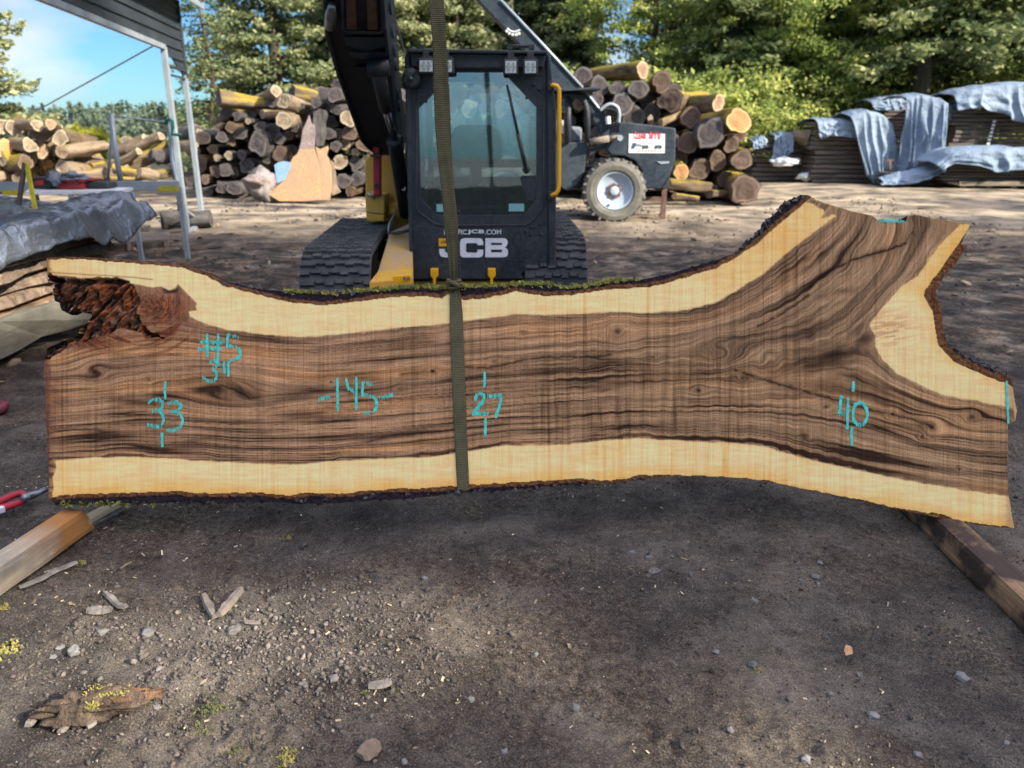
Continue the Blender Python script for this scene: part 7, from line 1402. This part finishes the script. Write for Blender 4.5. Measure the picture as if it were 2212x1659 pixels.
a, b = PY(2070, 402, 22.2), PY(2300, 402, 22.2); m_ = MB(); m_.bar(Vector((a.x, 22.2, .19)), Vector((b.x, 22.2, .19)), .1, .12); tag(m_.build('skid_rail', mt['pallet'], None), 'long pale rail along the foot of the low front stack', 'timber')
def drape(name, top, bot, Y, over, lb, folds=9, amp=.10, seed=0, nU=70, nV=40):
    """cloth hanging from a top line to a bottom line (picture points), lying back over the stack behind"""
    top, bot = dens(top, 1.0), dens(bot, 1.0); vs = []; fs = []
    for i in range(nU + 1):
        u = i / nU; p = top[min(int(u * (len(top) - 1)), len(top) - 1)]; q = bot[min(int(u * (len(bot) - 1)), len(bot) - 1)]
        for j in range(nV + 1):
            v_ = j / nV; 
            if v_ < .3: s_ = v_ / .3; w = PY(*p, Y); w = w + Vector((0, over * (1 - s_), .10 * math.sin(s_ * 3.1) + .05 * mnoise.noise(Vector((u * 9, s_ * 3, seed))))); f = 0
            else:
                s_ = (v_ - .3) / .7; pp_ = (p[0] + (q[0] - p[0]) * s_, p[1] + (q[1] - p[1]) * s_); w = PY(*pp_, Y - .12 * s_); f = s_ ** .6
            ph = u * folds * 6.283 + 3.2 * mnoise.noise(Vector((u * 4, v_ * 2, seed + 3))) * 2
            w = w + Vector((.05 * math.cos(ph) * f, -amp * (1 + math.sin(ph)) * f * (.4 + .6 * abs(mnoise.noise(Vector((u * 3, seed, 1)))) * 2) - .10 * f * mnoise.noise(Vector((u * 7, v_ * 6, seed + 9))) - .08, 0)); w.z = max(w.z, .02); vs.append(tuple(w))
    for i in range(nU):
        for j in range(nV): a = i * (nV + 1) + j; fs.append((a, a + 1, a + nV + 2, a + nV + 1))
    o = meshobj(name, vs, fs, mt['tarpb'], None, True); o.modifiers.new('thick', 'SOLIDIFY').thickness = .008; return tag(o, lb, 'tarpaulin', 'blue grey tarpaulins over the lumber')
drape('draped_tarpaulin', [(1762, 262), (1840, 262), (1850, 258)], [(1768, 300), (1800, 292), (1860, 300)], 24.8, 1.5, 'short blue tarpaulin lip over the stack under the left drape', 3, .05, 1)
drape('draped_tarpaulin', [(1835, 252), (1870, 240), (1905, 248), (1925, 268)], [(1868, 375), (1880, 397), (1920, 400), (1942, 398)], 24.5, 1.6, 'blue grey tarpaulin hanging to the ground, left of the two long drapes', 5, .14, 2)
drape('draped_tarpaulin', [(1880, 222), (1910, 214), (1955, 210)], [(1885, 236), (1915, 240), (1950, 236)], 26.8, 1.5, 'narrow tarpaulin edge on the rear stack between drapes', 3, .04, 3)
drape('draped_tarpaulin', [(1955, 212), (1990, 206), (2030, 214), (2045, 224)], [(1935, 385), (1960, 397), (2000, 380), (2030, 370)], 24.3, 1.6, 'blue grey tarpaulin hanging to the ground, right of the two long drapes', 5, .14, 4)
drape('draped_tarpaulin', [(2040, 226), (2075, 226), (2100, 222)], [(2042, 262), (2060, 248), (2100, 246)], 26.0, 1.2, 'loose tarpaulin flap left of the tall far right stack', 3, .06, 6)
drape('draped_tarpaulin', [(2058, 208), (2085, 196), (2150, 186), (2212, 182), (2300, 182)], [(2060, 240), (2110, 232), (2160, 246), (2190, 262), (2300, 300)], 25.2, 1.8, 'blue tarpaulin capping the tall far right stack', 5, .10, 5)
drape('draped_tarpaulin', [(2020, 356), (2050, 336), (2075, 326), (2140, 322), (2212, 326), (2300, 330)], [(2030, 372), (2060, 352), (2110, 358), (2150, 372), (2200, 366), (2300, 372)], 22.1, 1.6, 'silvery tarpaulin lying over the low front stack at far right', 4, .08, 7)
drape('draped_tarpaulin', [(1905, 392), (1960, 380), (2020, 366), (2050, 350)], [(1900, 400), (1960, 398), (2025, 378), (2056, 366)], 22.7, .8, 'twisted tarpaulin tail trailing along the ground between stacks', 4, .06, 8)
drape('draped_tarpaulin', [(1672, 296), (1690, 290), (1712, 292)], [(1662, 345), (1680, 352), (1706, 330)], 25.7, 1.3, 'small blue tarpaulin strip on the short stack by the trees', 2, .08, 9)
drape('draped_tarpaulin', [(1625, 308), (1640, 300), (1655, 300)], [(1622, 322), (1640, 320), (1655, 316)], 25.8, 1.0, 'tiny tarpaulin corner at the left end of the short stack', 2, .03, 10)
lying((1752, 300), (1715, 292), 15, 'p', 'pale log lying on top of the short stack by the trees', 25.4, None, 12)
for (a, b, r_, lb) in ((1695, 350, 10, 'white plastic bundle below the small blue tarpaulin strip'), (1740, 382, 6, 'small white bundle low between the stacks')):
    c = PY(a, b, 25.3); blob('white_bundle', c, (.42 * r_ / 10, .2, .12), 0, mt['white'], .3, 2, 12, seed=a, label=lb, cat='bundle')
m_ = MB(); m_.bar(PY(1925, 400, 24.0), PY(1922, 345, 24.1), .06, .05); m_.bar(PY(1915, 346, 24.1), PY(1930, 346, 24.1), .05, .05); tag(m_.build('rusty_prop', mt['rust'], None), 'thin rusty prop standing between the two long drapes', 'post')
b_ = PY(2145, 300, 25.4)
m_ = MB()
for k in range(8): c = PY(2148 - k * 2.2, 262 + k * 8, 25.35); m_.box(c, (.09, .02, .07))
tag(m_.build('number_tag', mt['white'], None), 'row of small white chalk ticks down the tall far right stack', 'label')
# ================================================================== trees
def leafmat(name, c1, c2, c3, trans=.35):
    m, t, b = newmat(name); a = t.nodes.new('ShaderNodeAttribute'); a.attribute_name = 'lv'; oi = t.nodes.new('ShaderNodeObjectInfo')
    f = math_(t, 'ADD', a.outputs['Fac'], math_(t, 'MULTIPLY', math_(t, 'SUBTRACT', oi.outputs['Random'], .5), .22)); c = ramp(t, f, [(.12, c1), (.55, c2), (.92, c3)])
    t.links.new(c, b.inputs['Base Color']); b.inputs['Roughness'].default_value = .65; b.inputs['Specular IOR Level'].default_value = .25
    tr = t.nodes.new('ShaderNodeBsdfTranslucent'); t.links.new(c, tr.inputs[0]); ms = t.nodes.new('ShaderNodeMixShader'); ms.inputs[0].default_value = trans
    t.links.new(b.outputs[0], ms.inputs[1]); t.links.new(tr.outputs[0], ms.inputs[2]); t.links.new(ms.outputs[0], t.nodes['Material Output'].inputs[0]); return m
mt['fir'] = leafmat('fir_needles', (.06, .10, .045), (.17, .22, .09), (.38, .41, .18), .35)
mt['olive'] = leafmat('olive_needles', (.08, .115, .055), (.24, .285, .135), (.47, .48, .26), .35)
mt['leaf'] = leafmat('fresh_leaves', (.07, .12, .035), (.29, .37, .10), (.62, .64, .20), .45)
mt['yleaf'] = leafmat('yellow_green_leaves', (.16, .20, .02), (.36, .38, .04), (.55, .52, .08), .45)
mt['farfir'] = leafmat('hazy_distant_firs', (.06, .095, .075), (.10, .14, .10), (.15, .19, .12), .1)  # needle colour made paler and bluer to stand in for distance haze
def leaves(cent, size, flat, nrm_bias, lv, seed):
    """one quad per centre; returns vertices, faces, shade value"""
    r = np.random.default_rng(seed); n = len(cent); a = r.normal(size=(n, 3)); a[:, 2] *= flat; a /= np.linalg.norm(a, axis=1)[:, None]; b = r.normal(size=(n, 3)) + np.array([0, 0, nrm_bias]); b = np.cross(a, b); b /= np.linalg.norm(b, axis=1)[:, None]
    s = (size * r.uniform(.6, 1.4, n))[:, None]; a = a * s; b = b * s * .55
    V = np.stack([cent - a, cent - b * .9 + a * .1, cent + a, cent + b * .9 + a * .1], 1); return V.reshape(-1, 3), (np.arange(4)[None] + 4 * np.arange(n)[:, None]), np.repeat(lv, 4)
def mkmesh(name, V, Fc, lv, mat):
    me = bpy.data.meshes.new(name); m = len(Fc); me.vertices.add(len(V)); me.vertices.foreach_set('co', V.astype(np.float32).ravel()); me.loops.add(m * 4); me.loops.foreach_set('vertex_index', Fc.astype(np.int32).ravel()); me.polygons.add(m); me.polygons.foreach_set('loop_start', np.arange(0, 4 * m, 4, dtype=np.int32)); me.update(calc_edges=True)
    a = me.attributes.new('lv', 'FLOAT', 'POINT'); a.data.foreach_set('value', lv.astype(np.float32)); me.materials.append(mat); return me
def trunkmesh(name, H, r0, limbs, seed, mat='trunk'):
    random.seed(seed); m_ = MB(); pts = [Vector((.25 * mnoise.noise(Vector((k * .3, seed, 0))) * min(k, 4) * .5, .25 * mnoise.noise(Vector((k * .3, seed, 9))) * min(k, 4) * .5, -.3 + (H + .3) * k / 12)) for k in range(13)]
    m_.tube(pts, [r0 * (1.25 if k == 0 else 1) * (1 - .93 * k / 12) for k in range(13)], 9)
    for (h, az, l, up, r_) in limbs:
        k = min(11, int(h / H * 12)); p = pts[k].lerp(pts[k + 1], h / H * 12 - k) if h / H * 12 - k < 1 else pts[k]; d = Vector((math.cos(az), math.sin(az), up)); m_.tube([p, p + d * l * .5 + Vector((0, 0, .06 * l * mnoise.noise(Vector((h, seed, 1))))), p + d * l + Vector((0, 0, -.12 * l))], [r_, r_ * .6, r_ * .2], 5, False)
    me = bpy.data.meshes.new(name); me.from_pydata([tuple(v) for v in m_.v], [], m_.f); me.polygons.foreach_set('use_smooth', [True] * len(m_.f)); me.materials.append(mt[mat]); return me
def conifer(seed, H, rad, base, n, mat, dens_=1.0, droop=.25, lsz=.13, gap=.0, tk=.022):
    r = np.random.default_rng(seed); limbs = []; C_ = []; LV_ = []; h = base
    while h < H * .985:
        f = (h - base) / (H - base); Rb = rad * (1 - f) ** .8 * r.uniform(.75, 1.1) + .15
        for k in range(r.integers(6, 9)):
            if r.random() < gap: continue
            az = r.uniform(0, 6.283); l = Rb * r.uniform(.55, 1.1); limbs.append((h, az, l * .9, -.02, .05 * (1 - f) + .012)); m = int(n * l / rad * dens_) + 4
            t_ = r.uniform(.12, 1.0, m) ** .75; w_ = .30 * l * (1 - .75 * t_) + .10; lat = r.normal(0, .55, m) * w_; zz = -droop * l * t_ ** 2 + .10 * l * (t_ > .85) * (t_ - .85) / .15 - np.abs(r.normal(0, .16, m)) * (.4 + w_) + r.normal(0, .05, m)
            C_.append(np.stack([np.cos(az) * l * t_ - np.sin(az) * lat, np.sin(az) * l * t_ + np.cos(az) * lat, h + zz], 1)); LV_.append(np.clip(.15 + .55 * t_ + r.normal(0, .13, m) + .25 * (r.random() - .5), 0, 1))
        h += r.uniform(.22, .38) * (1 + .3 * (1 - f)) * (H / 14)
    C_ = np.concatenate(C_); LV_ = np.concatenate(LV_); V, Fc, lv = leaves(C_, lsz, .5, .8, LV_, seed); return mkmesh('crown', V, Fc, lv, mt[mat]), trunkmesh('trunk', H, tk * H, limbs, seed)
def broadleaf(seed, H, rad, base, nc, per, mat, lsz=.09, cl=.5):
    r = np.random.default_rng(seed); C_ = []; LV_ = []; limbs = []; cz = (H + base) / 2; rz_ = (H - base) / 2
    while len(limbs) < nc:
        d = r.normal(size=3); d /= np.linalg.norm(d); q = r.uniform(.35, 1.0) ** .5; lob = 1 + .28 * math.sin(d[0] * 4 + seed) * math.cos(d[2] * 5 + seed * 2); p = np.array([d[0] * rad * q * lob, d[1] * rad * q * lob, cz + d[2] * rz_ * q * lob]); limbs.append(p)
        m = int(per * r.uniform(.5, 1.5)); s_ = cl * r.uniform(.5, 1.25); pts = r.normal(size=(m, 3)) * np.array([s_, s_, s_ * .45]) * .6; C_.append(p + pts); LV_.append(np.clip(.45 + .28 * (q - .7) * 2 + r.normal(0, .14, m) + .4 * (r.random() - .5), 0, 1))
    C_ = np.concatenate(C_); LV_ = np.concatenate(LV_); V, Fc, lv = leaves(C_, lsz, .7, .9, LV_, seed)
    lb = [(max(base * .7, min(H * .8, p[2] - abs(p[0]) * .5 - .3)), math.atan2(p[1], p[0]), math.hypot(p[0], p[1]) * .9, .35, .035) for p in limbs[::max(1, nc // 22)]]; return mkmesh('crown', V, Fc, lv, mt[mat]), trunkmesh('trunk', H * .93, .016 * H + .05, lb, seed)
KIND = {'fir': [conifer(301, 17, 3.3, 2.0, 230, 'fir', lsz=.115), conifer(302, 15, 3.0, 3.6, 210, 'fir', gap=.10, lsz=.115)], 'olive': [conifer(303, 14, 3.6, .8, 270, 'olive', droop=.12, lsz=.10), conifer(307, 13, 3.3, 1.0, 250, 'olive', droop=.12, gap=.1, lsz=.115)],
        'leaf': [broadleaf(304, 10, 3.2, 1.0, 210, 95, 'leaf'), broadleaf(305, 12, 3.6, 2.0, 240, 95, 'leaf')], 'bush': [broadleaf(306, 3.0, 1.7, .05, 70, 90, 'leaf', .075, .4)], 'ybush': [broadleaf(308, 4.4, 1.5, .1, 110, 110, 'yleaf', .09, .35)], 'thin': [conifer(309, 11, 2.2, .8, 60, 'fir', gap=.3, lsz=.08, tk=.011)]}
def plant(kind, px, Y, s, lb, group, name=None, py=400, var=0, sz=1.0):
    cr__, tr_ = KIND[kind][var % len(KIND[kind])]; x_ = PY(px, 330, Y).x; e = empty(name or ('tree' if 'bush' not in kind else 'bush'), (x_, Y, -.05), lb, 'tree' if 'bush' not in kind else 'bush', group); e.rotation_euler = (0, 0, random.uniform(0, 6.28)); e.scale = (s, s, s * sz)
    for nm, me in (('crown', cr__), ('trunk', tr_)): o = bpy.data.objects.new(nm, me); col.objects.link(o); o.parent = e
    return e
random.seed(31); TF = 'trees behind the yard'
T = [('olive', -70, 27, 1.0, 'shaggy conifer half cut off by the left edge', 1), ('thin', 468, 28, .85, 'thin wispy conifer behind the rear shed post', 0), ('fir', 530, 42, .62, 'low dark conifer peeking behind the thin wispy one', 0), ('olive', 612, 33, 1.05, 'big grey green conifer left of the boom', 0), ('fir', 705, 38, 1.0, 'dark conifer just left of the boom', 0), ('olive', 780, 36, 1.0, 'olive conifer mostly hidden by the boom', 1),
     ('olive', 872, 34, 1.0, 'olive conifer between boom and strap', 0), ('olive', 985, 35, 1.05, 'olive conifer above the cab roof right of the strap', 1), ('fir', 1075, 40, 1.15, 'dark conifer above the cab behind the loader boom', 0), ('fir', 1160, 38, 1.1, 'dark conifer where the loader boom meets the cab', 1), ('olive', 1235, 37, .82, 'small olive tree right of the loader boom', 0), ('fir', 1262, 46, .75, 'dark conifer left of the bright patch of sky', 1),
     ('leaf', 1400, 33, .85, 'bright leafy tree above the loader hood', 1), ('leaf', 1490, 34, 1.0, 'bright leafy tree above the middle of the right log pile', 0), ('fir', 1575, 31, 1.0, 'dark conifer above the orange log end', 0), ('olive', 1600, 40, 1.2, 'tall olive tree behind the leafy ones', 0), ('fir', 1675, 34, 1.05, 'tall dark conifer right of the right log pile', 1), ('leaf', 1735, 30, .85, 'leafy tree left of the tarped stacks', 0),
     ('fir', 1790, 33, 1.1, 'dark conifer over the short stack', 0), ('leaf', 1850, 31, .75, 'small leafy tree behind the left drape', 1), ('fir', 1900, 32, 1.1, 'dark conifer rising over the two long drapes', 1), ('fir', 1965, 28.5, 1.15, 'conifer with a bare lower trunk behind the right drape', 1), ('fir', 2015, 37, 1.1, 'dim conifer between the dark conifers at the right', 0), ('fir', 2085, 28.8, 1.2, 'dark conifer over the tall far right stack', 1),
     ('leaf', 2120, 29.5, .7, 'small leafy tree peeping above the blue capped stack', 1), ('fir', 2170, 32, 1.1, 'dark conifer near the right edge', 0), ('olive', 2230, 31, 1.05, 'olive conifer cut off by the right edge', 1), ('fir', 2330, 30, 1.1, 'conifer just outside the right edge', 0)]
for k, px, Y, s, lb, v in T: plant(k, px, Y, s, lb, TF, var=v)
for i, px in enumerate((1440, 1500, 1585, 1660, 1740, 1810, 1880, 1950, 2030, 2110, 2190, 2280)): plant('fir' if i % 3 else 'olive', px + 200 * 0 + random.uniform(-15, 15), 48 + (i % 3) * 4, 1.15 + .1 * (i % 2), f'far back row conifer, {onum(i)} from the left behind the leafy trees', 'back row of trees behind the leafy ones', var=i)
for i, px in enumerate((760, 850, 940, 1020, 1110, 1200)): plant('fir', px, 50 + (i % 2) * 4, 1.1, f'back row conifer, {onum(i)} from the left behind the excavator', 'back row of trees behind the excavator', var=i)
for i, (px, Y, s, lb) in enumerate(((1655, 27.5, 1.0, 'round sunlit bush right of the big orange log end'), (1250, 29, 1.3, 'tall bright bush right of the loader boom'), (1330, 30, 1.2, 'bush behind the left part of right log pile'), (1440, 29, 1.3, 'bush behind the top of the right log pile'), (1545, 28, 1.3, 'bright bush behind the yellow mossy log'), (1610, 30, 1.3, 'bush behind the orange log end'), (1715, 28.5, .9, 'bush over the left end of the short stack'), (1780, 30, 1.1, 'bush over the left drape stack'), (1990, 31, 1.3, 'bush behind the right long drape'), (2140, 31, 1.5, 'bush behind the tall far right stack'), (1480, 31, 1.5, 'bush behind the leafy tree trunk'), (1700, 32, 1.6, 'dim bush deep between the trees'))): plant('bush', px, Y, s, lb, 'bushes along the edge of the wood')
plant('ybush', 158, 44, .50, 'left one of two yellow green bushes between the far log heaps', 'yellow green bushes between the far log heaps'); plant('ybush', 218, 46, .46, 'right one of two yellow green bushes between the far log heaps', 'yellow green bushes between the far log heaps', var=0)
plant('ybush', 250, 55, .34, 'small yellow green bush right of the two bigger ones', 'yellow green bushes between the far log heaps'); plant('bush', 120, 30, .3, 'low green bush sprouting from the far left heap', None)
# far wooded ridge: hundreds of tiny firs nobody could count
r = np.random.default_rng(5); C_ = []; LV_ = []
for i in range(560):
    Y = r.uniform(170, 260); X = (r.uniform(-200, 760) - CX) / F * Y; H_ = (r.uniform(.020, .036) * Y + 1.5) * (.72 + .5 * float(vn(np.float64(X / 22), np.float64(.5), 400))); m = 70; t_ = r.uniform(0, 1, m); rr = (1 - t_) * H_ * .20 * r.uniform(.3, 1, m); a = r.uniform(0, 6.283, m)
    C_.append(np.stack([X + np.cos(a) * rr, Y + np.sin(a) * rr, t_ * H_], 1)); LV_.append(np.clip(r.normal(.5, .2, m), 0, 1))
V, Fc, lv = leaves(np.concatenate(C_), .62, .5, .5, np.concatenate(LV_), 77); me = mkmesh('distant_forest', V, Fc, lv, mt['farfir']); o = bpy.data.objects.new('distant_forest', me); col.objects.link(o); tag(o, 'far fir wood along the horizon at the left', 'forest', kind='stuff')
m_ = MB(); 
hx = np.linspace(-900, 900, 60); vs = []; fs = []
for i, xx in enumerate(hx):
    hh = 3.2 + 3.0 * float(vn(np.float64(xx / 120), np.float64(1.0), 410)); vs += [(xx, 255, -1), (xx, 275, hh), (xx, 420, hh + 2)]
for i in range(len(hx) - 1):
    for k in range(2): fs.append((i * 3 + k, (i + 1) * 3 + k, (i + 1) * 3 + k + 1, i * 3 + k + 1))
tag(meshobj('hill', vs, fs, M2('wooded_hill', (.05, .08, .06), (.08, .11, .08), .2, .9, bs=0), None, True), kind='structure')
# ---- unseen trees at right put in for shade; crown gaps cut for sun patches
lit = []
for (a, b, rx, ry) in ((620, 1225, 130, 40), (870, 1175, 110, 24), (500, 1345, 170, 45), (90, 1400, 150, 80), (320, 1165, 90, 10), (330, 1560, 120, 30), (1690, 1160, 110, 8), (1000, 1400, 50, 20), (1700, 1630, 90, 20)):
    p = PZ(a, b); dd = (p - Cc).dot(Fw); q = PZ(a, b + ry); lit.append((p.x, p.y, rx * dd / F, abs(p.y - q.y)))
lit.append((-4.3, 5.6, .45, .5))
def shader(seed, c, rad, H, base, n):
    r = np.random.default_rng(seed); d = r.normal(size=(n, 3)); d /= np.linalg.norm(d, axis=1)[:, None]; q = r.uniform(0, 1, n) ** (1 / 3); P = np.stack([c[0] + d[:, 0] * rad * q, c[1] + d[:, 1] * rad * q, base + (H - base) * (.5 + .5 * d[:, 2] * q)], 1)
    cl_ = fbm(P[:, 1] / 1.1, P[:, 2] / 1.1, 420 + seed, 2) * .6 + .4 * vn(P[:, 0] / 1.2, P[:, 2] / 1.2, 421); keep = cl_ > SHTH
    for zz in (0.0, .0):
        gx_, gy_ = P[:, 0] - SUN.x / SUN.z * P[:, 2], P[:, 1] - SUN.y / SUN.z * P[:, 2]
        for (lx, ly, rx, ry) in lit: keep &= ~((((gx_ - lx) / (rx + .34)) ** 2 + ((gy_ - ly) / (ry + .32)) ** 2 < 1) & (r.random(n) < .97) & ((gy_ < 2.40) | (gx_ < -3)))
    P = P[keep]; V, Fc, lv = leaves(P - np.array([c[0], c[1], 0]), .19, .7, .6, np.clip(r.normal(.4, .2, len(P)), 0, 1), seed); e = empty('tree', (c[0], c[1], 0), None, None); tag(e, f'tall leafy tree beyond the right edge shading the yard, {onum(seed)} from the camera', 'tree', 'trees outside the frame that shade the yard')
    o = bpy.data.objects.new('crown', mkmesh('crown', V, Fc, lv, mt['leaf'])); col.objects.link(o); o.parent = e
    lb = [(base + (H - base) * k / 9, k * 2.4, rad * .6, .3, .06) for k in range(8)]; o = bpy.data.objects.new('trunk', trunkmesh('trunk', H * .9, .24, lb, seed)); col.objects.link(o); o.parent = e
SHTH = .33
tn_ = SUN.z / math.hypot(SUN.x, SUN.y)
_old = ((-3.2, 20, 3.4, 16.5, 7.2), (.9, 22, 3.3, 17.5, 8.0), (4.6, 21, 3.2, 17, 7.4), (8.2, 23, 3.3, 18, 8.2), (-7.5, 22, 3.5, 17.5, 8), (21.0, 26, 3.0, 17, 6), (27.0, 24, 3.0, 16, 5))
sh_ = Vector((SUN.x, SUN.y, 0)).normalized(); shp = Vector((-sh_.y, sh_.x, 0))
for i, (w_, A_, rd_, hh, bb, n_) in enumerate(((-.8, 24, 3.2, 22.5, 9.5, 15000), (2.6, 26, 3.0, 23.5, 10, 14000), (5.6, 24.5, 3.0, 22.5, 9, 15000), (8.8, 27, 2.8, 21, 9, 6000), (-4.6, 25, 3.4, 21, 9, 9000), (13, 38, 2.4, 23, 12.5, 6000), (16.5, 40, 2.6, 24, 13, 6000), (20.5, 42, 2.6, 25, 14, 6000))): c_s = sh_ * A_ + shp * w_; shader(i, (c_s.x, c_s.y), rd_, hh, bb, n_)
